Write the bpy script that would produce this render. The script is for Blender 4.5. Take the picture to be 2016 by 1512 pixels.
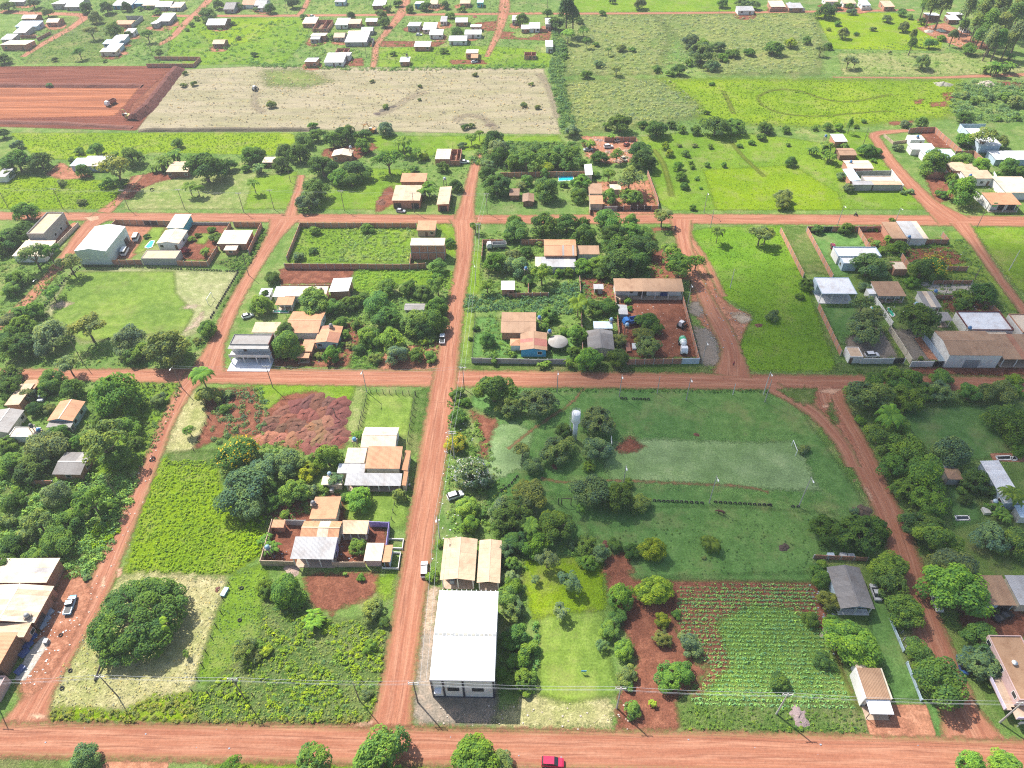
import bpy, math, random
import numpy as np
from mathutils import Vector, Matrix
random.seed(7)
RNG = np.random.default_rng(7)
scene = bpy.context.scene
C = scene.collection
for o in list(bpy.data.objects): bpy.data.objects.remove(o)

# ------------------------------------------------------------------ camera
PITCH, YAW, ROLL, FPX, CAMH = math.radians(43.362), math.radians(-2.046), math.radians(0.943), 1406.14, 150.0
def _axes():
    cy, sy = math.cos(YAW), math.sin(YAW)
    r = np.array([cy, -sy, 0]); f0 = np.array([sy, cy, 0]); up = np.array([0, 0, 1.0])
    f = math.cos(PITCH)*f0 - math.sin(PITCH)*up
    d = -math.sin(PITCH)*f0 - math.cos(PITCH)*up
    c, s = math.cos(ROLL), math.sin(ROLL)
    return c*r + s*d, -s*r + c*d, f
AX_R, AX_D, AX_F = _axes()
cd = bpy.data.cameras.new('camera'); cam = bpy.data.objects.new('camera', cd); C.objects.link(cam)
cd.sensor_width = 36.0; cd.lens = FPX/2016*36; cd.clip_end = 6000; cd.clip_start = 1
m = Matrix.Identity(4)
for i in range(3):
    m[i][0], m[i][1], m[i][2] = AX_R[i], -AX_D[i], -AX_F[i]
m[2][3] = CAMH
cam.matrix_world = m
scene.camera = cam

# ------------------------------------------------------------------ light
SUN_EL, SUN_AZ = math.radians(50), math.radians(-46)      # azimuth measured from +Y towards +X
w = bpy.data.worlds.new('World'); scene.world = w; w.use_nodes = True
nt = w.node_tree; bg = nt.nodes['Background']
sky = nt.nodes.new('ShaderNodeTexSky'); sky.sky_type = 'NISHITA'; sky.sun_disc = False
sky.sun_elevation = SUN_EL; sky.sun_rotation = SUN_AZ; sky.dust_density = 2.0
nt.links.new(sky.outputs[0], bg.inputs[0]); bg.inputs[1].default_value = 0.12
sl = bpy.data.lights.new('sun', 'SUN'); sl.energy = 4.9; sl.angle = math.radians(0.55); sl.color = (1.0, 0.965, 0.91)
sun = bpy.data.objects.new('sun', sl); C.objects.link(sun)
_d = Vector((-math.sin(SUN_AZ)*math.cos(SUN_EL), -math.cos(SUN_AZ)*math.cos(SUN_EL), -math.sin(SUN_EL)))
sun.rotation_euler = _d.to_track_quat('-Z', 'Y').to_euler(); sun.location = (0, 0, 300)
vs = scene.view_settings
vs.view_transform = 'Standard'; vs.look = 'None'; vs.gamma = 1; vs.exposure = 0.82; vs.use_curve_mapping = False
scene.render.engine = 'CYCLES'
cy = scene.cycles
cy.use_denoising = False; cy.filter_width = 1.15; cy.max_bounces = 5; cy.diffuse_bounces = 2; cy.glossy_bounces = 2
cy.transmission_bounces = 2; cy.transparent_max_bounces = 12; cy.caustics_reflective = False; cy.caustics_refractive = False

# ------------------------------------------------------------------ places: photograph pixel -> point of the ground (or of a level z)
def G(x, y, z=0.0):
    d = AX_R*(x-1008)/FPX + AX_D*(y-756)/FPX + AX_F
    t = (CAMH-z)/-d[2]
    return Vector((d[0]*t, d[1]*t, z))
def mpp(x, y):                       # metres per photograph pixel at ground level there
    p = G(x, y); return ((p.x*AX_F[0]+p.y*AX_F[1]-CAMH*AX_F[2]))/FPX
def PX(p):                           # point -> photograph pixel
    v = np.array([p[0], p[1], p[2]-CAMH]); z = v@AX_F
    return 1008+FPX*(v@AX_R)/z, 756+FPX*(v@AX_D)/z
OX, OY, TS = (0, 500, 1000, 1496), (0, 370, 740, 1122), 520/2016
def T(t, x, y): return OX[t[0]]+x*TS, OY[t[1]]+y*TS
def GT(t, x, y, z=0.0): return G(*T(t, x, y), z)

# ------------------------------------------------------------------ objects
def obj(name, me, parent=None, col=None, loc=(0, 0, 0), rz=0.0):
    o = bpy.data.objects.new(name, me); C.objects.link(o)
    if parent is not None: o.parent = parent
    o.location = loc
    if rz: o.rotation_euler = (0, 0, rz)
    if col is not None: o.color = (*col[:3], 1)
    return o
TOP = []
def tag(o, label, cat, group=None, px=None):
    o['label'] = label; o['category'] = cat
    if group: o['group'] = group
    TOP.append(o)
    return o
def thing(name, label, cat, loc, rz=0.0, group=None, scale=None):
    o = obj(name, None, None, None, loc, rz)
    o.empty_display_size = .5
    if scale: o.scale = scale
    return tag(o, label, cat, group)
def kind(o, k, label=None):
    o['kind'] = k
    if label: o['label'] = label
    return o
def npmesh(name, V, F, mat=None, attrs=None, smooth=False):
    V = np.asarray(V, np.float32); F = np.asarray(F, np.int32)
    me = bpy.data.meshes.new(name); k = F.shape[1]
    me.vertices.add(len(V)); me.vertices.foreach_set('co', V.ravel())
    me.loops.add(F.size); me.loops.foreach_set('vertex_index', F.ravel())
    me.polygons.add(len(F)); me.polygons.foreach_set('loop_start', np.arange(0, F.size, k, dtype=np.int32))
    me.polygons.foreach_set('loop_total', np.full(len(F), k, np.int32))
    if smooth: me.polygons.foreach_set('use_smooth', np.ones(len(F), bool))
    for an, (dom, val) in (attrs or {}).items():
        a = me.attributes.new(an, 'FLOAT', dom); a.data.foreach_set('value', np.asarray(val, np.float32))
    me.update(calc_edges=True)
    if mat: me.materials.append(mat)
    return me
def pymesh(name, V, F, mat=None, smooth=False):
    me = bpy.data.meshes.new(name); me.from_pydata([tuple(v) for v in V], [], F); me.update()
    if smooth:
        for p in me.polygons: p.use_smooth = True
    if mat: me.materials.append(mat)
    return me
BOXF = [(0, 3, 2, 1), (4, 5, 6, 7), (0, 1, 5, 4), (1, 2, 6, 5), (2, 3, 7, 6), (3, 0, 4, 7)]
_bx = {}
def bmesh_box(sx, sy, sz, mat):      # box standing on z=0, centred in x and y
    k = (round(sx, 3), round(sy, 3), round(sz, 3), mat.name)
    if k not in _bx:
        a, b = sx/2, sy/2
        _bx[k] = pymesh('box', [(-a, -b, 0), (a, -b, 0), (a, b, 0), (-a, b, 0), (-a, -b, sz), (a, -b, sz), (a, b, sz), (-a, b, sz)], BOXF, mat)
    return _bx[k]
def box(name, parent, mat, col, x, y, z, sx, sy, sz, rz=0.0):
    return obj(name, bmesh_box(sx, sy, sz, mat), parent, col, (x, y, z), rz)
def prism(name, parent, mat, col, prof, axis, a, b):
    """profile [(u, z)...] (counter-clockwise) swept along axis 'x' or 'y' from a to b"""
    n = len(prof); V = []
    for s in (a, b):
        for u, z in prof: V.append((s, u, z) if axis == 'x' else (u, s, z))
    F = [tuple(range(n))[::-1], tuple(range(n, 2*n))] + [(i, (i+1) % n, n+(i+1) % n, n+i) for i in range(n)]
    if axis == 'y': F = [f[::-1] for f in F]
    return obj(name, pymesh(name, V, F, mat), parent, col)
def slab(name, parent, mat, col, P, t=0.08):
    P = [Vector(p) for p in P]; n = (P[1]-P[0]).cross(P[3]-P[0]).normalized()*t
    return obj(name, pymesh(name, [p-n for p in P]+P, BOXF, mat), parent, col)
def tube_geo(pts, rad, k=6):
    pts = [Vector(p) for p in pts]; V, F = [], []
    if not hasattr(rad, '__len__'): rad = [rad]*len(pts)
    for i, p in enumerate(pts):
        d = (pts[min(i+1, len(pts)-1)]-pts[max(i-1, 0)]).normalized()
        a = d.cross(Vector((0, 0, 1)) if abs(d.z) < .9 else Vector((1, 0, 0))).normalized(); b = d.cross(a)
        for j in range(k):
            t = 2*math.pi*j/k; V.append(p+(a*math.cos(t)+b*math.sin(t))*rad[i])
    for i in range(len(pts)-1):
        for j in range(k):
            F.append((i*k+j, i*k+(j+1) % k, (i+1)*k+(j+1) % k, (i+1)*k+j))
    F.append(tuple(range(k))[::-1]); F.append(tuple(range((len(pts)-1)*k, len(pts)*k)))
    return V, F
def tube(name, parent, mat, col, pts, rad, k=6):
    V, F = tube_geo(pts, rad, k); return obj(name, pymesh(name, V, F, mat, k > 6), parent, col)
_ca = {}
def cached(key, fn):
    if key not in _ca: _ca[key] = fn()
    return _ca[key]
def lathe(prof, k=14, mat=None, name='lathe', smooth=True):
    V, F = [], []; n = len(prof)
    for r, z in prof:
        for j in range(k): V.append((r*math.cos(2*math.pi*j/k), r*math.sin(2*math.pi*j/k), z))
    for i in range(n-1):
        for j in range(k): F.append((i*k+j, i*k+(j+1) % k, (i+1)*k+(j+1) % k, (i+1)*k+j))
    F.append(tuple(range(k))[::-1]); F.append(tuple(range((n-1)*k, n*k)))
    return pymesh(name, V, F, mat, smooth)

# ------------------------------------------------------------------ materials
def nodes(name):
    m = bpy.data.materials.new(name); m.use_nodes = True
    t = m.node_tree; t.nodes.clear()
    out = t.nodes.new('ShaderNodeOutputMaterial')
    return m, t, out
def N(t, typ, **kw):
    n = t.nodes.new(typ)
    for k, v in kw.items():
        if k.startswith('i_'): n.inputs[k[2:].replace('_', ' ')].default_value = v
        else: setattr(n, k, v)
    return n
def L(t, a, b): t.links.new(a, b)
def noise(t, vec, scale, detail=4, rough=.6):
    n = N(t, 'ShaderNodeTexNoise'); n.inputs['Scale'].default_value = scale
    n.inputs['Detail'].default_value = detail; n.inputs['Roughness'].default_value = rough
    if vec is not None: L(t, vec, n.inputs['Vector'])
    return n.outputs['Fac']
def maprange(t, v, a, b, c=0.0, d=1.0):
    n = N(t, 'ShaderNodeMapRange'); n.inputs[1].default_value = a; n.inputs[2].default_value = b
    n.inputs[3].default_value = c; n.inputs[4].default_value = d
    L(t, v, n.inputs[0]); return n.outputs[0]
def mixc(t, f, a, b, mode='MIX'):
    n = N(t, 'ShaderNodeMix', data_type='RGBA', blend_type=mode)
    if hasattr(f, 'node'): L(t, f, n.inputs[0])
    else: n.inputs[0].default_value = f
    for v, i in ((a, 6), (b, 7)):
        if hasattr(v, 'node'): L(t, v, n.inputs[i])
        else: n.inputs[i].default_value = (*v[:3], 1)
    return n.outputs[2]
def math_(t, op, a, b=0.0):
    n = N(t, 'ShaderNodeMath', operation=op)
    for i, v in enumerate((a, b)):
        if hasattr(v, 'node'): L(t, v, n.inputs[i])
        else: n.inputs[i].default_value = v
    return n.outputs[0]
def scaled(t, vec, s):
    n = N(t, 'ShaderNodeVectorMath', operation='MULTIPLY'); L(t, vec, n.inputs[0]); n.inputs[1].default_value = s
    return n.outputs[0]
def bump(t, h, dist, strength=1.0):
    n = N(t, 'ShaderNodeBump'); n.inputs['Distance'].default_value = dist; n.inputs['Strength'].default_value = strength
    L(t, h, n.inputs['Height']); return n.outputs[0]
def princ(t, out, col, rough=.9, nrm=None, metal=0.0, spec=.25):
    b = N(t, 'ShaderNodeBsdfPrincipled'); b.inputs['Roughness'].default_value = rough
    b.inputs['Metallic'].default_value = metal; b.inputs['Specular IOR Level'].default_value = spec
    if hasattr(col, 'node'): L(t, col, b.inputs['Base Color'])
    else: b.inputs['Base Color'].default_value = (*col[:3], 1)
    if nrm is not None: L(t, nrm, b.inputs['Normal'])
    if out is not None: L(t, b.outputs[0], out.inputs[0])
    return b
def pos(t): return N(t, 'ShaderNodeNewGeometry').outputs['Position']

def ground_mat(name, c1, c2, c3=None, big=.045, mid=.35, fine=2.2, soft=.8, ragged=2.0, bmp=.25, streak=None, edge=True, c3amt=.5, thr=(.4, .6), dry=0.0):
    """c1/c2 mix in large patches, c3 in small ones; ragged fading rim from the 'edge' attribute (metres inside the outline)"""
    m, t, out = nodes(name); P = pos(t)
    v = scaled(t, P, streak) if streak else P
    nb = noise(t, v, big if not streak else 1, 5, .65); nm = noise(t, v if streak else P, mid if not streak else 2.6, 5, .7); nf = noise(t, P, fine, 4, .75)
    c = mixc(t, maprange(t, nb, thr[0], thr[1]), c1, c2)
    if c3: c = mixc(t, maprange(t, nm, .5, .68, 0, c3amt), c, c3)
    c = mixc(t, 1.0, c, mixc(t, maprange(t, nf, .28, .72), (.55, .56, .55), (1.36, 1.35, 1.33)), 'MULTIPLY')
    c = mixc(t, 1.0, c, mixc(t, maprange(t, nm, .32, .68), (.72, .74, .72), (1.22, 1.2, 1.18)), 'MULTIPLY')
    if dry:
        nd = noise(t, P, .085, 6, .72); c = mixc(t, maprange(t, nd, .5, .66, 0, dry), c, (.29, .25, .12))
        nw = noise(t, P, .021, 4, .6); c = mixc(t, 1.0, c, mixc(t, maprange(t, nw, .38, .62), (.86, .9, .95), (1.1, 1.06, 1.0)), 'MULTIPLY')
    b = princ(t, None, c, .95, bump(t, math_(t, 'ADD', nf, nm), bmp), spec=.03)
    if edge:
        a = N(t, 'ShaderNodeAttribute', attribute_name='edge').outputs['Fac']
        n2 = noise(t, P, .55, 5, .7)
        e = math_(t, 'ADD', a, math_(t, 'MULTIPLY', math_(t, 'SUBTRACT', n2, .5), ragged*2.4))
        f = maprange(t, e, -soft, soft)
        tr = N(t, 'ShaderNodeBsdfTransparent'); mx = N(t, 'ShaderNodeMixShader')
        L(t, f, mx.inputs[0]); L(t, tr.outputs[0], mx.inputs[1]); L(t, b.outputs[0], mx.inputs[2]); L(t, mx.outputs[0], out.inputs[0])
    else: L(t, b.outputs[0], out.inputs[0])
    return m
def road_mat(name, dark, mid_, pale):
    m, t, out = nodes(name); P = pos(t)
    u = N(t, 'ShaderNodeAttribute', attribute_name='along').outputs['Fac']; v = N(t, 'ShaderNodeAttribute', attribute_name='lat').outputs['Fac']
    cx = N(t, 'ShaderNodeCombineXYZ'); L(t, math_(t, 'MULTIPLY', u, .028), cx.inputs[0]); L(t, math_(t, 'MULTIPLY', v, .55), cx.inputs[1])
    s1 = noise(t, cx.outputs[0], 1.0, 6, .62)
    cx2 = N(t, 'ShaderNodeCombineXYZ'); L(t, math_(t, 'MULTIPLY', u, .09), cx2.inputs[0]); L(t, math_(t, 'MULTIPLY', v, 2.4), cx2.inputs[1])
    s2 = noise(t, cx2.outputs[0], 1.0, 4, .6); nb = noise(t, P, .06, 4, .6); nf = noise(t, P, 1.6, 5, .75)
    c = mixc(t, maprange(t, s1, .36, .64), dark, mid_)
    c = mixc(t, maprange(t, s2, .5, .72, 0, .75), c, pale)
    c = mixc(t, maprange(t, nb, .45, .7, 0, .5), c, dark)
    # two compacted wheel tracks, wandering a little
    lw = math_(t, 'ADD', math_(t, 'ABSOLUTE', math_(t, 'ADD', v, math_(t, 'MULTIPLY', math_(t, 'SUBTRACT', nb, .5), 3.0))), -1.1)
    c = mixc(t, maprange(t, math_(t, 'ABSOLUTE', lw), .75, .1, 0, .4), c, pale)
    c = mixc(t, math_(t, 'MULTIPLY', maprange(t, s2, .5, .4), maprange(t, math_(t, 'ABSOLUTE', lw), .5, .25, 0, .6)), c, (dark[0]*.7, dark[1]*.65, dark[2]*.65))
    ed_ = N(t, 'ShaderNodeAttribute', attribute_name='edge').outputs['Fac']
    c = mixc(t, math_(t, 'MULTIPLY', maprange(t, ed_, 1.3, .1, 0, .75), maprange(t, nf, .38, .55)), c, (.15, .15, .05))
    c = mixc(t, 1.0, c, mixc(t, maprange(t, nf, .25, .75), (.8, .8, .8), (1.16, 1.16, 1.16)), 'MULTIPLY')
    b = princ(t, None, c, .92, bump(t, math_(t, 'ADD', s2, math_(t, 'MULTIPLY', nf, .5)), .12), spec=.1)
    a = N(t, 'ShaderNodeAttribute', attribute_name='edge').outputs['Fac']
    e = math_(t, 'ADD', a, math_(t, 'MULTIPLY', math_(t, 'SUBTRACT', noise(t, P, .5, 5, .7), .5), 3.2))
    f = maprange(t, e, -.5, .5)
    tr = N(t, 'ShaderNodeBsdfTransparent'); mx = N(t, 'ShaderNodeMixShader')
    L(t, f, mx.inputs[0]); L(t, tr.outputs[0], mx.inputs[1]); L(t, b.outputs[0], mx.inputs[2]); L(t, mx.outputs[0], out.inputs[0])
    return m
def obj_color(t): return N(t, 'ShaderNodeObjectInfo').outputs['Color']
def surf_mat(name, rough=.85, dirt=.35, dscale=.5, bmp=None, metal=0.0, spec=.3, corr=None, brick=False, dirtcol=(.55, .42, .34)):
    """colour from the object, worn by two noises; optional corrugation along local x or y, optional brick courses"""
    m, t, out = nodes(name); P = pos(t); c = obj_color(t)
    n1 = noise(t, P, dscale, 5, .65); n2 = noise(t, P, 3.1, 4, .7)
    if brick:
        sp = N(t, 'ShaderNodeSeparateXYZ'); L(t, P, sp.inputs[0])
        cx = N(t, 'ShaderNodeCombineXYZ'); L(t, math_(t, 'ADD', sp.outputs[0], sp.outputs[1]), cx.inputs[0]); L(t, sp.outputs[2], cx.inputs[1])
        br = N(t, 'ShaderNodeTexBrick'); L(t, cx.outputs[0], br.inputs[0]); br.inputs['Scale'].default_value = 2.0
        br.inputs['Color1'].default_value = (1.1, 1.1, 1.1, 1); br.inputs['Color2'].default_value = (.78, .75, .75, 1); br.inputs['Mortar'].default_value = (1.15, 1.2, 1.3, 1)
        br.inputs['Mortar Size'].default_value = .018
        c = mixc(t, 1.0, c, br.outputs[0], 'MULTIPLY')
    c = mixc(t, maprange(t, n1, .48, .75, 0, dirt), c, mixc(t, 1.0, c, dirtcol, 'MULTIPLY'))
    c = mixc(t, 1.0, c, mixc(t, maprange(t, n2, .3, .7), (.88, .88, .88), (1.1, 1.1, 1.1)), 'MULTIPLY')
    nrm = None
    if corr:
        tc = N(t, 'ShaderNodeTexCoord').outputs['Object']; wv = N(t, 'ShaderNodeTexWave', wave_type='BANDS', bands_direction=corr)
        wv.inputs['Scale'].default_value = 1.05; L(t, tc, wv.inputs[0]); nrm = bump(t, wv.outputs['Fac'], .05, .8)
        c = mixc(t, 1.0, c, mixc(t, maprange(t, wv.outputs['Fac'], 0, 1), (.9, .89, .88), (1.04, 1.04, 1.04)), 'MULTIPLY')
    elif bmp: nrm = bump(t, n2, bmp)
    princ(t, out, c, rough, nrm, metal, spec)
    return m
def leaf_mat(name, transl=.44, vlo=.55, vhi=1.5):
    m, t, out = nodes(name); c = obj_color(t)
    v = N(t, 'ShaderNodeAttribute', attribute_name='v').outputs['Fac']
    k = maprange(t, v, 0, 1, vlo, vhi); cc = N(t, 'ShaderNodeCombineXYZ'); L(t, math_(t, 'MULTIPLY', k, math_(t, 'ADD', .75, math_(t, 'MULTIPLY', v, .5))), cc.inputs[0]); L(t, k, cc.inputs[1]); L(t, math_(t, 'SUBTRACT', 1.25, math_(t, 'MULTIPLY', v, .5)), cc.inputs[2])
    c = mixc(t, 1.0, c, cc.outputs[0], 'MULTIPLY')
    b = princ(t, None, c, .6, None, 0, .06)
    tl = N(t, 'ShaderNodeBsdfTranslucent'); L(t, c, tl.inputs[0]); mx = N(t, 'ShaderNodeMixShader'); mx.inputs[0].default_value = transl
    L(t, b.outputs[0], mx.inputs[1]); L(t, tl.outputs[0], mx.inputs[2]); L(t, mx.outputs[0], out.inputs[0])
    return m
def plain(name, col, rough=.6, metal=0.0, spec=.4, var=.12):
    m, t, out = nodes(name); n = noise(t, pos(t), 2.0, 3)
    c = mixc(t, 1.0, col, mixc(t, maprange(t, n, .3, .7), (1-var,)*3, (1+var,)*3), 'MULTIPLY')
    princ(t, out, c, rough, None, metal, spec); return m
M_WALL = surf_mat('painted_plaster', .85, .45, .6)
M_BRICK = surf_mat('red_brick', .95, .4, .5, brick=True, dirtcol=(.7, .6, .55))
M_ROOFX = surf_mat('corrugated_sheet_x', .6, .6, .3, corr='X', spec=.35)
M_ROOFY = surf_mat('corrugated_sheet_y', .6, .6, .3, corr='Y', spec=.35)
M_FLAT = surf_mat('weathered_flat', .9, .6, .4, bmp=.05)
M_PAINT = surf_mat('car_paint', .28, .1, 1.2, spec=.6)
M_METAL = surf_mat('painted_metal', .45, .2, 1.0, spec=.5)
M_WOOD = surf_mat('weathered_wood', .95, .4, 2.0)
M_BARK = surf_mat('bark', .95, .5, 2.0, bmp=.08)
M_LEAF = leaf_mat('leaves'); M_GRASS = leaf_mat('grass_blades', .3, .55, 1.5); M_PETAL = leaf_mat('petals', .2, .8, 1.2)
M_SOIL = ground_mat('loose_soil', (.16, .05, .03), (.23, .085, .045), (.3, .13, .07), big=.3, mid=1.2, fine=4, edge=False, bmp=.2)
M_GLASS = plain('window_glass', (.02, .025, .03), .12, 0, .6, .05)
M_RUB = plain('rubber', (.022, .021, .02), .8); M_DARK = plain('dark_steel', (.03, .03, .032), .6)
M_WATER = plain('pool_water', (.02, .42, .55), .08, 0, .5, .08); M_WATERG = plain('green_pool_water', (.02, .33, .2), .08, 0, .5, .08)
M_LAMP = plain('lamp_lens', (.75, .75, .72), .3)
# ------------------------------------------------------------------ ground
LAYER = [0.0]; LAID = []
def layer(lo, hi):
    """each sheet lies 4 mm above whatever it overlaps"""
    k = 1+max([q[2] for q in LAID if q[0][0] < hi[0] and q[1][0] > lo[0] and q[0][1] < hi[1] and q[1][1] > lo[1]], default=0)
    LAID.append((lo, hi, k)); LAYER[0] = k*.004
def sdist(P, poly):
    """signed distance (inside positive) of points to a closed outline"""
    A = np.array(poly); B = np.roll(A, -1, 0); d = np.full(len(P), 1e9); ins = np.zeros(len(P), bool)
    for a, b in zip(A, B):
        ab = b-a; t = np.clip(((P-a)@ab)/max(ab@ab, 1e-9), 0, 1)
        q = P-(a+t[:, None]*ab); d = np.minimum(d, np.hypot(q[:, 0], q[:, 1]))
        c = (a[1] > P[:, 1]) != (b[1] > P[:, 1])
        xs = (b[0]-a[0])*(P[:, 1]-a[1])/((b[1]-a[1]) if abs(b[1]-a[1]) > 1e-9 else 1e-9)+a[0]
        ins ^= c & (P[:, 0] < xs)
    return np.where(ins, d, -d)
def world_poly(pts): return [tuple(G(x, y)[:2]) for x, y in pts]
def patch(name, pts, mat, cell=1.6, fade=2.2, lift=0.0):
    poly = world_poly(pts)
    A = np.array(poly); lo, hi = A.min(0)-fade, A.max(0)+fade; layer(lo, hi)
    cell = max(cell, ((hi-lo).prod()/60000)**.5)
    nx, ny = [int((h-l)/cell)+2 for l, h in zip(lo, hi)]
    X, Y = np.meshgrid(lo[0]+np.arange(nx)*cell, lo[1]+np.arange(ny)*cell); P = np.stack([X.ravel(), Y.ravel()], 1)
    sd = sdist(P, poly); idx = np.arange(nx*ny).reshape(ny, nx)
    F = np.stack([idx[:-1, :-1], idx[:-1, 1:], idx[1:, 1:], idx[1:, :-1]], -1).reshape(-1, 4)
    F = F[(sd[F] > -fade).any(1)]
    use = np.unique(F); rm = np.full(nx*ny, -1); rm[use] = np.arange(len(use))
    V = np.concatenate([P[use], np.full((len(use), 1), LAYER[0]+lift)], 1)
    o = obj(name, npmesh(name, V, rm[F], mat, {'edge': ('POINT', sd[use])}))
    return kind(o, 'structure')
def road(name, pts, wid, mat, step=3.0):
    """strip along a centre line given in photograph pixels; wid = width in metres (one or one per point)"""
    c = [G(x, y) for x, y in pts]; _a = np.array([p[:2] for p in c])
    _w = max(wid) if hasattr(wid, '__len__') else wid; layer(_a.min(0)-_w/2-2, _a.max(0)+_w/2+2); wd = wid if hasattr(wid, '__len__') else [wid]*len(c)
    # smooth (Catmull-Rom) and resample
    Q, W = [], []
    for i in range(len(c)-1):
        p0, p1, p2, p3 = c[max(i-1, 0)], c[i], c[i+1], c[min(i+2, len(c)-1)]
        n = max(2, int((p2-p1).length/step))
        for j in range(n + (i == len(c)-2)):
            s = j/n
            Q.append(.5*((2*p1)+(p2-p0)*s+(2*p0-5*p1+4*p2-p3)*s*s+(3*p1-p0-3*p2+p3)*s**3)); W.append(wd[i]*(1-s)+wd[i+1]*s)
    V, E, A_, La = [], [], [], []; K = 10; al = 0
    for i, p in enumerate(Q):
        d = (Q[min(i+1, len(Q)-1)]-Q[max(i-1, 0)]); d.z = 0; d.normalize(); nrm = Vector((-d.y, d.x, 0))
        if i: al += (Q[i]-Q[i-1]).length
        for k in range(K+1):
            s = (k/K*2-1)*(W[i]/2+2.0); q = p+nrm*s
            V.append((q.x, q.y, LAYER[0])); E.append(W[i]/2-abs(s)); A_.append(al); La.append(s)
    n = len(Q); idx = np.arange(n*(K+1)).reshape(n, K+1)
    F = np.stack([idx[:-1, :-1], idx[1:, :-1], idx[1:, 1:], idx[:-1, 1:]], -1).reshape(-1, 4)[:, ::-1]
    return kind(obj(name, npmesh(name, V, F, mat, {'edge': ('POINT', E), 'along': ('POINT', A_), 'lat': ('POINT', La)})), 'structure')

g_base = ground_mat('meadow', (.115, .2, .042), (.15, .235, .055), (.2, .22, .085), big=.03, mid=.22, edge=False, bmp=.3, dry=0.5)
S = 2600
kind(obj('ground', pymesh('ground', [(-S, -300, 0), (S, -300, 0), (S, 3200, 0), (-S, 3200, 0)], [(0, 1, 2, 3)], g_base)), 'structure')
GM = dict(
 lime=ground_mat('lime_pasture', (.17, .27, .01), (.22, .315, .01), (.12, .215, .016), bmp=.4, mid=.5, dry=0.4),
 limew=ground_mat('wild_lime_pasture', (.165, .26, .014), (.21, .3, .016), (.13, .2, .03), bmp=.4, mid=.3, ragged=8, soft=4, dry=.3),
 lime2=ground_mat('bright_pasture', (.135, .235, .02), (.175, .275, .022), (.105, .195, .026), bmp=.35, mid=.3, dry=0.4),
 green=ground_mat('green_pasture', (.12, .235, .018), (.16, .285, .02), (.09, .19, .022), bmp=.35, mid=.4, dry=0.25),
 worn=ground_mat('worn_dry_turf', (.3, .29, .15), (.25, .28, .11), (.36, .33, .22), bmp=.1, ragged=2.5, soft=1.5),
 lawn=ground_mat('mown_lawn', (.13, .205, .035), (.17, .25, .04), (.21, .25, .07), ragged=.5, bmp=.08, c3amt=.3, dry=0.28),
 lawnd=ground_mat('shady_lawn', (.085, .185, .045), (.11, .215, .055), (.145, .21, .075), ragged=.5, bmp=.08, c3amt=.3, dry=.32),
 rough=ground_mat('rough_grass', (.09, .165, .03), (.14, .2, .05), (.2, .19, .09), bmp=.5, mid=.45, dry=0.5),
 brown=ground_mat('brown_seeding_grass', (.2, .24, .075), (.16, .22, .055), (.28, .26, .13), ragged=8, soft=4, bmp=.5, mid=.28, dry=0.4),
 pale=ground_mat('pale_dry_grass', (.25, .26, .1), (.18, .25, .06), (.33, .28, .16), bmp=.3, mid=.3),
 tan=ground_mat('mown_dry_field', (.35, .295, .2), (.28, .25, .15), (.19, .195, .085), streak=(.03, .12, 1), bmp=.25, ragged=2),
 straw=ground_mat('straw_litter', (.42, .37, .19), (.31, .32, .115), (.48, .43, .26), ragged=3.2, soft=1.2, bmp=.35, mid=.5),
 soil=ground_mat('red_soil', (.17, .062, .04), (.215, .085, .052), (.28, .125, .075), bmp=.2),
 soild=ground_mat('dark_red_earth', (.15, .05, .034), (.2, .07, .045), (.26, .105, .065), streak=(.012, .25, 1), bmp=.25, ragged=.6),
 pad=ground_mat('graded_earth', (.35, .13, .065), (.23, .085, .048), (.42, .18, .095), streak=(.008, .2, 1), bmp=.1, ragged=2.0),
 dirt=ground_mat('trampled_dirt', (.36, .165, .1), (.3, .125, .075), (.41, .225, .145), bmp=.12),
 pale_dirt=ground_mat('pale_gravel_dirt', (.42, .33, .24), (.36, .25, .17), (.3, .28, .25), bmp=.1),
 grey=ground_mat('grey_gravel', (.2, .175, .15), (.25, .2, .16), (.15, .135, .12), ragged=2.2, bmp=.1),
 paved=ground_mat('stained_pavement', (.29, .235, .185), (.23, .195, .16), (.33, .22, .15), ragged=1.2, bmp=.04),
 conc=ground_mat('concrete', (.5, .46, .41), (.42, .38, .33), (.33, .27, .22), ragged=.15, soft=.15, bmp=.03),
 terra=ground_mat('terracotta_paving', (.4, .185, .11), (.33, .14, .085), (.47, .26, .17), ragged=.2, soft=.15, bmp=.03),
 pitch=ground_mat('worn_pitch', (.2, .29, .125), (.165, .265, .09), (.25, .29, .15), bmp=.1, ragged=2, mid=.15, c3amt=.4),
 puddle=ground_mat('muddy_puddle', (.52, .3, .2), (.47, .27, .18), ragged=.5, soft=.3, bmp=.0),
)
R_MAT = road_mat('red_dirt_road', (.265, .1, .058), (.36, .155, .09), (.43, .22, .138))
def pt(t, *xy): return [T(t, xy[i], xy[i+1]) for i in range(0, len(xy), 2)]

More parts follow.
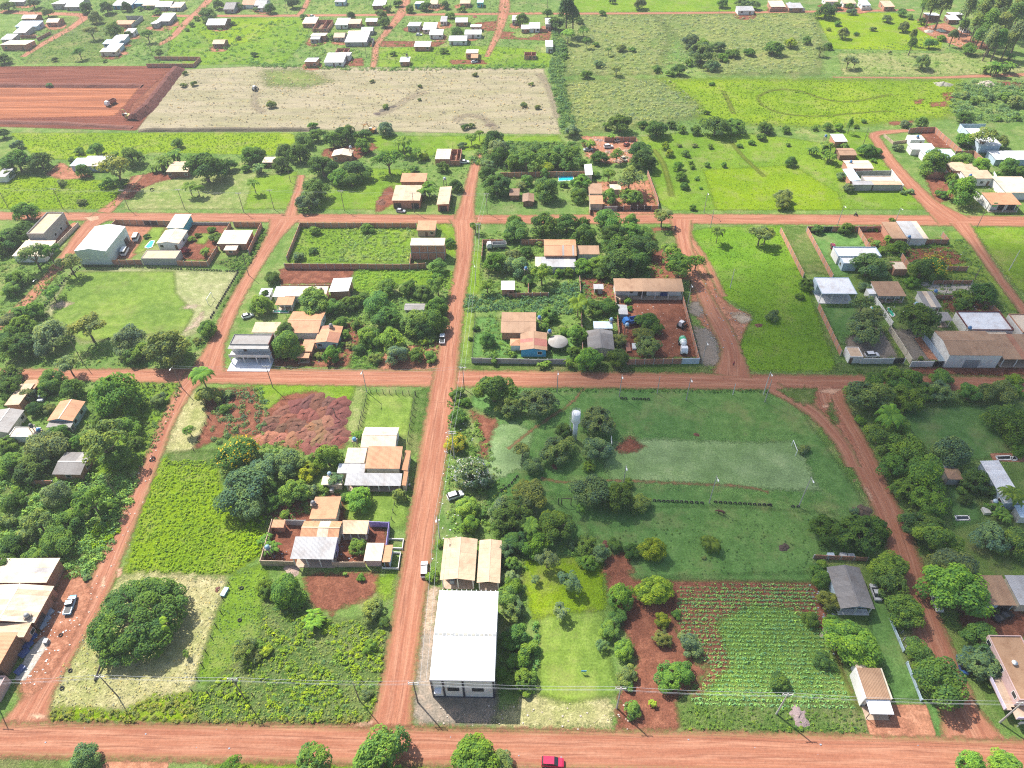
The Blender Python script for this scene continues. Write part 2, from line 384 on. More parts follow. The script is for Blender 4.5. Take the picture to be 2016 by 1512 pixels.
# far fields first, then nearer ones
patch('mown_field', [(362, 137), (500, 131), (1070, 135), (1084, 180), (1103, 264), (1000, 263), (700, 258), (600, 253), (268, 256), (300, 215)], GM['tan'])
patch('green_regrowth', [(520, 140), (590, 136), (650, 160), (600, 172), (530, 168)], GM['brown'], 2.2, 11)
patch('earthwork', [(-120, 131), (355, 130), (352, 150), (300, 215), (268, 257), (-120, 246)], GM['soild'], 1.6)
patch('graded_pad', [(-120, 170), (275, 171), (245, 208), (225, 228), (-120, 236)], GM['pad'])
patch('haul_track', [(330, 140), (345, 142), (285, 215), (262, 240), (245, 236), (262, 205)], GM['soil'])
patch('pasture', [(20, 262), (570, 262), (590, 275), (540, 305), (300, 300), (230, 318), (80, 312), (60, 300)], GM['lime'])
patch('pasture', [(-60, 352), (40, 345), (130, 352), (250, 358), (262, 365), (228, 411), (-60, 412)], GM['lime'])
patch('meadow', [(285, 350), (400, 345), (585, 338), (572, 411), (240, 412), (265, 372)], GM['pale'])
patch('meadow', [(500, 350), (585, 338), (572, 411), (480, 412)], GM['lime2'])
patch('meadow', [(640, 380), (700, 330), (810, 335), (775, 412), (620, 412)], GM['lime2'])
patch('pasture', [(690, 268), (1100, 268), (1110, 285), (930, 295), (830, 310), (770, 310), (720, 280)], GM['lime2'])
patch('orchard_meadow', [(1262, 270), (1330, 262), (1500, 264), (1640, 285), (1720, 300), (1830, 398), (1822, 412), (1320, 414), (1300, 400)], GM['lime2'])
patch('meadow', [(1385, 335), (1560, 325), (1650, 380), (1660, 413), (1410, 413)], GM['lime'])
patch('scrub_field', [(1115, 160), (1320, 155), (1375, 200), (1400, 225), (1290, 245), (1130, 262)], GM['brown'], 2.2, 11)
patch('pasture', [(1300, 156), (1890, 158), (1870, 230), (1640, 250), (1380, 240), (1370, 200)], GM['limew'], 2.2, 11)
patch('meadow', [(1110, 30), (1300, 28), (1320, 80), (1290, 145), (1115, 148)], GM['brown'], 2.2, 11)
patch('meadow', [(1290, 30), (1600, 26), (1620, 85), (1610, 146), (1400, 146), (1350, 90)], GM['brown'], 2.2, 11)
patch('meadow', [(1130, -20), (1480, -20), (1490, 22), (1120, 24)], GM['lime2'])
patch('pasture', [(1605, 28), (1760, 25), (1860, 60), (1850, 100), (1640, 96)], GM['lime'])
patch('meadow', [(1650, 105), (1960, 105), (2080, 145), (1660, 148)], GM['pale'])
patch('meadow', [(1640, 255), (1720, 262), (1740, 300), (1660, 310), (1630, 285)], GM['lime2'])
patch('meadow', [(340, 35), (620, 34), (600, 80), (560, 125), (370, 128), (330, 110)], GM['lime2'])
patch('pasture', [(390, 60), (450, 36), (560, 36), (500, 80), (420, 95)], GM['lime'])
patch('meadow', [(740, 95), (960, 90), (1080, 100), (1090, 132), (745, 132)], GM['lime2'])
patch('meadow', [(110, 35), (300, 30), (330, 60), (200, 122), (50, 125)], GM['rough'])
for q in ([(700, 80), (880, 82), (860, 92), (730, 92)], [(985, 62), (1085, 66), (1080, 80), (980, 76)], [(670, 118), (715, 114), (715, 130), (672, 130)], [(885, 118), (950, 118), (960, 126), (890, 127)], [(935, 45), (990, 40), (985, 60), (950, 62)]):
    patch('bare_soil', q, GM['soil'])
for q in ([(1855, 183), (1875, 182), (1880, 195), (1862, 198)], [(1830, 202), (1862, 200), (1866, 209), (1835, 211)], [(1750, 240), (1798, 238), (1792, 245), (1752, 246)], [(1960, 160), (2060, 165), (2060, 176), (1985, 170)], [(1800, 198), (1818, 195), (1812, 204), (1802, 205)]):
    patch('bare_soil', q, GM['soil'])
patch('rubble_ground', [(1805, 55), (1860, 45), (1890, 60), (1960, 95), (1900, 98), (1830, 70)], GM['dirt'])
# blocks between the upper and the middle road
patch('football_pitch', pt((0, 1), 560, 640, 900, 615, 1815, 645, 1605, 1000, 1450, 1130, 1050, 1110, 640, 1180, 330, 1010, 400, 850), GM['worn'])
patch('lawn', pt((0, 1), 560, 640, 1330, 640, 1340, 800, 1480, 950, 1400, 1110, 1050, 1120, 640, 1170, 400, 1010, 430, 850), GM['lawn'])
patch('sandy_wear', pt((0, 1), 1385, 915, 1440, 895, 1530, 900, 1440, 918), GM['pale_dirt'], 1.0, 1.5)
patch('sandy_wear', pt((0, 1), 1540, 950, 1560, 975, 1500, 1060, 1410, 1090, 1490, 1020), GM['pale_dirt'], 1.0, 1.5)
patch('sandy_wear', pt((0, 1), 400, 900, 450, 860, 560, 885, 500, 905, 410, 920), GM['pale_dirt'], 1.0, 1.5)
patch('dirt_yard', pt((0, 1), 880, 270, 1290, 270, 1270, 300, 1180, 420, 1060, 480, 1000, 540, 860, 545, 960, 400, 950, 300), GM['dirt'])
patch('lawn', pt((0, 1), 1165, 300, 1260, 300, 1190, 430, 1060, 500, 1020, 495, 1110, 370), GM['lawn'], 1.0, 1.0)
patch('dirt_yard', pt((0, 1), 1430, 270, 1740, 270, 1660, 430, 1580, 550, 1360, 545, 1400, 430), GM['soil'])
patch('lawn', pt((0, 1), 1530, 350, 1620, 345, 1560, 430, 1500, 420), GM['lawn'], 1.0, 1.0)
patch('concrete_drive', pt((0, 1), 410, 440, 590, 270, 560, 260, 400, 400), GM['terra'], 1.0, .6)
patch('verge', pt((0, 1), 430, 450, 600, 275, 650, 240, 560, 360, 480, 470), GM['pale'])
patch('verge', pt((0, 1), 1640, 570, 1870, 500, 2010, 330, 2060, 310, 1960, 520, 1830, 720, 1640, 1010, 1830, 640), GM['rough'])
patch('overgrown_lot', pt((1, 1), 355, 285, 1240, 290, 1200, 570, 245, 570), GM['lime2'])
patch('bare_strip', pt((1, 1), 200, 615, 780, 615, 740, 690, 590, 730, 200, 735), GM['soil'])
patch('meadow', pt((1, 1), 770, 615, 1320, 620, 1560, 640, 1540, 760, 1100, 730, 900, 820, 760, 780), GM['lime2'])
patch('lawn', pt((1, 1), 1390, 270, 1480, 275, 1580, 330, 1570, 540, 1470, 500, 1460, 360), GM['lime2'])
patch('dirt_yard', pt((1, 1), 470, 1110, 800, 1010, 840, 1060, 720, 1360, 140, 1360, 170, 1240), GM['soil'])
patch('weedy_plot', pt((1, 1), 850, 1080, 1000, 1100, 960, 1380, 715, 1385), GM['rough'])
patch('dirt_yard', pt((1, 1), 960, 1280, 1380, 1150, 1480, 1190, 1440, 1380, 960, 1390), GM['dirt'])
patch('verge', pt((1, 1), 1640, 480, 1740, 490, 1720, 820, 1620, 820), GM['lime2'])
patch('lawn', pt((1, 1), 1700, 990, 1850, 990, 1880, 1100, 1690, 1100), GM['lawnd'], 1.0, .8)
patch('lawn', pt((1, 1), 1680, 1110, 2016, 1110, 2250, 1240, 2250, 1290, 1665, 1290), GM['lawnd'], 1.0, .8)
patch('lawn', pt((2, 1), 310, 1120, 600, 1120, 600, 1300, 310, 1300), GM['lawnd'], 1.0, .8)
patch('verge', pt((1, 1), 1600, 840, 1690, 850, 1650, 1300, 1580, 1290), GM['lawn'])
patch('verge', pt((2, 1), -400, 1345, 1540, 1370, 1530, 1410, -400, 1390), GM['rough'])
patch('truck_yard', pt((2, 1), 835, 850, 1340, 850, 1450, 1290, 920, 1290, 850, 1100), GM['soil'])
patch('dirt_yard', pt((2, 1), 560, 690, 830, 690, 830, 860, 600, 840), GM['soil'])
patch('rubble_plot', pt((2, 1), 1100, 300, 1270, 310, 1330, 500, 1400, 690, 1330, 700, 1090, 690, 1100, 500), GM['soil'])
patch('verge', pt((2, 1), 1110, 330, 1280, 320, 1300, 440, 1120, 480), GM['rough'])
patch('dirt_crossing', pt((2, 1), 1240, 200, 1420, 200, 1400, 330, 1480, 560, 1600, 800, 1700, 900, 1880, 990, 1820, 1080, 1760, 1250, 1830, 1400, 1550, 1400, 1620, 1330, 1600, 1180, 1450, 1000, 1400, 880, 1400, 640, 1280, 350), GM['dirt'])
patch('gravel_spread', pt((2, 1), 1380, 880, 1470, 850, 1510, 930, 1480, 990, 1390, 960), GM['grey'])
patch('gravel_spread', pt((2, 1), 1410, 1050, 1530, 1080, 1600, 1170, 1625, 1330, 1590, 1360, 1470, 1340, 1440, 1180), GM['grey'])
patch('gravel_spread', pt((2, 1), 1690, 950, 1800, 960, 1895, 1000, 1800, 1040, 1730, 1000), GM['pale_dirt'])
patch('pasture', pt((2, 1), 1405, 330, 1560, 300, 2090, 290, 2250, 650, 2370, 1000, 2520, 1400, 1840, 1395, 1745, 1260, 1830, 1070, 1880, 960, 1660, 850, 1540, 640), GM['green'])
road('wheel_track', pt((2, 1), 1400, 400, 1480, 510, 1560, 650, 1640, 830), 2.6, R_MAT)
patch('meadow', pt((3, 1), 180, 295, 365, 295, 555, 660, 340, 650), GM['rough'])
patch('lawn', pt((3, 1), 375, 320, 750, 300, 840, 450, 580, 440, 520, 520, 700, 660, 570, 680, 550, 650), GM['lawnd'], 1.0, .6)
patch('dirt_yard', pt((3, 1), 760, 300, 930, 290, 1000, 450, 850, 450), GM['soil'])
patch('garden_plot', pt((3, 1), 1100, 470, 1500, 450, 1600, 580, 1150, 600), GM['soil'])
patch('meadow', pt((3, 1), 1430, 330, 1560, 330, 1700, 560, 1850, 760, 2010, 960, 1900, 930, 1780, 740, 1640, 700, 1400, 690, 1430, 600, 1590, 570, 1440, 440), GM['lawn'])
patch('meadow', pt((3, 1), 1630, 300, 2200, 300, 2200, 900, 1960, 760, 1740, 480), GM['lime2'])
patch('lawn', pt((3, 1), 480, 910, 740, 910, 760, 1090, 640, 1200, 600, 1180), GM['lawnd'], 1.0, .6)
patch('dirt_yard', pt((3, 1), 650, 1150, 900, 1060, 1100, 1290, 700, 1300), GM['grey'])
patch('lawn', pt((3, 1), 940, 1060, 1000, 1070, 1110, 1290, 1060, 1290), GM['lawn'], 1.0, .6)
patch('driveway', pt((3, 1), 1000, 1070, 1240, 1100, 1390, 1310, 1170, 1320), GM['grey'])
patch('driveway', pt((3, 1), 1180, 1150, 1240, 1130, 1370, 1310, 1290, 1310), GM['terra'], 1.0, .8)
patch('concrete_yard', pt((3, 1), 1200, 720, 1620, 705, 1660, 800, 1350, 810), GM['conc'], 1.0, .6)
patch('dirt_yard', pt((3, 1), 1380, 830, 1750, 850, 1830, 930, 1420, 940), GM['soil'])
patch('verge', pt((3, 1), 600, 1330, 660, 1340, 1180, 1370, 1170, 1410, 540, 1410), GM['rough'])
patch('dirt_forecourt', pt((3, 1), 1160, 1365, 2200, 1370, 2200, 1440, 1170, 1420), GM['soil'])
patch('dirt_yard', pt((3, 0), 1200, 1000, 1345, 990, 1530, 1140, 1320, 1120), GM['soil'])
patch('bare_strip', pt((3, 0), 1250, 1340, 1400, 1340, 1480, 1500, 1350, 1560, 1300, 1440), GM['soil'])
patch('junk_yard', pt((2, 0), 560, 1040, 980, 1045, 1010, 1230, 760, 1250, 600, 1200), GM['dirt'])
patch('dirt_yard', pt((2, 0), 620, 1390, 1080, 1380, 1150, 1640, 630, 1640), GM['dirt'])
patch('scrub_plot', pt((1, 0), 1790, 1080, 2016, 1080, 2480, 1090, 2500, 1290, 1940, 1310, 1700, 1260), GM['rough'])
patch('dirt_drive', pt((0, 0), 930, 1520, 1000, 1350, 1200, 1310, 1420, 1340, 1200, 1390, 1060, 1450, 1000, 1520), GM['soil'])
patch('bare_yard', pt((0, 0), 350, 1330, 460, 1240, 560, 1290, 700, 1350, 480, 1370), GM['dirt'])
patch('dirt_yard', pt((1, 0), 530, 1140, 900, 1090, 940, 1130, 760, 1230, 520, 1200), GM['soil'])
patch('dirt_yard', pt((1, 0), 1000, 1440, 1050, 1420, 1100, 1530, 940, 1630, 930, 1560), GM['soil'])
# blocks between the middle and the lower road
patch('meadow', [(240, 752), (330, 750), (365, 755), (345, 800), (320, 860), (280, 920), (215, 945), (160, 930), (190, 870)], GM['lime2'])
patch('scrub_plot', [(-60, 930), (280, 935), (265, 985), (225, 1070), (190, 1135), (110, 1150), (-60, 1090)], GM['rough'])
patch('weed_patch', pt((0, 2), 700, 1130, 830, 1120, 920, 1180, 800, 1330, 600, 1320), GM['lime'])
patch('sandy_verge', pt((0, 2), 1420, 120, 1560, 130, 1600, 330, 1470, 570, 1255, 600, 1310, 400), GM['straw'])
patch('garden_plot', pt((0, 2), 1560, 110, 2060, 80, 2050, 480, 1760, 440, 1480, 560, 1590, 330), GM['soil'])
patch('soil_dump', pt((1, 2), 60, 120, 640, 90, 730, 250, 710, 540, 400, 570, 30, 490), GM['soil'])
patch('dry_strip', pt((1, 2), 760, 70, 850, 120, 800, 480, 690, 530, 720, 300), GM['pale'])
patch('verge', pt((1, 2), 0, 60, 770, 60, 740, 190, 560, 200, 480, 110, 240, 140, 80, 280), GM['lime2'])
patch('lawn', pt((1, 2), 870, 130, 1230, 150, 1170, 470, 830, 400), GM['lawn'], 1.0, .6)
patch('verge', pt((1, 2), 1230, 110, 1335, 100, 1240, 600, 1180, 600), GM['rough'])
patch('tuft_field', [(330, 893), (425, 890), (435, 960), (480, 1030), (530, 1050), (510, 1095), (450, 1132), (245, 1130), (280, 1000), (310, 920)], GM['lime'])
patch('weed_patch', [(330, 890), (430, 885), (430, 920), (330, 915)], GM['rough'])
patch('dirt_yard', pt((1, 2), 30, 1000, 640, 900, 1000, 1120, 1020, 1300, 960, 1430, 60, 1420, 130, 1100), GM['soil'])
patch('lawn', pt((1, 2), 690, 910, 1190, 880, 1150, 1160, 1020, 1160, 700, 1090), GM['lawn'])
patch('straw_ground', [(240, 1135), (300, 1128), (452, 1140), (440, 1170), (395, 1320), (365, 1375), (300, 1400), (92, 1408), (100, 1345), (150, 1265), (200, 1180)], GM['straw'])
patch('meadow', [(452, 1135), (520, 1110), (540, 1190), (500, 1290), (400, 1345), (388, 1330)], GM['lime2'])
patch('weedy_lot', [(520, 1150), (650, 1220), (765, 1220), (750, 1340), (735, 1410), (640, 1424), (380, 1420), (360, 1385), (440, 1330), (510, 1270)], GM['rough'])
patch('bank_weeds', [(100, 1392), (240, 1400), (300, 1372), (380, 1365), (390, 1422), (100, 1420)], GM['lime'])
patch('bare_yard', pt((1, 3), 380, 40, 950, 20, 960, 90, 930, 200, 720, 260, 600, 330, 450, 290), GM['soil'])
patch('verge', pt((1, 3), 950, 40, 1090, 20, 1060, 200, 990, 240, 940, 180), GM['lime2'])
patch('pavement', pt((1, 3), 1280, 470, 1400, 430, 1350, 850, 1860, 850, 1840, 1080, 2016, 1090, 1830, 1180, 1240, 1170, 1215, 1100, 1250, 700), GM['paved'], 1.0, .8)
patch('pavement', pt((1, 3), 1320, 120, 1420, 150, 1370, 450, 1280, 470), GM['pale_dirt'], 1.0, .8)
patch('rubble_ground', pt((2, 3), -70, 1090, 220, 930, 420, 1000, 600, 960, 800, 980, 820, 1190, 300, 1215, -100, 1210), GM['straw'])
patch('lawn', pt((2, 3), 235, 350, 480, 320, 720, 310, 740, 520, 840, 950, 480, 1010, 235, 950), GM['lawn'], 1.2, 1.0)
patch('pasture', pt((2, 3), 110, 60, 130, -180, 720, -180, 750, 300, 480, 320, 200, 370), GM['lime'])
patch('bare_strip', pt((2, 3), 740, -100, 900, -110, 1030, 30, 1300, 60, 1260, 400, 1420, 680, 1500, 820, 1320, 950, 1300, 1000, 1320, 1230, 820, 1220, 860, 900, 1000, 700, 900, 480, 780, 200), GM['soil'])
patch('crop_field', [(1325, 1142), (1440, 1138), (1600, 1146), (1625, 1200), (1650, 1300), (1690, 1400), (1480, 1400), (1350, 1390), (1400, 1320), (1330, 1240)], GM['soil'])
patch('crop_cover', [(1410, 1225), (1480, 1190), (1560, 1200), (1630, 1260), (1690, 1400), (1450, 1400), (1380, 1370), (1440, 1310)], GM['lawn'], 1.2, 4)
patch('meadow', [(1330, 1375), (1480, 1380), (1680, 1385), (1712, 1446), (1345, 1440)], GM['rough'])
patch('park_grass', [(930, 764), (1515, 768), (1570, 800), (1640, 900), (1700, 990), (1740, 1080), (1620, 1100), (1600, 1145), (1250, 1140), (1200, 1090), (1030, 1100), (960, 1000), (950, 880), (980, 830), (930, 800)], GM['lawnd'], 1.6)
patch('football_pitch', [(1205, 872), (1290, 864), (1330, 866), (1500, 872), (1560, 868), (1585, 900), (1600, 940), (1615, 966), (1490, 962), (1320, 948), (1210, 950), (1190, 920)], GM['pitch'])
patch('park_wear', [(945, 850), (1010, 830), (1050, 850), (1030, 920), (960, 950), (950, 900)], GM['pitch'])
patch('bare_soil', pt((2, 2), 820, 550, 930, 465, 1040, 545, 960, 575, 870, 590), GM['soil'], 1.0, 1.5)
patch('bare_soil', pt((1, 2), 1640, 250, 1720, 300, 1860, 340, 1800, 480, 1780, 640, 1720, 600, 1740, 460, 1680, 330), GM['soil'], 1.0, 1.5)
road('foot_path', pt((2, 2), 575, 100, 480, 210, 300, 330, 150, 440, 0, 560), .5, R_MAT, 2)
road('foot_path', pt((2, 2), 250, 780, 420, 810, 620, 805, 900, 800, 1300, 820, 1800, 845, 1990, 890), .3, R_MAT, 2)
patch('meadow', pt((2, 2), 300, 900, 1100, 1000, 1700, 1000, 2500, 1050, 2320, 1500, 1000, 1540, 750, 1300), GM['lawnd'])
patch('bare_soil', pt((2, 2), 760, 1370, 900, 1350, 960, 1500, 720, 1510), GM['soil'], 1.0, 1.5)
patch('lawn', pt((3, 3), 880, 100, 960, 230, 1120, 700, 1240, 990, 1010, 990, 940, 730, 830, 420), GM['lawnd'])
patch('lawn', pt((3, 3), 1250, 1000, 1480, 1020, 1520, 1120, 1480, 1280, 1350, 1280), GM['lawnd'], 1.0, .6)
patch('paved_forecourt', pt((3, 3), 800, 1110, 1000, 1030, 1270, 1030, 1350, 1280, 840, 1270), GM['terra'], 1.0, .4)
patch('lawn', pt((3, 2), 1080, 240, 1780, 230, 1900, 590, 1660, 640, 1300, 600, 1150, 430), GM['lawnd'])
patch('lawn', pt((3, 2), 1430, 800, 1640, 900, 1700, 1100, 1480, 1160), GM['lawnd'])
patch('pool_terrace', pt((3, 2), 1750, 590, 2080, 590, 2080, 660, 1780, 650), GM['terra'], 1.0, .3)
patch('dirt_forecourt', pt((3, 3), 1500, 250, 2100, 330, 2100, 500, 1880, 520, 1560, 480), GM['soil'])
# south side of the lower road
patch('verge', [(-80, 1492), (110, 1492), (120, 1600), (-80, 1600)], GM['rough'])
patch('verge', [(420, 1500), (1060, 1503), (1060, 1600), (400, 1600)], GM['lime2'])
patch('terrace', pt((0, 3), 790, 1460, 1290, 1465, 1260, 1600, 760, 1600), GM['terra'], 1.0, .3)

# roads, laid over the fields
road('dirt_road', [(-300, 423), (0, 425), (500, 429), (1000, 432), (1300, 431), (1700, 433), (2016, 436), (2400, 440)], [6.5, 6.5, 7, 7, 7.5, 8, 8, 8], R_MAT)
road('dirt_road', [(-80, 735), (100, 738), (400, 740), (720, 744), (1000, 746), (1500, 752), (2016, 758), (2200, 760)], [5, 5.5, 7, 7.5, 7.5, 7, 7, 7], R_MAT)
road('dirt_road', [(768, 1432), (782, 1350), (805, 1200), (830, 1040), (852, 900), (872, 770), (882, 700), (897, 600), (913, 510), (914, 450), (912, 430)], [9, 7.2, 7, 7.5, 7.8, 8, 7, 6, 6, 8, 12], R_MAT)
road('dirt_road', [(915, 432), (920, 400), (928, 360), (938, 318), (946, 300)], [9, 6, 5, 4.5, 3], R_MAT)
road('dirt_road', [(40, 1440), (75, 1370), (130, 1275), (185, 1175), (225, 1085), (268, 985), (300, 905), (330, 830), (365, 765), (392, 735)], [12, 6.5, 6, 6.5, 5.5, 4.6, 4.6, 4.6, 6, 9], R_MAT)
road('dirt_road', [(405, 735), (425, 680), (460, 600), (500, 530), (540, 465), (560, 432)], [12, 6, 5, 5, 6.5, 13], R_MAT)
road('dirt_road', [(572, 425), (578, 400), (590, 365), (593, 345)], [6, 3.6, 3.6, 3], R_MAT)
road('dirt_road', [(205, 425), (175, 445), (140, 490), (110, 530), (75, 570), (40, 605), (-10, 650)], [11, 7, 5.5, 5, 5, 4.5, 4], R_MAT)
road('dirt_road', [(205, 418), (235, 392), (258, 365), (275, 345)], [7, 4, 4, 3], R_MAT)
road('dirt_road', [(1925, 1470), (1890, 1400), (1845, 1290), (1800, 1160), (1765, 1050), (1725, 960), (1690, 890), (1655, 830), (1632, 790), (1625, 762)], [14, 8.5, 8, 7.5, 7.2, 7.2, 8, 9, 10, 13], R_MAT)
road('dirt_road', [(1520, 762), (1560, 785), (1605, 815), (1655, 870), (1680, 920)], [6, 4.6, 4.6, 4.6, 4], R_MAT)
road('dirt_road', [(1340, 432), (1345, 470), (1360, 525), (1390, 590), (1420, 645), (1440, 690), (1442, 740)], [9, 6, 5, 5.5, 7, 6.5, 12], R_MAT)
road('dirt_road', [(1880, 436), (1830, 400), (1790, 360), (1755, 320), (1732, 285), (1722, 265), (1760, 259), (1795, 257)], [16, 8, 7, 6, 5, 5, 4, 3], R_MAT)
road('dirt_road', [(1890, 440), (1925, 487), (1965, 545), (2016, 612), (2050, 660)], [8, 4.5, 4, 4, 4], R_MAT)
road('far_street', [(300, 31), (500, 31), (790, 29), (1000, 27), (1080, 26)], 5, R_MAT)
road('far_street', [(420, -10), (395, 18), (370, 40), (340, 72), (310, 90)], [6, 6, 5.5, 5, 4], R_MAT)
road('far_street', [(612, -10), (600, 14), (588, 30)], 4, R_MAT)
road('far_street', [(802, -10), (795, 15), (785, 33), (762, 62), (742, 88), (738, 115), (733, 135)], [6, 7, 7, 5, 4, 4, 3], R_MAT)
road('far_street', [(994, -10), (993, 15), (990, 32), (982, 62), (968, 92), (958, 112)], [6, 8, 7, 5, 4, 3], R_MAT)
road('far_street', [(-40, 20), (60, 26), (160, 30), (150, 48), (110, 72), (70, 95), (45, 112)], [7, 7, 7, 6, 6, 5, 4], R_MAT)
road('far_street', [(1080, 27), (1300, 26), (1500, 24), (1650, 22), (1800, 20)], 4.5, R_MAT)
road('farm_track', [(1640, 152), (1830, 153), (1920, 150), (2016, 147), (2100, 144)], [1.5, 3, 4.5, 5, 5], R_MAT)
patch('lower_road', [(-200, 1423), (0, 1424), (300, 1426), (520, 1428), (740, 1430), (1000, 1438), (1340, 1443), (1710, 1450), (2016, 1462), (2200, 1470), (2200, 1600), (1000, 1600), (1000, 1508), (500, 1500), (130, 1490), (-200, 1484)], GM['dirt'])
road('lower_road_lane', [(-200, 1455), (0, 1456), (500, 1462), (1000, 1473), (1500, 1482), (2016, 1496), (2200, 1500)], [6.5, 6.5, 7, 7.2, 7.6, 7.6, 7.6], R_MAT)
patch('traffic_island', pt((3, 2), 140, 100, 430, 100, 415, 190, 340, 222, 220, 170), GM['rough'], .8, 1)
patch('traffic_island', pt((3, 2), 545, 190, 600, 360, 560, 365, 512, 280), GM['rough'], .8, 1)
for t, q in (((3, 2), (440, 120, 520, 100, 620, 105, 560, 140)), ((3, 2), (475, 225, 525, 220, 520, 245, 480, 245)), ((3, 2), (790, 850, 820, 860, 860, 930, 850, 950)),
             ((3, 2), (705, 790, 730, 795, 722, 812)), ((3, 2), (175, 150, 215, 165, 200, 172)), ((0, 1), (640, 225, 750, 215, 760, 240, 690, 255)), ((0, 3), (215, 1105, 300, 1100, 375, 1125, 280, 1140)), ((0, 3), (775, 60, 805, 45, 800, 130, 780, 190)), ((0, 3), (890, 0, 935, -20, 920, 50, 895, 60)), ((1, 3), (790, 1190, 850, 1150, 920, 1160, 880, 1185))):
    patch('puddle', pt(t, *q), GM['puddle'], .5, .8)

patch('dirt_yard', pt((0, 3), 470, 0, 640, 40, 720, 190, 600, 460, 330, 900, 170, 990, 130, 850, 280, 520, 400, 200), GM['dirt'])
patch('concrete_apron', pt((0, 3), 330, 500, 390, 540, 190, 850, 110, 840, 210, 640), GM['conc'], .8, .6)

TRK = ground_mat('trodden_grass', (.12, .15, .02), (.15, .18, .03), (.1, .12, .02), ragged=.8, soft=.7)
def trodden(name, pts, wd):
    o = road(name, pts, wd, TRK); return o
trodden('wheel_track', pt((3, 0), -20, 745, 60, 700, 200, 682, 330, 702, 450, 745, 600, 775, 750, 770, 900, 742, 1010, 718), 1.6)
trodden('wheel_track', pt((3, 0), -20, 745, 20, 805, 150, 860, 330, 885, 500, 886, 650, 872, 900, 852, 1030, 850), 1.2)
trodden('wheel_track', pt((2, 0), 1640, 690, 1690, 790, 1725, 870), 2.0)
trodden('wheel_track', pt((2, 0), 1110, 1140, 1180, 1240, 1230, 1400, 1250, 1500), 2.0); trodden('wheel_track', pt((2, 0), 1700, 1080, 1800, 1200, 1960, 1350), 1.6)

TRK = ground_mat('churned_soil', (.26, .215, .15), (.31, .26, .18), (.2, .16, .11), ragged=2.5, soft=1.8)
trodden('drag_mark', pt((1, 0), 930, 880, 1060, 830, 1200, 740, 1320, 700), 3.0); trodden('drag_mark', pt((1, 0), 1530, 930, 1620, 880, 1760, 910, 1850, 990), 2.5); trodden('drag_mark', pt((0, 0), 1960, 700, 1940, 790, 2010, 860), 2.0); trodden('drag_mark', pt((2, 0), 230, 560, 300, 650, 350, 780, 380, 900), 2.0)
# ------------------------------------------------------------------ buildings
WC = dict(white=(.72, .7, .66), cream=(.6, .52, .4), grey=(.36, .35, .33), brick=(.46, .225, .14), brick2=(.38, .19, .125), tan=(.48, .36, .26), blue=(.05, .3, .52), lblue=(.42, .52, .6), green=(.56, .62, .56), pink=(.55, .38, .35),
          maroon=(.16, .05, .045), purple=(.3, .25, .5), teal=(.1, .45, .5), dgrey=(.2, .2, .2), brown=(.25, .14, .09), paleblue=(.5, .6, .68))
RC = dict(white=(.7, .7, .7), tan=(.56, .4, .26), ltan=(.66, .53, .39), orange=(.5, .25, .125), brown=(.36, .215, .125), dbrown=(.27, .16, .1), grey=(.3, .28, .26), lgrey=(.38, .375, .375), dgrey=(.2, .185, .175), blue=(.55, .68, .78), rust=(.36, .16, .09), red=(.33, .12, .09))
SHEETS = []
def slope(root, quad, col, ax, sw, nm='roof_sheet', jit=.07, odd=None):
    """one roof slope laid in separate sheets side by side; quad = eave a, eave b, ridge b, ridge a"""
    a, b, c, d = [Vector(p) for p in quad]; n = max(1, round((b-a).length/sw)); m_ = M_ROOFX if ax == 'x' else M_ROOFY
    for i in range(n):
        s, e = i/n, (i+1)/n-.012/max((b-a).length/n, .1)*(1/n)
        z = Vector((0, 0, .012*(i % 2)))
        j = 1+random.uniform(-jit, jit); cc = [v*j for v in col]
        if odd and random.random() < odd[1]: cc = [v*j for v in RC[odd[0]]]
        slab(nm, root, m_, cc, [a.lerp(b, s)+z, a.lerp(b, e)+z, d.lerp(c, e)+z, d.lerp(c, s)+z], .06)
def opening(root, ch, side, u, a, b, z0, col, k=1.0):
    """window / door / garage door on wall side f (front), l, r or b at position u along it"""
    wd, hh, zz = {'w': (1.3, 1.05, 1.05), 'd': (.95, 2.1, .02), 'g': (3.0, 2.5, .02), 's': (.7, .55, 1.7), 'W': (2.0, 1.2, 1.0), 'G': (4.6, 3.2, .02)}[ch]
    wd *= k; zz += z0
    if side == 'f': x, y, rz = -a+2*a*u, -b, 0
    elif side == 'b': x, y, rz = -a+2*a*u, b, math.pi
    elif side == 'r': x, y, rz = a, -b+2*b*u, math.pi/2
    else: x, y, rz = -a, -b+2*b*u, -math.pi/2
    if ch in 'wsW':
        fr = pymesh('frame', *frame_geo(wd+.2, hh+.2, .1), M_WALL) if False else cached(('fr', ch, k), lambda: pymesh('window', *frame_geo(wd+.2, hh+.2, .1), M_WALL))
        o = obj('window', fr, root, col, (x, y, zz-.1), rz)
        obj('pane', cached(('pn', ch, k), lambda: bmesh_box(wd, .05, hh, M_GLASS)), o, None, (0, -.01, .1))
        if ch != 's': obj('mullion', cached(('mu', ch, k), lambda: bmesh_box(.06, .08, hh, M_DARK)), o, None, (0, -.03, .1))
    else:
        o = obj('garage_door' if ch in 'gG' else 'door', cached(('dr', ch, k), lambda: bmesh_box(wd, .08, hh, M_METAL)), root, (.05, .045, .045) if ch == 'g' else (.3, .31, .32) if ch == 'G' else (.16, .09, .055), (x, y, zz), rz)
        if ch == 'd': obj('handle', cached('hnd', lambda: bmesh_box(.05, .06, .12, M_DARK)), o, None, (wd*.35, -.06, 1.0))
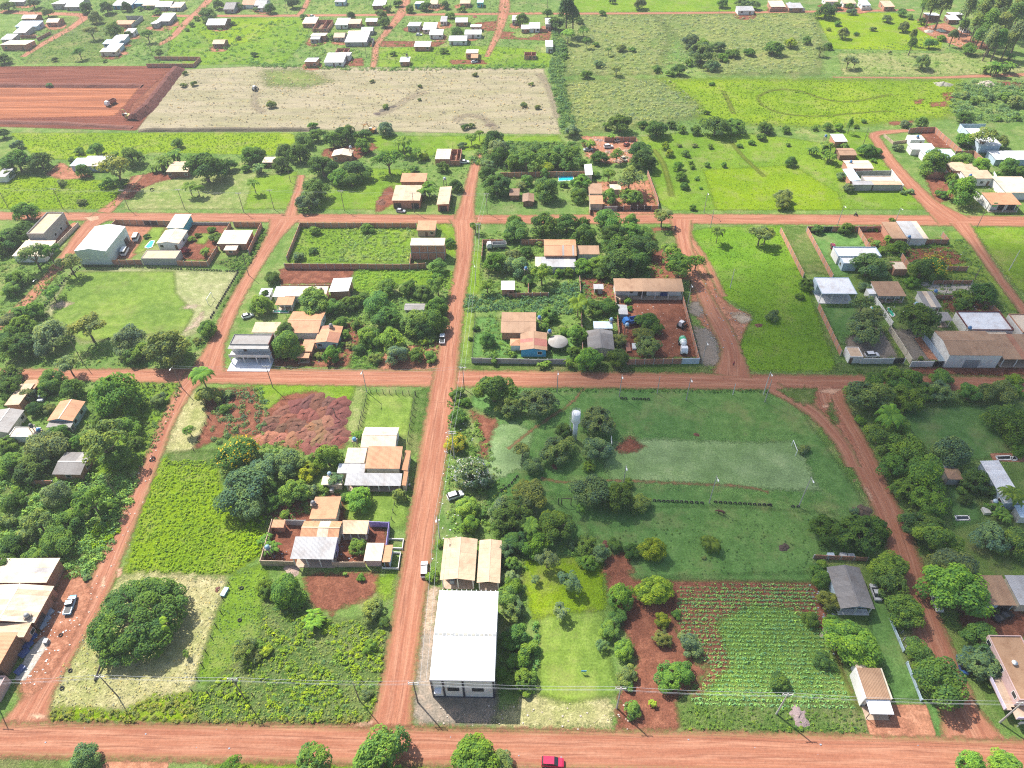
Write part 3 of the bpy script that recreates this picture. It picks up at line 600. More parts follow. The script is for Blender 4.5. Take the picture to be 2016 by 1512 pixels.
def frame_geo(w_, h, t):
    b = .1; V, F = [], []
    for (x0, x1, z0, z1) in ((-w_/2, w_/2, 0, b), (-w_/2, w_/2, h-b, h), (-w_/2, -w_/2+b, b, h-b), (w_/2-b, w_/2, b, h-b)):
        o = len(V); V += [(x0, -t/2, z0), (x1, -t/2, z0), (x1, t/2, z0), (x0, t/2, z0), (x0, -t/2, z1), (x1, -t/2, z1), (x1, t/2, z1), (x0, t/2, z1)]
        F += [tuple(i+o for i in f) for f in BOXF]
    return V, F
def house(t, rect, h, roof='gx', wc='white', rc='tan', label='', name='house', cat='house', F='', S='', ov=.35, rise=None, porch=0, add=None, st=1, odd=None, par=.5, trim=None, posts=3, sw=None, inner=None, lift=0):
    if len(rect) == 4:
        xl, yf, xr, yb = rect
        A, B, D = GT(t, xl, yf, h), GT(t, xr, yf, h), GT(t, xl, yb, h); x0, x1, y0, y1 = A.x, B.x, A.y, max(D.y, A.y+1.0)
    else: x0, x1, y0, y1 = rect[:4]
    a0, b0 = (x1-x0)/2, (y1-y0)/2; cx, cy_ = (x0+x1)/2, (y0+y1)/2
    if add is None:
        root = thing(name, label or name.replace('_', ' '), cat, (cx, cy_, 0)); root['ctr'] = (cx, cy_); off = Vector((0, 0, 0))
    else:
        root = add; off = Vector((cx-root.location.x, cy_-root.location.y, 0))
    mw = M_BRICK if wc.startswith('brick') else M_WALL; wcol = WC[wc]; rcol = RC[rc]
    px = PX((cx, cy_, h)); sw = sw or max(1.1, 11*mpp(*px))
    n0 = len(bpy.data.objects); made = []
    sub = obj('annex' if add is not None else 'tmp', None, root)  # temporary carrier, its children are moved onto the root
    ov = min(ov, a0*.3, b0*.3); flat = roof in ('flat', 'none')
    a, b = (a0, b0) if flat else (a0-ov, b0-ov)
    bf = -b+porch; yc = (bf+b)/2; hb = (b-bf)/2
    rise = rise if rise is not None else {'gx': b0*.28, 'gy': a0*.28, 'hip': min(a0, b0)*.4}.get(roof, b0*.16 if roof in ('sn', 'ss') else a0*.16)
    if roof == 'gx':
        prism('wall', sub, mw, wcol, [(bf, 0), (b, 0), (b, h), (0, h+rise*.93), (bf, h+(rise*.93*(1-abs(bf)/b) if porch else 0))], 'x', -a, a)
        slope(sub, [(-a0, -b0, h), (a0, -b0, h), (a0, 0, h+rise), (-a0, 0, h+rise)], rcol, 'x', sw, odd=odd); slope(sub, [(a0, b0, h), (-a0, b0, h), (-a0, 0, h+rise), (a0, 0, h+rise)], rcol, 'x', sw, odd=odd)
        box('ridge_cap', sub, M_METAL, [v*.9 for v in rcol], 0, 0, h+rise-.02, 2*a0, .35, .06)
    elif roof == 'gy':
        prism('wall', sub, mw, wcol, [(-a, 0), (a, 0), (a, h), (0, h+rise*.93), (-a, h)], 'y', bf, b)
        slope(sub, [(a0, -b0, h), (a0, b0, h), (0, b0, h+rise), (0, -b0, h+rise)], rcol, 'y', sw, odd=odd); slope(sub, [(-a0, b0, h), (-a0, -b0, h), (0, -b0, h+rise), (0, b0, h+rise)], rcol, 'y', sw, odd=odd)
        box('ridge_cap', sub, M_METAL, [v*.9 for v in rcol], 0, 0, h+rise-.02, .35, 2*b0, .06)
    elif roof == 'hip':
        box('wall', sub, mw, wcol, 0, yc, 0, 2*a, 2*hb, h)
        rr = max(a0-b0, 0); ry = max(b0-a0, 0); z = h+rise
        for q, ax in (([(-a0, -b0, h), (a0, -b0, h), (rr, -ry, z), (-rr, -ry, z)], 'x'), ([(a0, b0, h), (-a0, b0, h), (-rr, ry, z), (rr, ry, z)], 'x'), ([(a0, -b0, h), (a0, b0, h), (rr, ry, z), (rr, -ry, z)], 'y'), ([(-a0, b0, h), (-a0, -b0, h), (-rr, -ry, z), (-rr, ry, z)], 'y')):
            slab('roof_slope', sub, M_ROOFX if ax == 'x' else M_ROOFY, [v*random.uniform(.95, 1.05) for v in rcol], q, .06)
    elif roof in ('sn', 'ss', 'se', 'sw'):      # one slope; the letter names the high side
        zl = {'sn': (h, h, h+rise, h+rise), 'ss': (h+rise, h+rise, h, h), 'se': (h, h+rise, h+rise, h), 'sw': (h+rise, h, h, h+rise)}[roof]
        if roof in ('sn', 'ss'): prism('wall', sub, mw, wcol, [(bf, 0), (b, 0), (b, zl[3]-.08), (bf, zl[0]+(zl[3]-zl[0])*(porch/(2*b0))-.08)], 'x', -a, a)
        else: prism('wall', sub, mw, wcol, [(-a, 0), (a, 0), (a, zl[1]-.08), (-a, zl[0]-.08)], 'y', bf, b)
        P = [(-a0, -b0, zl[0]), (a0, -b0, zl[1]), (a0, b0, zl[2]), (-a0, b0, zl[3])]
        if roof in ('sn', 'ss'): slope(sub, P, rcol, 'x', sw, odd=odd)
        else: slope(sub, [P[1], P[2], P[3], P[0]], rcol, 'y', sw, odd=odd)
    elif roof == 'flat':
        box('wall', sub, mw, wcol, 0, yc, 0, 2*a, 2*hb, h-par)
        box('roof_deck', sub, M_FLAT, rcol, 0, 0, h-par, 2*a0-.02, 2*b0-.02, .1)
        for n_, x, y, sx, sy in (('parapet', 0, -b0+.08, 2*a0, .16), ('parapet', 0, b0-.08, 2*a0, .16), ('parapet', -a0+.08, 0, .16, 2*b0-.33), ('parapet', a0-.08, 0, .16, 2*b0-.33)):
            box(n_, sub, M_WALL if wc != 'brick' else mw, wcol if trim is None else WC[trim], x, y, h-par+.101 if not porch else h-par+.101, sx+.01, sy, par-.1)
    elif roof == 'none':
        for x, y, sx, sy in ((0, -b0+.08, 2*a0, .16), (0, b0-.08, 2*a0, .16), (-a0+.08, 0, .16, 2*b0-.33), (a0-.08, 0, .16, 2*b0-.33), (a0*.2, 0, .15, 2*b0-.34)):
            box('wall', sub, mw, wcol, x, y, 0, sx, sy, h*random.uniform(.8, 1.0))
        for sx in (-1, 1):
            for sy in (-1, 1): box('column', sub, M_WALL, WC['grey'], sx*(a0-.05), sy*(b0-.05), 0, .22, .22, h*1.12)
        box('floor_slab', sub, M_FLAT, WC['brown'], 0, 0, 0, 2*a0-.4, 2*b0-.4, .06)
    if trim and roof != 'flat': box('fascia', sub, M_METAL, WC[trim], 0, -b0-.03, h-.28, 2*a0, .05, .3)
    if porch:
        n = posts
        for i in range(n): box('post', sub, M_WALL, WC['white'] if wc != 'brick' else WC['brown'], -a+.15+(2*a-.3)*i/(n-1), -b0+ov+.1, 0, .22, .22, h-(par if flat else .1))
        box('porch_floor', sub, M_FLAT, WC['tan'] if wc != 'lblue' else WC['white'], 0, -b0+porch/2+.1, 0, 2*a, porch-.02, .12)
    fy = (-hb, yc)
    for lv in range(st):
        z0 = lv*2.9
        for i, ch in enumerate(F):
            if ch == '.': continue
            u = (i+.5)/len(F); opening(sub, ch, 'f', u, a, -bf, z0, WC['white'])
        side = 'r' if cx < 0 else 'l'
        for i, ch in enumerate(S):
            if ch == '.': continue
            opening(sub, ch, side, (i+.5)/len(S), a, b, z0, WC['white'])
    for ch in list(sub.children):
        ch.parent = root; ch.location = ch.location+off
    bpy.data.objects.remove(sub)
    return root
def extra(root, fn): fn(root)
H = house
BL, L1, M1 = (0, 3), (0, 2), (1, 2)
# ---- lower row, left to right
r = H(BL, (-260, 395, 265, 112), 3.6, 'gy', 'brick2', 'ltan', 'long workshop with patched pinkish sheet roof beside the parked blue pickup', 'workshop', 'workshop', S='g.d', rise=.8, odd=('tan', .15))
H(BL, (-260, 100, 370, -90), 3.4, 'se', 'brick2', 'ltan', add=r, rise=.7, odd=('lgrey', .15))
H(BL, (-100, 520, 195, 405), 3.0, 'se', 'brick', 'tan', 'small tan-roofed brick shed between the two workshops at the left edge', 'shed', 'shed', S='.w')
r = H(BL, (-420, 750, 0, 478), 4.2, 'se', 'brown', 'orange', 'orange-roofed brown workshop at the bottom left corner', 'workshop', 'workshop', rise=.6)
H(BL, (-330, 960, -40, 800), 2.8, 'flat', 'pink', 'grey', add=r)
w1 = H((1, 3), (1340, 838, 1838, 155), 8.5, 'gx', 'white', 'white', 'big white metal hall with dark blue trim and two front windows', 'warehouse', 'warehouse', F='', ov=.25, rise=1.1, trim='dgrey', sw=1.0)
def hall(root):
    c = root['ctr']; A = GT((1, 3), 1340, 838, 8.5); B = GT((1, 3), 1838, 838, 8.5); D = GT((1, 3), 1340, 155, 8.5); a, b = (B.x-A.x)/2, (D.y-A.y)/2; f = -b+.22
    for u in (-.62, -.0, .95, -.98): box('column', root, M_METAL, (.03, .035, .06), a*u, f, 0, .4, .2, 8.3)
    box('plinth', root, M_METAL, (.05, .06, .1), 0, f-.02, 0, 2*a-.7, .12, .35)
    for u in (-.32, .45):
        o = obj('window', cached('hallwin', lambda: pymesh('window', *frame_geo(2.4, 1.5, .12), M_METAL)), root, (.03, .03, .035), (a*u, f, 3.0))
        obj('pane', bmesh_box(2.2, .05, 1.3, M_GLASS), o, None, (0, 0, .1)); obj('mullion', bmesh_box(.06, .09, 1.3, M_DARK), o, None, (0, -.02, .1))
    for i in range(15): box('skylight', root, M_FLAT, (.36, .35, .3) if i % 2 else (.3, .31, .3), -a*.93+i*a*.133, -.55, 9.5, a*.11, .95, .05)
    for i in range(12): box('gutter_bracket', root, M_METAL, (.7, .7, .72), -a*.9+i*a*.164, b+.1, 8.45, .12, .3, .12)
    box('gutter', root, M_METAL, (.25, .26, .3), 0, -b-.06, 8.32, 2*a, .14, .16)
    box('side_awning', root, M_METAL, (.75, .75, .78), -a*.8, -b-.3, 4.0, a*.22, 1.1, .1)
hall(w1)
r = H((1, 3), (1418, 78, 1685, -240), 4.0, 'gy', 'brown', 'tan', 'tan twin-gabled shed joined behind the big white hall', 'storage_shed', 'shed', F='g', porch=2.5, posts=3, rise=.8)
H((1, 3), (1700, 98, 1878, -228), 3.6, 'gy', 'brown', 'tan', add=r, F='d', porch=2.0, posts=2, rise=.5)
r = H(M1, (812, 546, 1080, 390), 3.0, 'gx', 'white', 'ltan', 'pale-roofed house at the foot of the fenced green lawn', S='w')
r = H(M1, (845, 706, 1112, 552), 3.7, 'sn', 'cream', 'orange', 'rambling orange and grey roofed house beside the main dirt street', rise=.9)
H(M1, (1128, 722, 1172, 570), 2.9, 'sw', 'cream', 'orange', add=r, rise=.2)
H(M1, (690, 664, 842, 553), 2.9, 'sn', 'cream', 'ltan', add=r, rise=.3)
H(M1, (632, 742, 842, 672), 2.7, 'sn', 'cream', 'lgrey', add=r, rise=.2, odd=('white', .4))
H(M1, (690, 835, 1120, 748), 2.6, 'sn', 'green', 'lgrey', add=r, rise=.5, porch=2.0, posts=6)
H(M1, (1128, 838, 1160, 730), 2.7, 'sw', 'cream', 'orange', add=r, rise=.2)
H(M1, (510, 830, 670, 768), 2.4, 'sn', 'cream', 'ltan', add=r, rise=.2)
H(M1, (420, 1092, 628, 922), 2.9, 'se', 'cream', 'orange', 'orange sheet-roofed house with a water drum on its roof', S='.d', rise=.35)
r = H(M1, (275, 1396, 606, 1236), 3.9, 'sn', 'purple', 'lgrey', 'walled house with big light grey roof and purple walls', rise=.6, porch=2.6, posts=4, S='w')
H(M1, (350, 1230, 645, 1106), 3.3, 'gx', 'white', 'orange', add=r, rise=.7, odd=('ltan', .3))
H(M1, (656, 1205, 862, 1106), 2.8, 'sn', 'white', 'tan', add=r, rise=.3, porch=1.5, posts=4)
H(M1, (130, 1157, 226, 1100), 2.5, 'sn', 'brick', 'orange', 'tiny orange-roofed outhouse inside the purple house yard', 'shed', 'shed')
r = H(M1, (836, 1411, 972, 1277), 2.9, 'sn', 'pink', 'ltan', 'small pale-roofed garage at the gate of the purple house', 'garage', 'garage', rise=.2)
H(M1, (978, 1422, 1040, 1291), 2.6, 'se', 'lblue', 'orange', add=r, rise=.2, F='d')
# left edge, upper part of the lower block
r = H(L1, (358, 343, 556, 192), 2.9, 'gy', 'lblue', 'orange', 'orange gable-roofed house with grey awning left of the left street', S='w.w.', F='d', rise=.9)
H(L1, (350, 392, 540, 350), 2.3, 'sn', 'white', 'grey', add=r, porch=1.6, posts=3, rise=.2)
r = H(L1, (-150, 432, 62, 258), 2.9, 'gy', 'cream', 'grey', 'grey-roofed cream house at the left edge', S='w.w', rise=.8)
H(L1, (60, 462, 262, 388), 2.6, 'flat', 'white', 'ltan', add=r, par=.3)
r = H(L1, (30, 225, 150, 60), 2.9, 'se', 'brick', 'tan', 'tan-roofed house behind the parked silver car at the left edge', rise=.4, S='w')
H(L1, (150, 100, 268, 30), 2.7, 'se', 'brick', 'orange', add=r, rise=.3)
H(L1, (395, 752, 616, 580), 2.7, 'gx', 'brick2', 'dgrey', 'small dark-roofed brick house among trees left of the left street', S='w', F='.w.', rise=.7, odd=('grey', .3))
# ---- block of the left football pitch
r = H((0, 1), (200, 347, 332, 184), 5.6, 'flat', 'grey', 'tan', 'tall grey box building with tan roof beside the upper road', 'shop_building', 'building', S='w.w.w.d', par=.6, st=1)
H((0, 1), (90, 520, 330, 405), 3.0, 'sn', 'white', 'ltan', add=r, rise=.3); H((0, 1), (205, 408, 330, 370), 2.8, 'sn', 'white', 'ltan', add=r, rise=.2)
H((0, 1), (563, 482, 808, 292), 6.0, 'gy', 'green', 'white', 'large white metal warehouse with pale green end wall behind the pitch', 'warehouse', 'warehouse', S='..g', rise=1.0, ov=.15)
r = H((0, 1), (1190, 424, 1366, 322), 3.0, 'gy', 'white', 'ltan', 'white gabled house beside the small swimming pool', F='w.d', S='w', rise=.8)
H((0, 1), (1268, 306, 1398, 206), 3.4, 'sn', 'teal', 'ltan', add=r, rise=.4)
H((0, 1), (1076, 537, 1340, 474), 3.0, 'flat', 'grey', 'tan', 'flat-roofed grey outbuilding in the wall behind the pitch', 'outbuilding', 'building', par=.25)
r = H((0, 1), (1655, 426, 1880, 326), 3.0, 'sn', 'brick', 'ltan', 'unplastered brick house with pale roof at the street corner', rise=.3, F='.d', S='w')
H((0, 1), (1705, 476, 1802, 436), 2.3, 'sn', 'brick', 'ltan', add=r, rise=.15, F='w')
r = H((0, 1), (1752, 1192, 2050, 1115), 6.0, 'flat', 'white', 'grey', 'two-storey white corner house with balcony at the road crossing', 'corner_house', 'house', par=.35, F='', trim='dgrey')
def corner(root):
    A = GT((0, 1), 1752, 1192, 6.0); B = GT((0, 1), 2050, 1192, 6.0); D = GT((0, 1), 1752, 1115, 6.0); a, b = (B.x-A.x)/2, (D.y-A.y)/2
    for u in (.1, .35, .6, .85): opening(root, 'w' if u not in (.35,) else 'd', 'f', u, a, b, 3.0, WC['white'])
    for u in (.2, .5, .8): opening(root, 'g', 'f', u, a, b, 0, WC['white'])
    box('balcony', root, M_WALL, WC['white'], 0, -b-1.3, 2.75, 2*a+.6, 2.6, .2); box('balcony_rail', root, M_WALL, WC['white'], 0, -b-2.5, 2.95, 2*a+.6, .12, .8)
    box('canopy', root, M_FLAT, WC['grey'], 0, -b-.9, 5.5, 2*a+.4, 1.8, .12); box('terrace', root, M_FLAT, (.62, .64, .68), 0, -b-3.2, 0, 2*a+1.0, 6.0, .18)
    for i in range(4): box('column', root, M_WALL, WC['white'], -a+2*a*i/3, -b-2.45, .18, .25, .25, 2.56)
    box('side_wall', root, M_WALL, WC['maroon'], a+.1, 0, 0, .2, 2*b+.3, 6.3)
corner(r)
# ---- block between the left and the main street
r = H((1, 1), (1050, 96, 1266, -15), 3.9, 'sn', 'brick', 'tan', 'brick double garage with tan and white roof at the upper crossing', 'garage_building', 'garage', F='g.g', rise=.4, odd=('white', .25))
H((1, 0), (1116, 1388, 1312, 1330), 3.2, 'sn', 'brick', 'orange', add=r, rise=.6)
H((1, 1), (1393, 127, 1488, -8), 3.3, 'se', 'brick', 'tan', 'narrow tan-roofed brick shop right of the double garage', 'shop_building', 'shop', F='g', rise=.3)
H((1, 1), (1240, 323, 1384, 254), 3.0, 'sn', 'tan', 'orange', 'small orange-roofed house above the unfinished brick building', F='.dw', rise=.35)
r = H((1, 1), (1190, 438, 1453, 386), 6.3, 'sn', 'brick', 'ltan', 'unfinished two-storey brick building with concrete frame by the walled lot', 'unfinished_building', 'building', rise=.3, ov=.2)
def frame2(root):
    A = GT((1, 1), 1190, 438, 6.3); B = GT((1, 1), 1453, 438, 6.3); D = GT((1, 1), 1190, 386, 6.3); a, b = (B.x-A.x)/2-.2, (D.y-A.y)/2-.2
    for i in range(5): box('column', root, M_WALL, WC['grey'], -a+2*a*i/4, -b-.03, 0, .3, .2, 6.2)
    for z in (2.9, 5.9): box('beam', root, M_WALL, WC['grey'], 0, -b-.05, z, 2*a, .2, .3)
frame2(r)
H((1, 1), (570, 793, 722, 690), 4.0, 'se', 'brick', 'white', 'bright white-roofed shed behind the orange-roofed houses', 'shed', 'shed', rise=.4, S='g')
r = H((1, 1), (235, 826, 548, 756), 2.9, 'sn', 'white', 'ltan', 'long pale-roofed row house behind the small covered pool', rise=.4)
H((1, 1), (140, 830, 235, 757), 2.8, 'sn', 'white', 'white', add=r, rise=.3); H((1, 1), (160, 893, 292, 832), 2.6, 'sn', 'white', 'orange', add=r, rise=.2, porch=2.0)
H((1, 1), (30, 828, 120, 768), 2.4, 'sn', 'white', 'white', add=r, rise=.2)
r = H((1, 1), (232, 1106, 492, 942), 3.1, 'gx', 'white', 'orange', 'orange gable-roofed house with curved front eave beside the corner house', S='.w', rise=.9)
H((1, 1), (-20, 1102, 178, 1028), 2.9, 'sn', 'white', 'tan', add=r, rise=.3)
H((1, 1), (460, 1182, 642, 1055), 2.8, 'gy', 'lblue', 'orange', 'rusty orange gabled house with pale blue front', F='w.d', rise=.6, odd=('rust', .25))
r = H((1, 1), (355, 1248, 442, 1162), 2.6, 'sn', 'brick', 'orange', 'narrow orange-roofed annex facing the middle road', 'shed', 'shed', rise=.3)
H((1, 1), (325, 1298, 417, 1262), 2.3, 'sn', 'brick', 'orange', add=r, porch=1.3, posts=2, rise=.15)
H((1, 1), (1145, 932, 1300, 882), 2.8, 'gx', 'white', 'grey', 'grey-roofed cottage half hidden under the mango trees', F='w.d', rise=.6)
# ---- block right of the main street
H((1, 1), (1885, 777, 1990, 712), 3.0, 'sn', 'brick', 'white', 'small white-roofed brick house in the shady garden', F='.d', rise=.2)
r = H((2, 1), (-55, 1105, 215, 948), 3.2, 'gx', 'brick', 'brown', 'brown-roofed brick house with grey parapet beside the blue house', F='..', rise=.6, odd=('lgrey', .1))
r = H((2, 1), (92, 1238, 300, 1103), 3.0, 'gy', 'blue', 'brown', 'bright blue house with rusty gabled roof facing the middle road', F='.w', rise=.7, odd=('red', .25))
H((2, 1), (15, 1203, 100, 1150), 2.5, 'hip', 'white', 'orange', add=r)
r = H((2, 1), (276, 516, 525, 393), 4.4, 'gx', 'brick', 'orange', 'orange arched-roof barn among the mango trees', 'barn', 'barn', rise=.9, odd=None)
def strips(root):
    A = GT((2, 1), 276, 516, 4.4); B = GT((2, 1), 525, 516, 4.4); D = GT((2, 1), 276, 393, 4.4); a, b = (B.x-A.x)/2, (D.y-A.y)/2
    for u in (.18, .8):
        slab('skylight_strip', root, M_ROOFX, RC['grey'], [(a*u-.35, -b-.02, 4.45), (a*u+.35, -b-.02, 4.45), (a*u+.35, -.02, 5.36), (a*u-.35, -.02, 5.36)], .04)
strips(r)
H((2, 1), (530, 506, 700, 446), 3.1, 'sn', 'white', 'brown', add=r, rise=.4)
H((2, 1), (207, 602, 520, 532), 3.0, 'sn', 'white', 'ltan', 'long pale sheet-roofed house in front of the orange barn', F='.w..d', rise=.4, odd=('lgrey', .4))
r = H((2, 1), (815, 788, 1345, 702), 3.7, 'sn', 'white', 'brown', 'long grey-brown open-fronted shed at the back of the truck yard', 'machine_shed', 'shed', rise=.7, porch=2.2, posts=6, F='.wg...')
H((2, 1), (610, 1235, 815, 1090), 3.0, 'gy', 'cream', 'dgrey', 'dark grey gabled house between garden trees behind the middle road', F='w.d', rise=.9, odd=('grey', .15))
H((2, 1), (655, 1072, 800, 1022), 2.6, 'sn', 'grey', 'blue', 'bluish-white sheet-roofed lean-to behind the dark grey house', 'shed', 'shed', porch=1.6, posts=3, rise=.2)
H((2, 1), (655, 772, 732, 736), 2.3, 'sn', 'grey', 'lgrey', 'little pale-roofed hut left of the open-fronted shed', 'shed', 'shed', F='d.', rise=.15)
H((2, 1), (846, 966, 918, 892), 2.6, 'sw', 'grey', 'lgrey', 'white lean-to shelter at the left side of the truck yard', 'shed', 'shed', rise=.2, S='d')
# ---- right block
r = H((3, 1), (1128, 386, 1290, 256), 3.3, 'sn', 'white', 'lgrey', 'white house with half brown half white roof by the upper road', F='', rise=.2, odd=('ltan', .3))
H((3, 1), (1008, 386, 1124, 262), 3.3, 'sn', 'brick', 'brown', add=r, rise=.2)
r = H((3, 1), (600, 520, 930, 448), 3.6, 'flat', 'white', 'white', 'modern white flat-roofed house with dark front block and lawn', 'modern_house', 'house', par=.45, trim='lblue')
H((3, 1), (640, 575, 745, 522), 3.3, 'flat', 'lblue', 'white', add=r, par=.35, F='.', S='w')
H((3, 1), (475, 807, 745, 682), 4.3, 'flat', 'lblue', 'white', 'modern box pavilion with white roof and open pillared front', 'pavilion', 'pavilion', par=.25, porch=5.5, posts=4)
r = H((3, 1), (905, 825, 1120, 718), 3.0, 'sn', 'white', 'brown', 'brown-roofed barbecue house with white pillars beside the green pool', porch=2.2, posts=4, rise=.3)
H((3, 1), (835, 808, 890, 768), 2.7, 'flat', 'white', 'white', add=r, par=.2)
H((3, 1), (1270, 910, 1390, 793), 2.8, 'sn', 'white', 'grey', 'grey-brown roofed outbuilding right of the barbecue house', 'outbuilding', 'building', F='..d', rise=.25, odd=('ltan', .2))
r = H((3, 1), (1600, 1080, 1940, 938), 3.8, 'flat', 'white', 'white', 'white parapet house with maroon edge behind the brown warehouse', par=.55, trim='maroon')
H((3, 1), (1660, 1120, 1890, 1045), 3.0, 'sn', 'white', 'ltan', add=r, rise=.2)
H((3, 1), (1380, 1012, 1475, 948), 3.0, 'sn', 'white', 'grey', 'small carport left of the white parapet house', 'carport', 'carport', porch=2.5, posts=2, rise=.1)
r = H((3, 1), (1450, 1277, 1856, 1090), 5.2, 'gx', 'white', 'brown', 'big brown-roofed warehouse beside the tree hedge on the middle road', 'warehouse', 'warehouse', F='.G.', rise=1.0, ov=.15)
r = H((3, 1), (1862, 1308, 2200, 1122), 3.5, 'sn', 'brick2', 'brown', 'open brown-roofed carport joined to the right end of the warehouse', 'carport', 'carport', porch=6.0, posts=4, rise=.4, odd=('rust', .3))
H((3, 1), (690, 1287, 790, 1213), 2.8, 'flat', 'white', 'tan', 'white gatehouse with littered roof at the driveway gate', 'gatehouse', 'gatehouse', par=.2, F='d..')
H((3, 1), (2010, 1100, 2150, 960), 4.0, 'flat', 'white', 'ltan', 'white house with red edge at the right frame edge', par=.4, trim='brick', S='w')
H((3, 1), (1030, 620, 1130, 560), 2.8, 'flat', 'brick', 'ltan', 'brick hut between the two garden trees', 'hut', 'hut', par=.2)
# ---- upper right cluster
r = H((3, 0), (672, 1286, 872, 1224), 3.0, 'gx', 'brick', 'ltan', 'pale-roofed house with a grey walled yard at the upper street bend', rise=.4)
H((3, 0), (690, 1380, 770, 1290), 2.9, 'se', 'brick', 'blue', add=r, rise=.3)
H((3, 0), (805, 1380, 1030, 1340), 2.7, 'flat', 'grey', 'ltan', add=r, par=.4); H((3, 0), (715, 1410, 870, 1385), 2.9, 'sn', 'grey', 'lgrey', add=r, rise=.15); H((3, 0), (870, 1410, 1090, 1385), 2.9, 'sn', 'grey', 'tan', add=r, rise=.15)
H((3, 0), (572, 1080, 672, 1025), 2.9, 'sn', 'brick', 'white', 'small white-roofed brick house beside the banana clumps', rise=.2)
H((3, 0), (610, 1185, 745, 1130), 2.5, 'gx', 'wood' if 'wood' in WC else 'brown', 'brown', 'old sagging brown-roofed hut beside the banana clumps', 'hut', 'hut', rise=.6)
r = H((3, 0), (1160, 1140, 1345, 1098), 3.0, 'sn', 'white', 'white', 'white-roofed house in front of the red earth yard', rise=.3)
H((3, 0), (1268, 1200, 1510, 1142), 3.2, 'sn', 'white', 'blue', add=r, rise=.3, F='.w')
H((3, 0), (1155, 1066, 1262, 1030), 3.0, 'flat', 'white', 'white', 'small white flat-roofed house with blue water tank', par=.2, F='.d')
r = H((3, 0), (1300, 1315, 1440, 1285), 2.8, 'sn', 'brick', 'tan', 'tan-roofed brick house behind the round street trees', rise=.2)
H((3, 0), (1470, 1305, 1680, 1242), 3.0, 'sn', 'brick', 'tan', add=r, rise=.3, F='.d.')
H((3, 0), (1580, 1362, 1792, 1302), 3.6, 'sn', 'white', 'tan', 'narrow white house with tan roof and dark porch near the right edge', F='d.wd', rise=.3)
H((3, 0), (1880, 1470, 2120, 1352), 3.4, 'sn', 'white', 'ltan', 'white house with broad pale roof at the upper right edge', rise=.3)
r = H((3, 1), (1768, 127, 2000, 40), 3.6, 'sn', 'white', 'orange', 'white garage with orange roof and green sign at the upper right', 'garage_building', 'garage', F='.gg', rise=.3, porch=1.8, posts=3)
H((3, 0), (1690, 1110, 1850, 985), 4.0, 'sn', 'paleblue', 'white', 'pale blue workshop with white roof at the upper right', 'workshop', 'workshop', rise=.4)
H((3, 0), (1800, 1218, 2120, 1150), 3.0, 'gx', 'lblue', 'white', 'white-roofed pale blue house at the upper right edge', rise=.4)
# ---- upper middle
r = H((2, 0), (618, 1478, 722, 1406), 3.1, 'sn', 'cream', 'brown', 'brown and orange roofed house beside the brick-walled yard', rise=.4, S='.w')
H((2, 1), (628, 122, 730, 62), 3.0, 'sn', 'cream', 'orange', add=r, rise=.3); H((2, 0), (780, 1447, 866, 1410), 2.9, 'sn', 'cream', 'ltan', add=r, rise=.2)
H((2, 0), (590, 1338, 648, 1256), 2.9, 'se', 'white', 'white', 'white lean-to beside the turquoise pool', 'shed', 'shed', rise=.4)
H((2, 0), (10, 1492, 88, 1438), 2.4, 'gx', 'brown', 'dbrown', 'old brown wooden shed left of the round tree by the upper road', 'shed', 'shed', rise=.5)
H((2, 0), (110, 1540, 200, 1478), 2.4, 'gy', 'brown', 'dbrown', 'second old brown shed under the round tree by the upper road', 'shed', 'shed', rise=.5)
H((1, 0), (590, 1192, 742, 1145), 2.9, 'gy', 'brick', 'ltan', 'tan gabled house ringed by dark trees below the mown field', rise=.9, F='w.d')
r = H((1, 0), (1380, 1214, 1494, 1138), 3.1, 'sn', 'brick', 'ltan', 'brick house with pale roof and open yard beside the parked white car', rise=.15, ov=.1)
H((1, 0), (1494, 1222, 1572, 1135), 2.6, 'none', 'brick', 'ltan', add=r)
H((1, 0), (60, 1240, 146, 1200), 2.5, 'sn', 'brown', 'ltan', 'pale-roofed hut among shrubs below the lime pasture', 'hut', 'hut', rise=.2)
r = H((0, 0), (640, 1228, 848, 1194), 3.0, 'sn', 'white', 'white', 'white L-shaped house below the lime pasture', rise=.3)
H((0, 0), (530, 1266, 645, 1208), 2.8, 'sn', 'lblue', 'blue', add=r, rise=.2); H((0, 0), (645, 1268, 795, 1230), 2.7, 'sn', 'lblue', 'ltan', add=r, rise=.2, F='.w.')
H((0, 0), (1265, 1312, 1432, 1232), 2.9, 'gx', 'brown', 'tan', 'tan-roofed house half ringed by banana clumps', F='w.d.w', rise=.6, odd=('rust', .1))
H((0, 0), (-40, 1350, 40, 1290), 2.8, 'sn', 'white', 'lgrey', 'pale house at the left edge below the pasture', rise=.3)
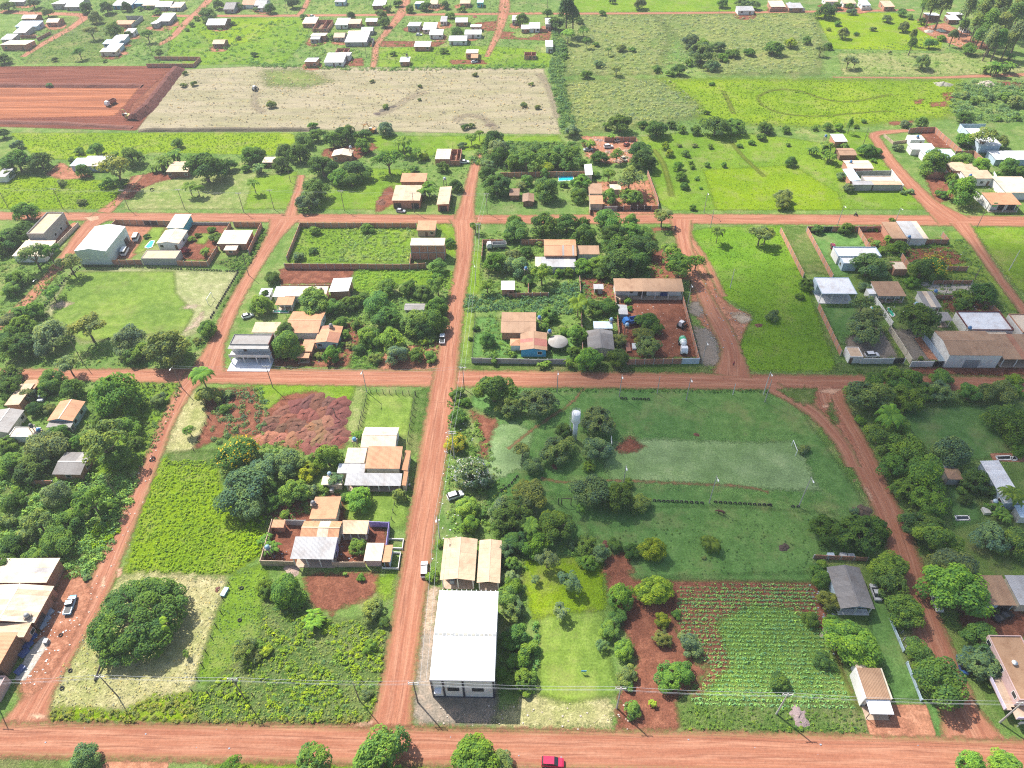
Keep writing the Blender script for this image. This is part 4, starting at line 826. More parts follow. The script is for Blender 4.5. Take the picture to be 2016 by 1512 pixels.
# ---- lower right
H((3, 3), (616, 296, 878, 0-20), 3.0, 'gy', 'lblue', 'dgrey', 'grey-tiled gabled house with pale blue front beside the crop field', F='w..', rise=1.1, porch=1.6, posts=3)
r = H((3, 3), (815, 985, 995, 752), 3.4, 'sn', 'white', 'brown', 'narrow white kiosk with brown roof facing the lower road', 'kiosk', 'kiosk', ov=.1, rise=.3, F='d.')
H((3, 3), (735, 748, 815, 690), 3.0, 'sn', 'white', 'ltan', add=r, rise=.15)
def kiosk(root):
    A = GT((3, 3), 815, 985, 3.4); B = GT((3, 3), 995, 985, 3.4); D = GT((3, 3), 815, 752, 3.4); a, b = (B.x-A.x)/2, (D.y-A.y)/2
    slab('awning', root, M_METAL, (.78, .8, .84), [(-a, -b-2.7, 2.75), (a, -b-2.7, 2.75), (a, -b, 3.0), (-a, -b, 3.0)], .06)
    for s in (-1, 1): box('post', root, M_DARK, None, s*(a-.1), -b-2.5, 0, .1, .1, 2.7)
    box('side_wall', root, M_WALL, WC['white'], -a-.25, 0, 0, .25, 2*b, 3.7); box('side_wall', root, M_WALL, WC['cream'], a+.25, 0, 0, .25, 2*b, 3.7)
    box('floor_slab', root, M_FLAT, WC['tan'], 0, -b-1.4, 0, 2*a, 2.8, .1)
kiosk(r)
r = H((3, 3), (1700, 268, 1960, 45), 3.2, 'sn', 'lblue', 'brown', 'brown-roofed shed at the right edge beside the bushy street tree', 'shed', 'shed', rise=.3, F='.g', odd=None)
H((3, 3), (1985, 268, 2200, 45), 3.3, 'sn', 'cream', 'lgrey', add=r, rise=.2)
r = H((3, 3), (1985, 990, 2250, 500), 5.5, 'flat', 'pink', 'brown', 'two-storey pink corner building with roof terrace at the right edge', 'corner_building', 'building', par=.4, S='w.w.w', st=2)
def pinkb(root):
    A = GT((3, 3), 1985, 990, 5.5); B = GT((3, 3), 2250, 990, 5.5); D = GT((3, 3), 1985, 500, 5.5); a, b = (B.x-A.x)/2, (D.y-A.y)/2
    box('balcony', root, M_FLAT, WC['tan'], -a-1.2, -b+3.5, 2.7, 2.4, 9, .2); box('balcony_rail', root, M_WALL, (.62, .55, .68), -a-2.35, -b+3.5, 2.9, .12, 9, .9)
    box('balcony', root, M_FLAT, WC['tan'], -.2, -b-1.6, 2.7, 2*a+1.2, 2.4, .2); box('balcony_rail', root, M_WALL, (.62, .55, .68), -.2, -b-2.75, 2.9, 2*a+1.2, .12, .9)
    obj('satellite_dish', lathe([(.02, 0), (.3, .05), (.55, .18), (.6, .25)], 12, M_LAMP), root, None, (-a+2.5, b*.1, 5.5))
pinkb(r)
r = H((3, 2), (1870, 972, 2016, 650), 3.2, 'se', 'lblue', 'white', 'long white-roofed house beside the small figure-eight pool', rise=.3, S='w.d.')
H((3, 2), (1440, 790, 1560, 705), 2.6, 'hip', 'grey', 'brown', 'small hip-roofed garden kiosk under the big round trees', 'gazebo', 'gazebo', odd=None)
H((3, 2), (1340, 700, 1500, 655), 2.6, 'sn', 'grey', 'lgrey', 'grey lean-to behind the hip-roofed garden kiosk', 'shed', 'shed', rise=.2)
H((3, 2), (1990, 1080, 2150, 990), 2.8, 'sn', 'white', 'blue', 'pale blue-roofed hut at the right edge beside the palm', 'hut', 'hut', rise=.2)
# ---- far settlement, small houses: tile, rectangle, roof colour, wall colour, kind
FAR = """1,0:365,180,470,140,ltan,brick,s 445,215,560,150,tan,brick,n 615,190,715,148,white,white,s 715,182,810,152,tan,brick,s 850,165,940,138,white,brick,g 1170,210,1265,168,white,grey,s 1285,225,1390,182,white,pink,s 1335,266,1440,232,white,white,s 1535,170,1630,134,white,brick,g 1420,165,1470,132,lgrey,white,s 1650,210,1735,187,white,pink,s 1605,262,1735,234,white,white,s 1485,312,1625,272,white,white,g 1220,356,1345,322,white,brick,s 1110,472,1185,441,white,brick,s 1615,416,1710,376,ltan,brick,s 1655,442,1710,418,orange,brick,s 425,300,500,281,lgrey,grey,s 430,281,545,251,ltan,brick,s 605,286,690,249,tan,grey,g 690,322,858,257,white,grey,s 712,256,820,233,ltan,grey,s 815,236,905,206,white,grey,g 385,480,475,441,white,brick,s 532,476,680,416,white,white,s 632,431,730,399,white,white,s 620,396,715,367,tan,brick,n 612,15,695,-10,lgrey,lblue,s 902,42,1000,10,white,brown,s 1225,38,1290,10,white,blue,s 1340,32,1400,2,tan,cream,s 1570,27,1650,1,tan,brick,s 1700,27,1750,2,blue,teal,s 0,42,90,2,lgrey,white,g 1970,162,2016,127,white,grey,s
2,0:100,222,162,196,white,brick,s 160,217,245,180,white,white,s 287,371,345,307,white,white,s 125,421,215,393,tan,brick,n 30,162,75,127,white,grey,s 285,202,330,137,white,grey,s 1755,82,1885,54,lgrey,white,s
3,0:85,52,200,15,ltan,brick,s 220,62,335,30,lgrey,brick,s 640,27,740,2,tan,white,s 780,40,850,10,blue,white,s 950,52,1035,15,tan,brick,s 1282,127,1380,97,white,brown,s 1455,118,1555,93,white,brown,s 1445,152,1532,122,white,brown,s 1557,217,1612,187,lgrey,white,s 500,12,600,-15,ltan,white,s
0,0:1570,192,1715,142,white,brown,g 1190,162,1290,112,white,grey,s 1150,187,1200,157,white,grey,s 1617,336,1710,302,tan,brown,g 1702,72,1785,18,dgrey,grey,g 1842,37,1960,-4,orange,white,g 847,308,945,273,white,lblue,s 780,335,900,308,blue,lblue,s 812,363,915,336,blue,lblue,s 757,396,885,371,ltan,cream,s 867,186,1000,161,orange,brick,s 160,142,270,112,ltan,brown,g 112,202,280,168,blue,lblue,s 347,172,440,140,ltan,brick,g 97,251,190,207,white,grey,s 2,301,90,267,white,grey,s 2,352,200,308,ltan,brick,s 392,42,490,2,white,grey,s 492,52,610,2,white,grey,g 852,42,1000,2,white,blue,s 1002,27,1095,-4,blue,blue,s 1082,42,1180,6,ltan,grey,s 1182,52,1300,12,white,grey,g 1297,57,1380,24,ltan,grey,s 945,250,1015,222,lgrey,white,s 60,15,180,-20,lgrey,grey,s 1965,60,2016,15,lgrey,white,s"""
WN = dict(white='white', brick='brick', grey='grey', pink='pinkish', lblue='pale blue', blue='blue', brown='brown', cream='cream', teal='teal')
RN = dict(white='white', ltan='pale tan', tan='tan', lgrey='light grey', orange='orange', blue='bluish', dgrey='dark grey')
for line in FAR.split('\n'):
    tt, rest = line.split(':'); tt = tuple(int(v) for v in tt.split(','))
    for q in rest.split():
        x0, y0, x1, y1, rc, wc, k = q.split(',')
        rf = {'s': random.choice(['sn', 'ss', 'sn']), 'g': 'gx', 'n': 'none'}[k]; nm = 'unfinished_house' if k == 'n' else 'far_house'
        r = H(tt, (float(x0), float(y0), float(x1), float(y1)), 2.6, rf, wc, rc, f'roofless {WN[wc]} house' if k == 'n' else f'{WN[wc]} {"gabled" if k == "g" else "sloping-roofed"} house with {RN[rc]} roof', nm, 'house', F=random.choice(['w.d', 'wd', 'd.w', '.dw']), S=random.choice(['w', '', 'w']), ov=.3)
        r['auto'] = 1; r['group'] = 'houses of the far settlement'

for o in list(TOP):
    if o.name.startswith(('far_house', 'unfinished_house')) and random.random() < .6:
        x, y = PX(o.location); w_, h_ = random.uniform(16, 26), random.uniform(5, 9); dx, dy = random.uniform(-6, 6), random.uniform(0, 6)
        patch('bare_yard', [(x+dx+w_*math.cos(a)*random.uniform(.75, 1.1), y+dy+h_*math.sin(a)*random.uniform(.75, 1.1)) for a in [i*.785 for i in range(8)]], GM[random.choice(['soil', 'dirt', 'pale', 'dirt'])], 1.2, 2.0)
# ------------------------------------------------------------------ foliage prototypes (unit crown radius, standing on z=0)
def quads_at(Pn, Nn, size, rng, stretch=1.5):
    n = len(Pn); Nn = Nn/np.linalg.norm(Nn, axis=1, keepdims=True)
    r = rng.normal(size=(n, 3)); a = np.cross(Nn, r); a /= np.linalg.norm(a, axis=1, keepdims=True); b = np.cross(Nn, a)
    s = size[:, None]; a = a*s*stretch/2; b = b*s/2
    V = np.stack([Pn-a, Pn-b*1.0, Pn+a, Pn+b*1.0], 1).reshape(-1, 3)
    return V, np.arange(n*4).reshape(-1, 4)
def crown(seed, n, leaf, zc, squash, nl, lr, spread, gap=0.0, tall=False, flat=0.0, mat=None, low=.38):
    rng = np.random.default_rng(seed)
    d = rng.normal(size=(nl, 3)); d /= np.linalg.norm(d, axis=1, keepdims=True); d[:, 2] = np.abs(d[:, 2])*(1+low*.7)-low
    rad = rng.uniform(spread[0], spread[1], nl)[:, None]
    c = d*rad; lrr = rng.uniform(lr[0], lr[1], nl)
    c[:, 2] *= squash; c[:, 2] -= flat*(c[:, 0]**2+c[:, 1]**2)
    if tall: c[:, :2] *= (1-.35*np.clip(c[:, 2:3], -1, 1.5)/1.5)
    pick = rng.choice(nl, n, p=lrr**2/np.sum(lrr**2))
    e = rng.normal(size=(n, 3)); e /= np.linalg.norm(e, axis=1, keepdims=True)
    e[:, 2] = np.where(e[:, 2] < -.35, -e[:, 2], e[:, 2])
    # sub-clumps on each lobe so that the surface breaks up
    k = np.sin(e[:, 0]*9+pick*1.7)*np.sin(e[:, 1]*9+pick*2.3)*np.sin(e[:, 2]*8+pick)
    depth = rng.uniform(.84, 1.05, n)+k*.13
    p = c[pick]+e*np.array([1, 1, max(squash, .75)])*(lrr[pick]*depth)[:, None]
    if gap:
        g = np.sin(p[:, 0]*7+seed)*np.sin(p[:, 1]*7+seed*2)*np.sin(p[:, 2]*6); keep = g > -gap*.25+rng.normal(0, .08, n)-.18
        p, e, pick = p[keep], e[keep], pick[keep]
    n = len(p); nr = e*.75+rng.normal(size=(n, 3))*.3+np.array([-.12, .12, .55])*1.0
    size = leaf*rng.uniform(.6, 1.35, n)
    rr = np.percentile(np.hypot(p[:, 0], p[:, 1]), 98.5); p[:, :2] /= rr
    p[:, 2] += zc
    V, F = quads_at(p, nr, size, rng)
    lob = rng.uniform(-.22, .22, nl)
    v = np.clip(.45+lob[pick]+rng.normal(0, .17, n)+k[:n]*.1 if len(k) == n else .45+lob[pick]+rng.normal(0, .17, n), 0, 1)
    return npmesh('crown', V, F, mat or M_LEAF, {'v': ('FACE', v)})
def merge(parts):
    V, F, o = [], [], 0
    for v, f in parts:
        V += list(v); F += [tuple(i+o for i in q) for q in f]; o += len(v)
    return V, F
def trunk(seed, h, r, limbs, top, spreadr):
    rng = random.Random(seed); parts = []
    fork = h*.55
    parts.append(tube_geo([(0, 0, -.03), (r*.2, 0, fork*.5), (0, r*.3, fork)], [r*1.25, r, r*.85], 7))
    for i in range(limbs):
        a = 2*math.pi*i/limbs+rng.uniform(-.4, .4); s = spreadr*rng.uniform(.6, 1.1)
        parts.append(tube_geo([(0, 0, fork*.93), (math.cos(a)*s*.45, math.sin(a)*s*.45, fork+(top-fork)*.45), (math.cos(a)*s, math.sin(a)*s, top*rng.uniform(.9, 1.1))], [r*.62, r*.4, r*.12], 5))
    V, F = merge(parts); return pymesh('trunk', V, F, M_BARK)
def palm_crown(seed, zc, nf=17, droop=1.0, wide=.16):
    rng = random.Random(seed); V, F, vv = [], [], []
    for i in range(nf):
        a = 2*math.pi*i/nf+rng.uniform(-.2, .2); up = rng.uniform(.15, 1.1); ln = rng.uniform(.85, 1.1)
        ca, sa = math.cos(a), math.sin(a); prev = None; K = 9
        for k in range(K+1):
            s = k/K; rr = ln*math.sin(s*1.45)/.99; z = zc+up*.55*math.sin(s*2.2)-droop*.62*s*s
            c = Vector((ca*rr, sa*rr, z)); tn = Vector((-sa, ca, 0)); wd = wide*math.sin(max(.12, min(1, 1.08-s))*2.3)*1.1
            for sg in (-1, 1):
                if k == 0 or k > K: continue
                b0 = len(V); q = c+tn*sg*wd*1.6+Vector((ca, sa, 0))*.09-Vector((0, 0, wd*.75))
                V += [prev, c, q, prev+tn*sg*wd*1.1+Vector((ca, sa, 0))*.05-Vector((0, 0, wd*.6))]
                F.append((b0, b0+1, b0+2, b0+3)); vv.append(min(1, max(0, .5+rng.uniform(-.25, .25)+up*.15)))
            prev = c
    return npmesh('fronds', [tuple(x) for x in V], F, M_LEAF, {'v': ('FACE', vv)})
def palm_trunk(h, r):
    V, F = tube_geo([(0, 0, -.03), (r*.5, 0, h*.5), (0, 0, h)], [r*1.3, r, r*.8], 7); return pymesh('trunk', V, F, M_BARK)
def banana(seed, stems=6):
    rng = random.Random(seed); V, F, vv = [], [], []
    tr = []
    for s in range(stems):
        a = rng.uniform(0, 6.28); d = rng.uniform(.0, .5); bx, by = math.cos(a)*d, math.sin(a)*d; h = rng.uniform(.5, .85)
        tr.append(tube_geo([(bx, by, 0), (bx*1.05, by*1.05, h)], [.055, .035], 5))
        for i in range(8):
            b = rng.uniform(0, 6.28); ln = rng.uniform(.4, .62); up = rng.uniform(.2, .6); prev = None
            for k in range(6):
                q = k/5; c = Vector((bx+math.cos(b)*ln*q, by+math.sin(b)*ln*q, h+up*q*1.3-up*1.6*q*q)); wd = .1*math.sin(.25+q*2.7)
                tn = Vector((-math.sin(b), math.cos(b), 0))*wd; cur = (c-tn-Vector((0, 0, wd*.4)), c, c+tn-Vector((0, 0, wd*.4)))
                if prev:
                    for m_ in (0, 1):
                        o = len(V); V += [prev[m_], prev[m_+1], cur[m_+1], cur[m_]]; F.append((o, o+1, o+2, o+3)); vv.append(min(1, max(0, .55+rng.uniform(-.3, .3))))
                prev = cur
    tv, tf = merge(tr)
    return npmesh('leaves', [tuple(x) for x in V], F, M_LEAF, {'v': ('FACE', vv)}), pymesh('stems', tv, tf, M_BARK)
PROTO = {
 'r': [(crown(s, 9000, .062, .8, .8, 48, (.17, .4), (.5, .84), low=.8, gap=.3*(s % 2)), trunk(s, 1.0, .075, 5, 1.1, .45)) for s in (1, 2, 3, 4)],
 'b': [(crown(s, 9000, .062, .68, .6, 40, (.18, .38), (.35, .9), low=.75, gap=.45*(s % 2)), trunk(s, .9, .07, 6, 1.0, .6)) for s in (11, 12, 13, 14, 15, 16)],
 'l': [(crown(s, 3000, .075, 1.2, .55, 20, (.2, .36), (.4, .88), gap=1.0), trunk(s, 1.1, .06, 7, 1.25, .7)) for s in (21, 22, 23)],
 's': [(crown(s, 2600, .12, .5, .62, 18, (.24, .42), (.35, .8)), trunk(s, .4, .05, 5, .55, .4)) for s in (31, 32, 33)],
 'e': [(crown(s, 3800, .1, 2.5, 1.75, 30, (.3, .45), (.5, .8), tall=True), trunk(s, 2.6, .09, 5, 3.0, .35)) for s in (41, 42)],
 'R': [(crown(s, 22000, .034, .5, .48, 110, (.1, .2), (.66, .88), low=.7), trunk(s, .7, .05, 8, .75, .6)) for s in (51,)],
 'p': [(palm_crown(s, 1.9), palm_trunk(1.9, .055)) for s in (61, 62)],
 'P': [(palm_crown(63, .95, 30, 1.3, .15), palm_trunk(.9, .09))],
 'n': [banana(s) for s in (71, 72, 73)],
}
ZC = {'r': .8, 'b': .68, 'l': 1.2, 's': .45, 'e': 2.5, 'R': .48, 'p': 2.0, 'P': .95, 'n': .65, 'y': .68, 'w': .8}
rngf = np.random.default_rng(99)
def blossoms(seed, n, size):
    rng = np.random.default_rng(seed); d = rng.normal(size=(n, 3)); d /= np.linalg.norm(d, axis=1, keepdims=True); d[:, 2] = np.abs(d[:, 2])
    k = np.sin(d[:, 0]*8)*np.sin(d[:, 1]*7+1); d = d[k > -.25]; p = d*np.array([1.0, 1.0, .8])*rng.uniform(.9, 1.1, (len(d), 1))+np.array([0, 0, .7])
    V, F = quads_at(p, d+rng.normal(size=d.shape)*.3, rng.uniform(.6, 1.4, len(d))*size, rng, 1.0)
    return npmesh('flowers', V, F, M_PETAL, {'v': ('FACE', rng.uniform(.3, .8, len(d)))})
FLOWER = blossoms(5, 420, .075)
LC = dict(d=(.115, .21, .042), m=(.175, .31, .052), g=(.22, .375, .05), o=(.25, .315, .085), k=(.21, .31, .11), h=(.34, .43, .04), x=(.16, .03, .03))
CN = dict(d='dark green', m='green', g='bright green', o='olive green', k='grey-green', h='yellow-green', x='dark red')
NAMES = {'r': ('round_tree', 'dense round', 'tree'), 'b': ('broadleaf_tree', 'broad', 'tree'), 'l': ('open_crown_tree', 'airy open', 'tree'), 's': ('shrub', 'low', 'shrub'),
         'e': ('eucalyptus_tree', 'tall narrow', 'eucalyptus'), 'R': ('shade_tree', 'huge spreading', 'tree'), 'p': ('palm_tree', 'feathery', 'palm'), 'P': ('palm_tree', 'short bushy', 'palm'),
         'n': ('banana_plant', 'leafy', 'banana plants'), 'y': ('flowering_tree', 'yellow-flowering', 'tree'), 'w': ('flowering_tree', 'white-flowering', 'tree')}
def plant(x, y, rpx, ty, co):
    R = rpx*mpp(x, y)*(1.2 if ty in 'npP' else 1.0); base = G(x, y, ZC[ty]*R); base.z = 0
    name, adj, cat = NAMES[ty]; pk = {'y': 'b', 'w': 'r'}.get(ty, ty); prs = PROTO[pk]; cm, tm = prs[random.randrange(len(prs))]
    zs = random.uniform(.88, 1.12); xs = random.uniform(.86, 1.16) if ty != 'R' else 1.0
    sz = 'small ' if R < 2 and ty not in 'snR' else 'large ' if R > 5.2 and ty not in 'Rs' else ''
    noun = {'s': 'shrub', 'n': 'banana clump', 'e': 'eucalyptus'}.get(ty, 'palm' if ty in 'pP' else 'tree')
    root = thing(name, f'{sz}{adj} {CN[co]} {noun}', cat, base, random.uniform(0, 6.28), {'s': 'shrubs of the neighbourhood', 'n': 'banana clumps', 'p': 'palms', 'P': 'palms', 'e': 'eucalyptus stand'}.get(ty, 'trees of the neighbourhood'), (R*xs, R/xs, R*zs))
    root['auto'] = 1
    j = random.uniform(.84, 1.18); c = LC[co]; c = (c[0]*j*random.uniform(.88, 1.14), c[1]*j, c[2]*j*random.uniform(.8, 1.2))
    c = tuple(v*.85 for v in c) if ty == 'R' else c
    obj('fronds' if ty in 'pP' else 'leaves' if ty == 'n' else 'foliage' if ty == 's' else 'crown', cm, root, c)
    obj('stem' if ty in 'sn' else 'trunk', tm, root, (.16, .19, .07) if ty == 'n' else (.17, .125, .09))
    if ty == 'y': obj('flowers', FLOWER, root, (.62, .45, .03))
    if ty == 'w': obj('flowers', FLOWER, root, (.5, .5, .46))
    return root
TREES = {
(0, 0): "50,40,60,b,d 650,50,55,r,d 810,55,55,r,d 725,130,52,r,o 360,95,45,b,o 870,230,66,r,m 600,395,45,l,m 960,50,40,r,d 1070,70,25,s,m 1135,60,25,s,m 1580,100,75,r,m 1665,30,45,r,d 1810,40,40,b,m 1210,395,32,s,m 690,230,55,l,o 980,265,36,s,d 1120,260,50,l,m 20,440,60,b,d 420,455,25,s,d 1950,75,25,s,k 1780,180,25,s,m 1735,165,20,s,d 250,25,55,b,k 1200,90,40,s,m 1500,140,30,s,m 1460,190,25,s,m 1430,225,22,s,m 1820,290,25,s,o 1940,415,30,s,d 800,465,20,s,m "
 "610,1155,42,s,m 730,1140,55,r,m 885,1170,50,n,m 1000,1190,85,r,m 1350,1090,45,r,m 1240,1230,85,n,m 1330,1180,80,n,m 1450,1190,60,n,m 1180,1270,50,n,m 1560,1290,145,b,d 1740,1255,60,r,d 1910,1170,85,r,m 880,1270,130,l,o 630,1300,58,r,m 130,1230,110,b,m 300,1220,95,r,d 40,1240,60,r,d 470,1400,40,s,o 20,1020,50,b,d 1435,1400,42,p,m 1500,1420,36,p,m 1930,1390,38,p,m 820,1400,60,s,m 920,1390,60,s,m 1970,1280,45,n,m 1870,1290,40,s,m 60,1340,50,s,k 130,1110,50,s,k 380,650,28,s,k 1400,650,30,s,o 1480,640,30,s,o 1410,560,24,s,o 540,1220,30,s,m",
(1, 0): "740,115,36,r,d 995,165,46,r,m 965,100,50,b,o 1030,50,48,n,m 1100,20,40,b,d 480,450,30,s,d 1000,975,66,r,k 700,1010,95,b,d 600,1060,80,b,m 480,1020,75,b,m 370,1070,75,b,m 340,1160,90,r,d 230,1140,70,r,d 200,1240,70,r,d 830,1110,65,r,m 850,1020,60,b,d 450,955,40,s,g 30,1170,60,r,m 520,1270,115,b,d 770,1290,115,b,d 650,1340,90,b,m 460,1440,105,r,m 740,1370,80,b,d 1020,1200,105,l,m 1135,1060,50,p,m 1095,1060,35,p,m 1240,1150,30,p,m 1180,1140,32,s,m 1290,1200,42,s,h 1440,1270,50,r,m 1335,1440,90,n,m 1540,1410,58,r,d 1660,1050,50,l,m 1830,1060,90,r,d 1860,1130,85,r,k 1870,1190,70,r,m 1780,1250,60,b,k 1780,1320,70,r,d 1990,1210,70,r,m 1850,1400,115,b,d 1720,1010,30,p,d 1450,390,36,s,m 1060,410,30,s,m 290,20,55,b,d 120,60,46,r,d 1190,65,36,r,m 1310,40,50,b,d 1460,30,40,r,d 1590,70,36,s,m 1500,120,40,s,m 1550,240,46,r,m 590,270,40,n,m 380,130,30,s,d 30,1280,60,n,k 90,1250,40,s,m 250,1290,40,s,m 130,800,40,s,o 1000,815,30,s,o 900,620,22,s,o 1270,660,20,s,o 1260,760,18,s,o 1660,960,30,s,o 1690,570,24,s,o 1610,970,35,s,d 1590,1110,36,s,k 1220,1290,40,s,m",
(2, 0): "450,70,66,e,d 500,110,55,e,d 370,180,70,b,d 300,100,45,b,m 110,150,56,r,m 1010,25,50,r,o 800,0,30,r,d 1640,15,46,r,m 1790,20,60,b,k 1860,25,60,b,k 460,225,40,p,m 580,220,35,p,m 600,300,26,p,d 770,375,20,p,d 675,340,30,s,m 1480,400,110,b,k 1390,310,70,b,k 1500,330,70,b,m 1615,345,50,r,k 1640,440,50,s,m 1310,530,56,b,d 830,520,46,l,o 1560,640,26,s,m 1560,490,60,b,k 860,940,95,b,d 760,950,45,n,m 1035,945,50,b,d 1140,970,88,r,d 1250,950,40,b,d 1330,980,42,b,m 1430,990,46,b,m 1590,960,105,b,d 1740,950,92,b,m 1950,970,62,b,d 490,990,70,b,k 640,1080,70,n,m 790,1040,42,n,m 580,1080,36,n,m "
 "1010,1150,95,b,d 1035,1210,92,r,d 700,1190,66,r,d 830,1170,60,l,m 200,1130,75,b,m 400,1150,60,b,m 300,1200,100,b,m 480,1180,75,l,m 140,1200,90,l,m 50,1230,72,r,m 300,1280,60,b,h 450,1250,70,b,m 570,1230,42,b,m 280,1320,42,r,m 145,1370,50,r,m 290,1440,100,r,m 105,1410,50,b,o 560,1390,82,b,m 540,1480,70,r,m 660,1330,40,s,m 770,1320,60,l,m 930,1340,110,l,o 780,1490,66,r,m 940,1490,95,b,m 430,1410,36,s,m 1200,1110,36,r,h 1235,1165,36,r,h 1310,1110,22,s,o 1425,1110,26,s,o 1545,1110,26,r,g 1360,1175,36,s,m 1395,1240,24,s,m 1405,1275,24,s,m 1300,1265,42,r,g 1325,1340,45,r,m 1350,1415,36,r,m 1520,1250,26,r,m 1650,1255,24,r,m 1445,1360,24,s,m 1470,1435,16,s,m 1865,1090,30,s,m 1770,1110,26,s,m 1940,1050,42,s,m 1520,860,26,s,d 860,370,45,s,o 950,380,30,s,m 690,490,45,s,k 600,570,50,s,m 120,800,30,s,o 230,820,26,s,o 180,640,24,s,o 440,430,30,s,m 430,380,28,s,m 720,100,34,s,m 1130,530,40,s,m 1240,560,40,s,m 1380,480,40,s,m 1720,410,60,s,m 1850,400,50,s,m 540,160,40,s,k",
(3, 0): "510,70,75,r,d 590,40,42,b,d 690,40,30,r,g 640,250,50,r,o 975,135,40,r,o 1100,200,46,r,o 1240,160,32,r,d 865,220,30,s,o 680,460,52,l,k 730,470,40,l,k 1245,470,66,r,o 240,320,55,b,h 360,300,40,r,m 470,370,46,l,o 525,345,36,r,d 100,380,80,s,m 1165,330,34,e,m 1170,270,28,e,o 1140,130,30,s,m 1085,90,42,b,m 1320,50,55,e,o 1260,30,40,e,m 1400,50,60,e,o 1600,60,60,e,o 1700,120,66,e,o 1750,200,60,e,m 1800,260,60,e,o 1860,180,66,e,o 1900,320,50,e,o 1820,330,50,e,m 1650,200,50,e,o 1850,60,66,e,o 1950,120,66,e,m 1980,260,66,e,o 1560,190,40,e,m 1480,260,34,e,o 1380,290,40,s,m 1300,330,50,b,m 1600,370,60,b,m 2000,60,66,e,o 1740,40,60,e,m 1760,320,52,e,o 1680,280,44,e,m 1820,500,90,n,m 1720,515,50,n,m 1900,500,66,n,m 1930,420,50,n,m 1570,890,66,b,d 1240,930,46,r,m 520,960,42,r,m 605,965,36,r,m 690,955,26,e,m 60,975,56,b,d 200,985,36,r,m 735,965,26,s,m 790,920,26,s,m 420,985,26,s,m 1110,950,42,s,k 1560,730,42,s,k 1640,770,42,s,m 1960,900,36,s,m 1820,910,26,s,m 1750,740,52,s,k 1940,780,70,s,k 1880,740,60,s,m 520,220,25,s,h 735,260,22,s,m 600,180,34,s,m 700,90,40,s,k "
 "410,1140,56,n,d 530,1110,80,n,m 540,1180,70,n,m 640,1110,42,s,m 815,1140,60,r,m 895,1150,46,r,m 870,1225,26,s,m 1335,1230,112,r,m 1555,1205,80,r,m 1690,1255,72,r,g 1720,1040,100,l,o 1840,1080,60,r,o 1910,1250,76,r,m 1990,1300,50,r,m 1560,1450,120,r,m 1390,1480,50,s,m 1460,1360,60,s,m 1810,1340,42,s,m 630,1350,46,s,k 670,1440,50,s,k 240,1230,46,r,m 180,1490,62,r,o 220,1105,22,s,m 1570,1080,80,s,m 1060,1130,42,s,k 1095,1470,26,s,k 1150,1460,32,s,k",
(0, 1): "190,180,92,r,m 30,400,110,b,d 120,360,110,b,d 200,310,70,r,d 370,490,82,l,m 250,510,100,l,k 520,570,92,l,o 20,490,50,b,d 120,690,86,b,m 90,760,80,b,m 240,690,42,s,m 390,790,72,l,m 250,930,82,b,m 150,940,70,b,m 60,1020,80,b,o 150,1060,110,b,m 370,1110,145,r,k 300,1200,60,b,g 120,1200,140,b,d 40,1150,80,b,d 650,1045,132,l,o 980,1150,122,r,k 1050,1250,100,b,m 960,1240,90,b,o 1270,1220,158,r,o 1580,1065,76,r,m 1510,1170,42,s,o 60,1420,100,b,d 515,1350,92,l,k 390,1440,95,r,m 1530,1410,75,p,m 1550,480,60,n,m 1660,380,60,s,m 1610,320,36,s,m 1510,360,26,s,d 1410,485,44,s,x 1120,370,26,s,d 620,110,42,s,o 1460,390,35,s,m",
(1, 1): "410,100,92,b,k 140,680,66,b,d 1490,410,46,r,m 1400,590,76,r,m 1400,680,50,s,m 1020,740,96,b,m 1190,760,80,b,d 1280,790,72,b,d 1400,740,82,l,m 820,840,72,b,m 950,880,116,r,m 450,850,128,r,m 600,900,80,b,m 710,880,82,b,m 660,1020,56,r,m 1010,980,116,r,m 1390,910,86,r,m 1240,1020,126,r,m 1370,1020,104,r,m 1300,1090,80,r,d 880,1130,100,b,m 1050,1150,112,r,g 1090,1270,82,r,k 1240,1270,66,r,m 1340,1280,60,b,m 1300,1165,46,b,h 1350,1150,46,b,m 930,1290,60,b,o 800,1230,52,b,m 50,880,96,r,m 90,820,46,r,d 245,1090,76,r,d 250,1200,116,r,m 690,1110,52,b,m 780,1040,52,b,m 590,1270,72,r,m 490,1280,42,s,o 650,1200,42,s,m 730,1200,36,b,o 1780,740,62,l,m 1840,560,92,r,m 1960,590,72,r,k 1980,500,60,b,o 1960,360,62,r,m 1980,250,62,r,m 1780,1150,66,r,m 1700,1070,32,s,d 1650,1150,22,s,d 1690,290,52,l,m 1970,1270,32,s,m 1820,1310,52,s,m 460,330,50,s,m 450,480,40,s,d 860,310,60,s,m 340,520,55,s,k",
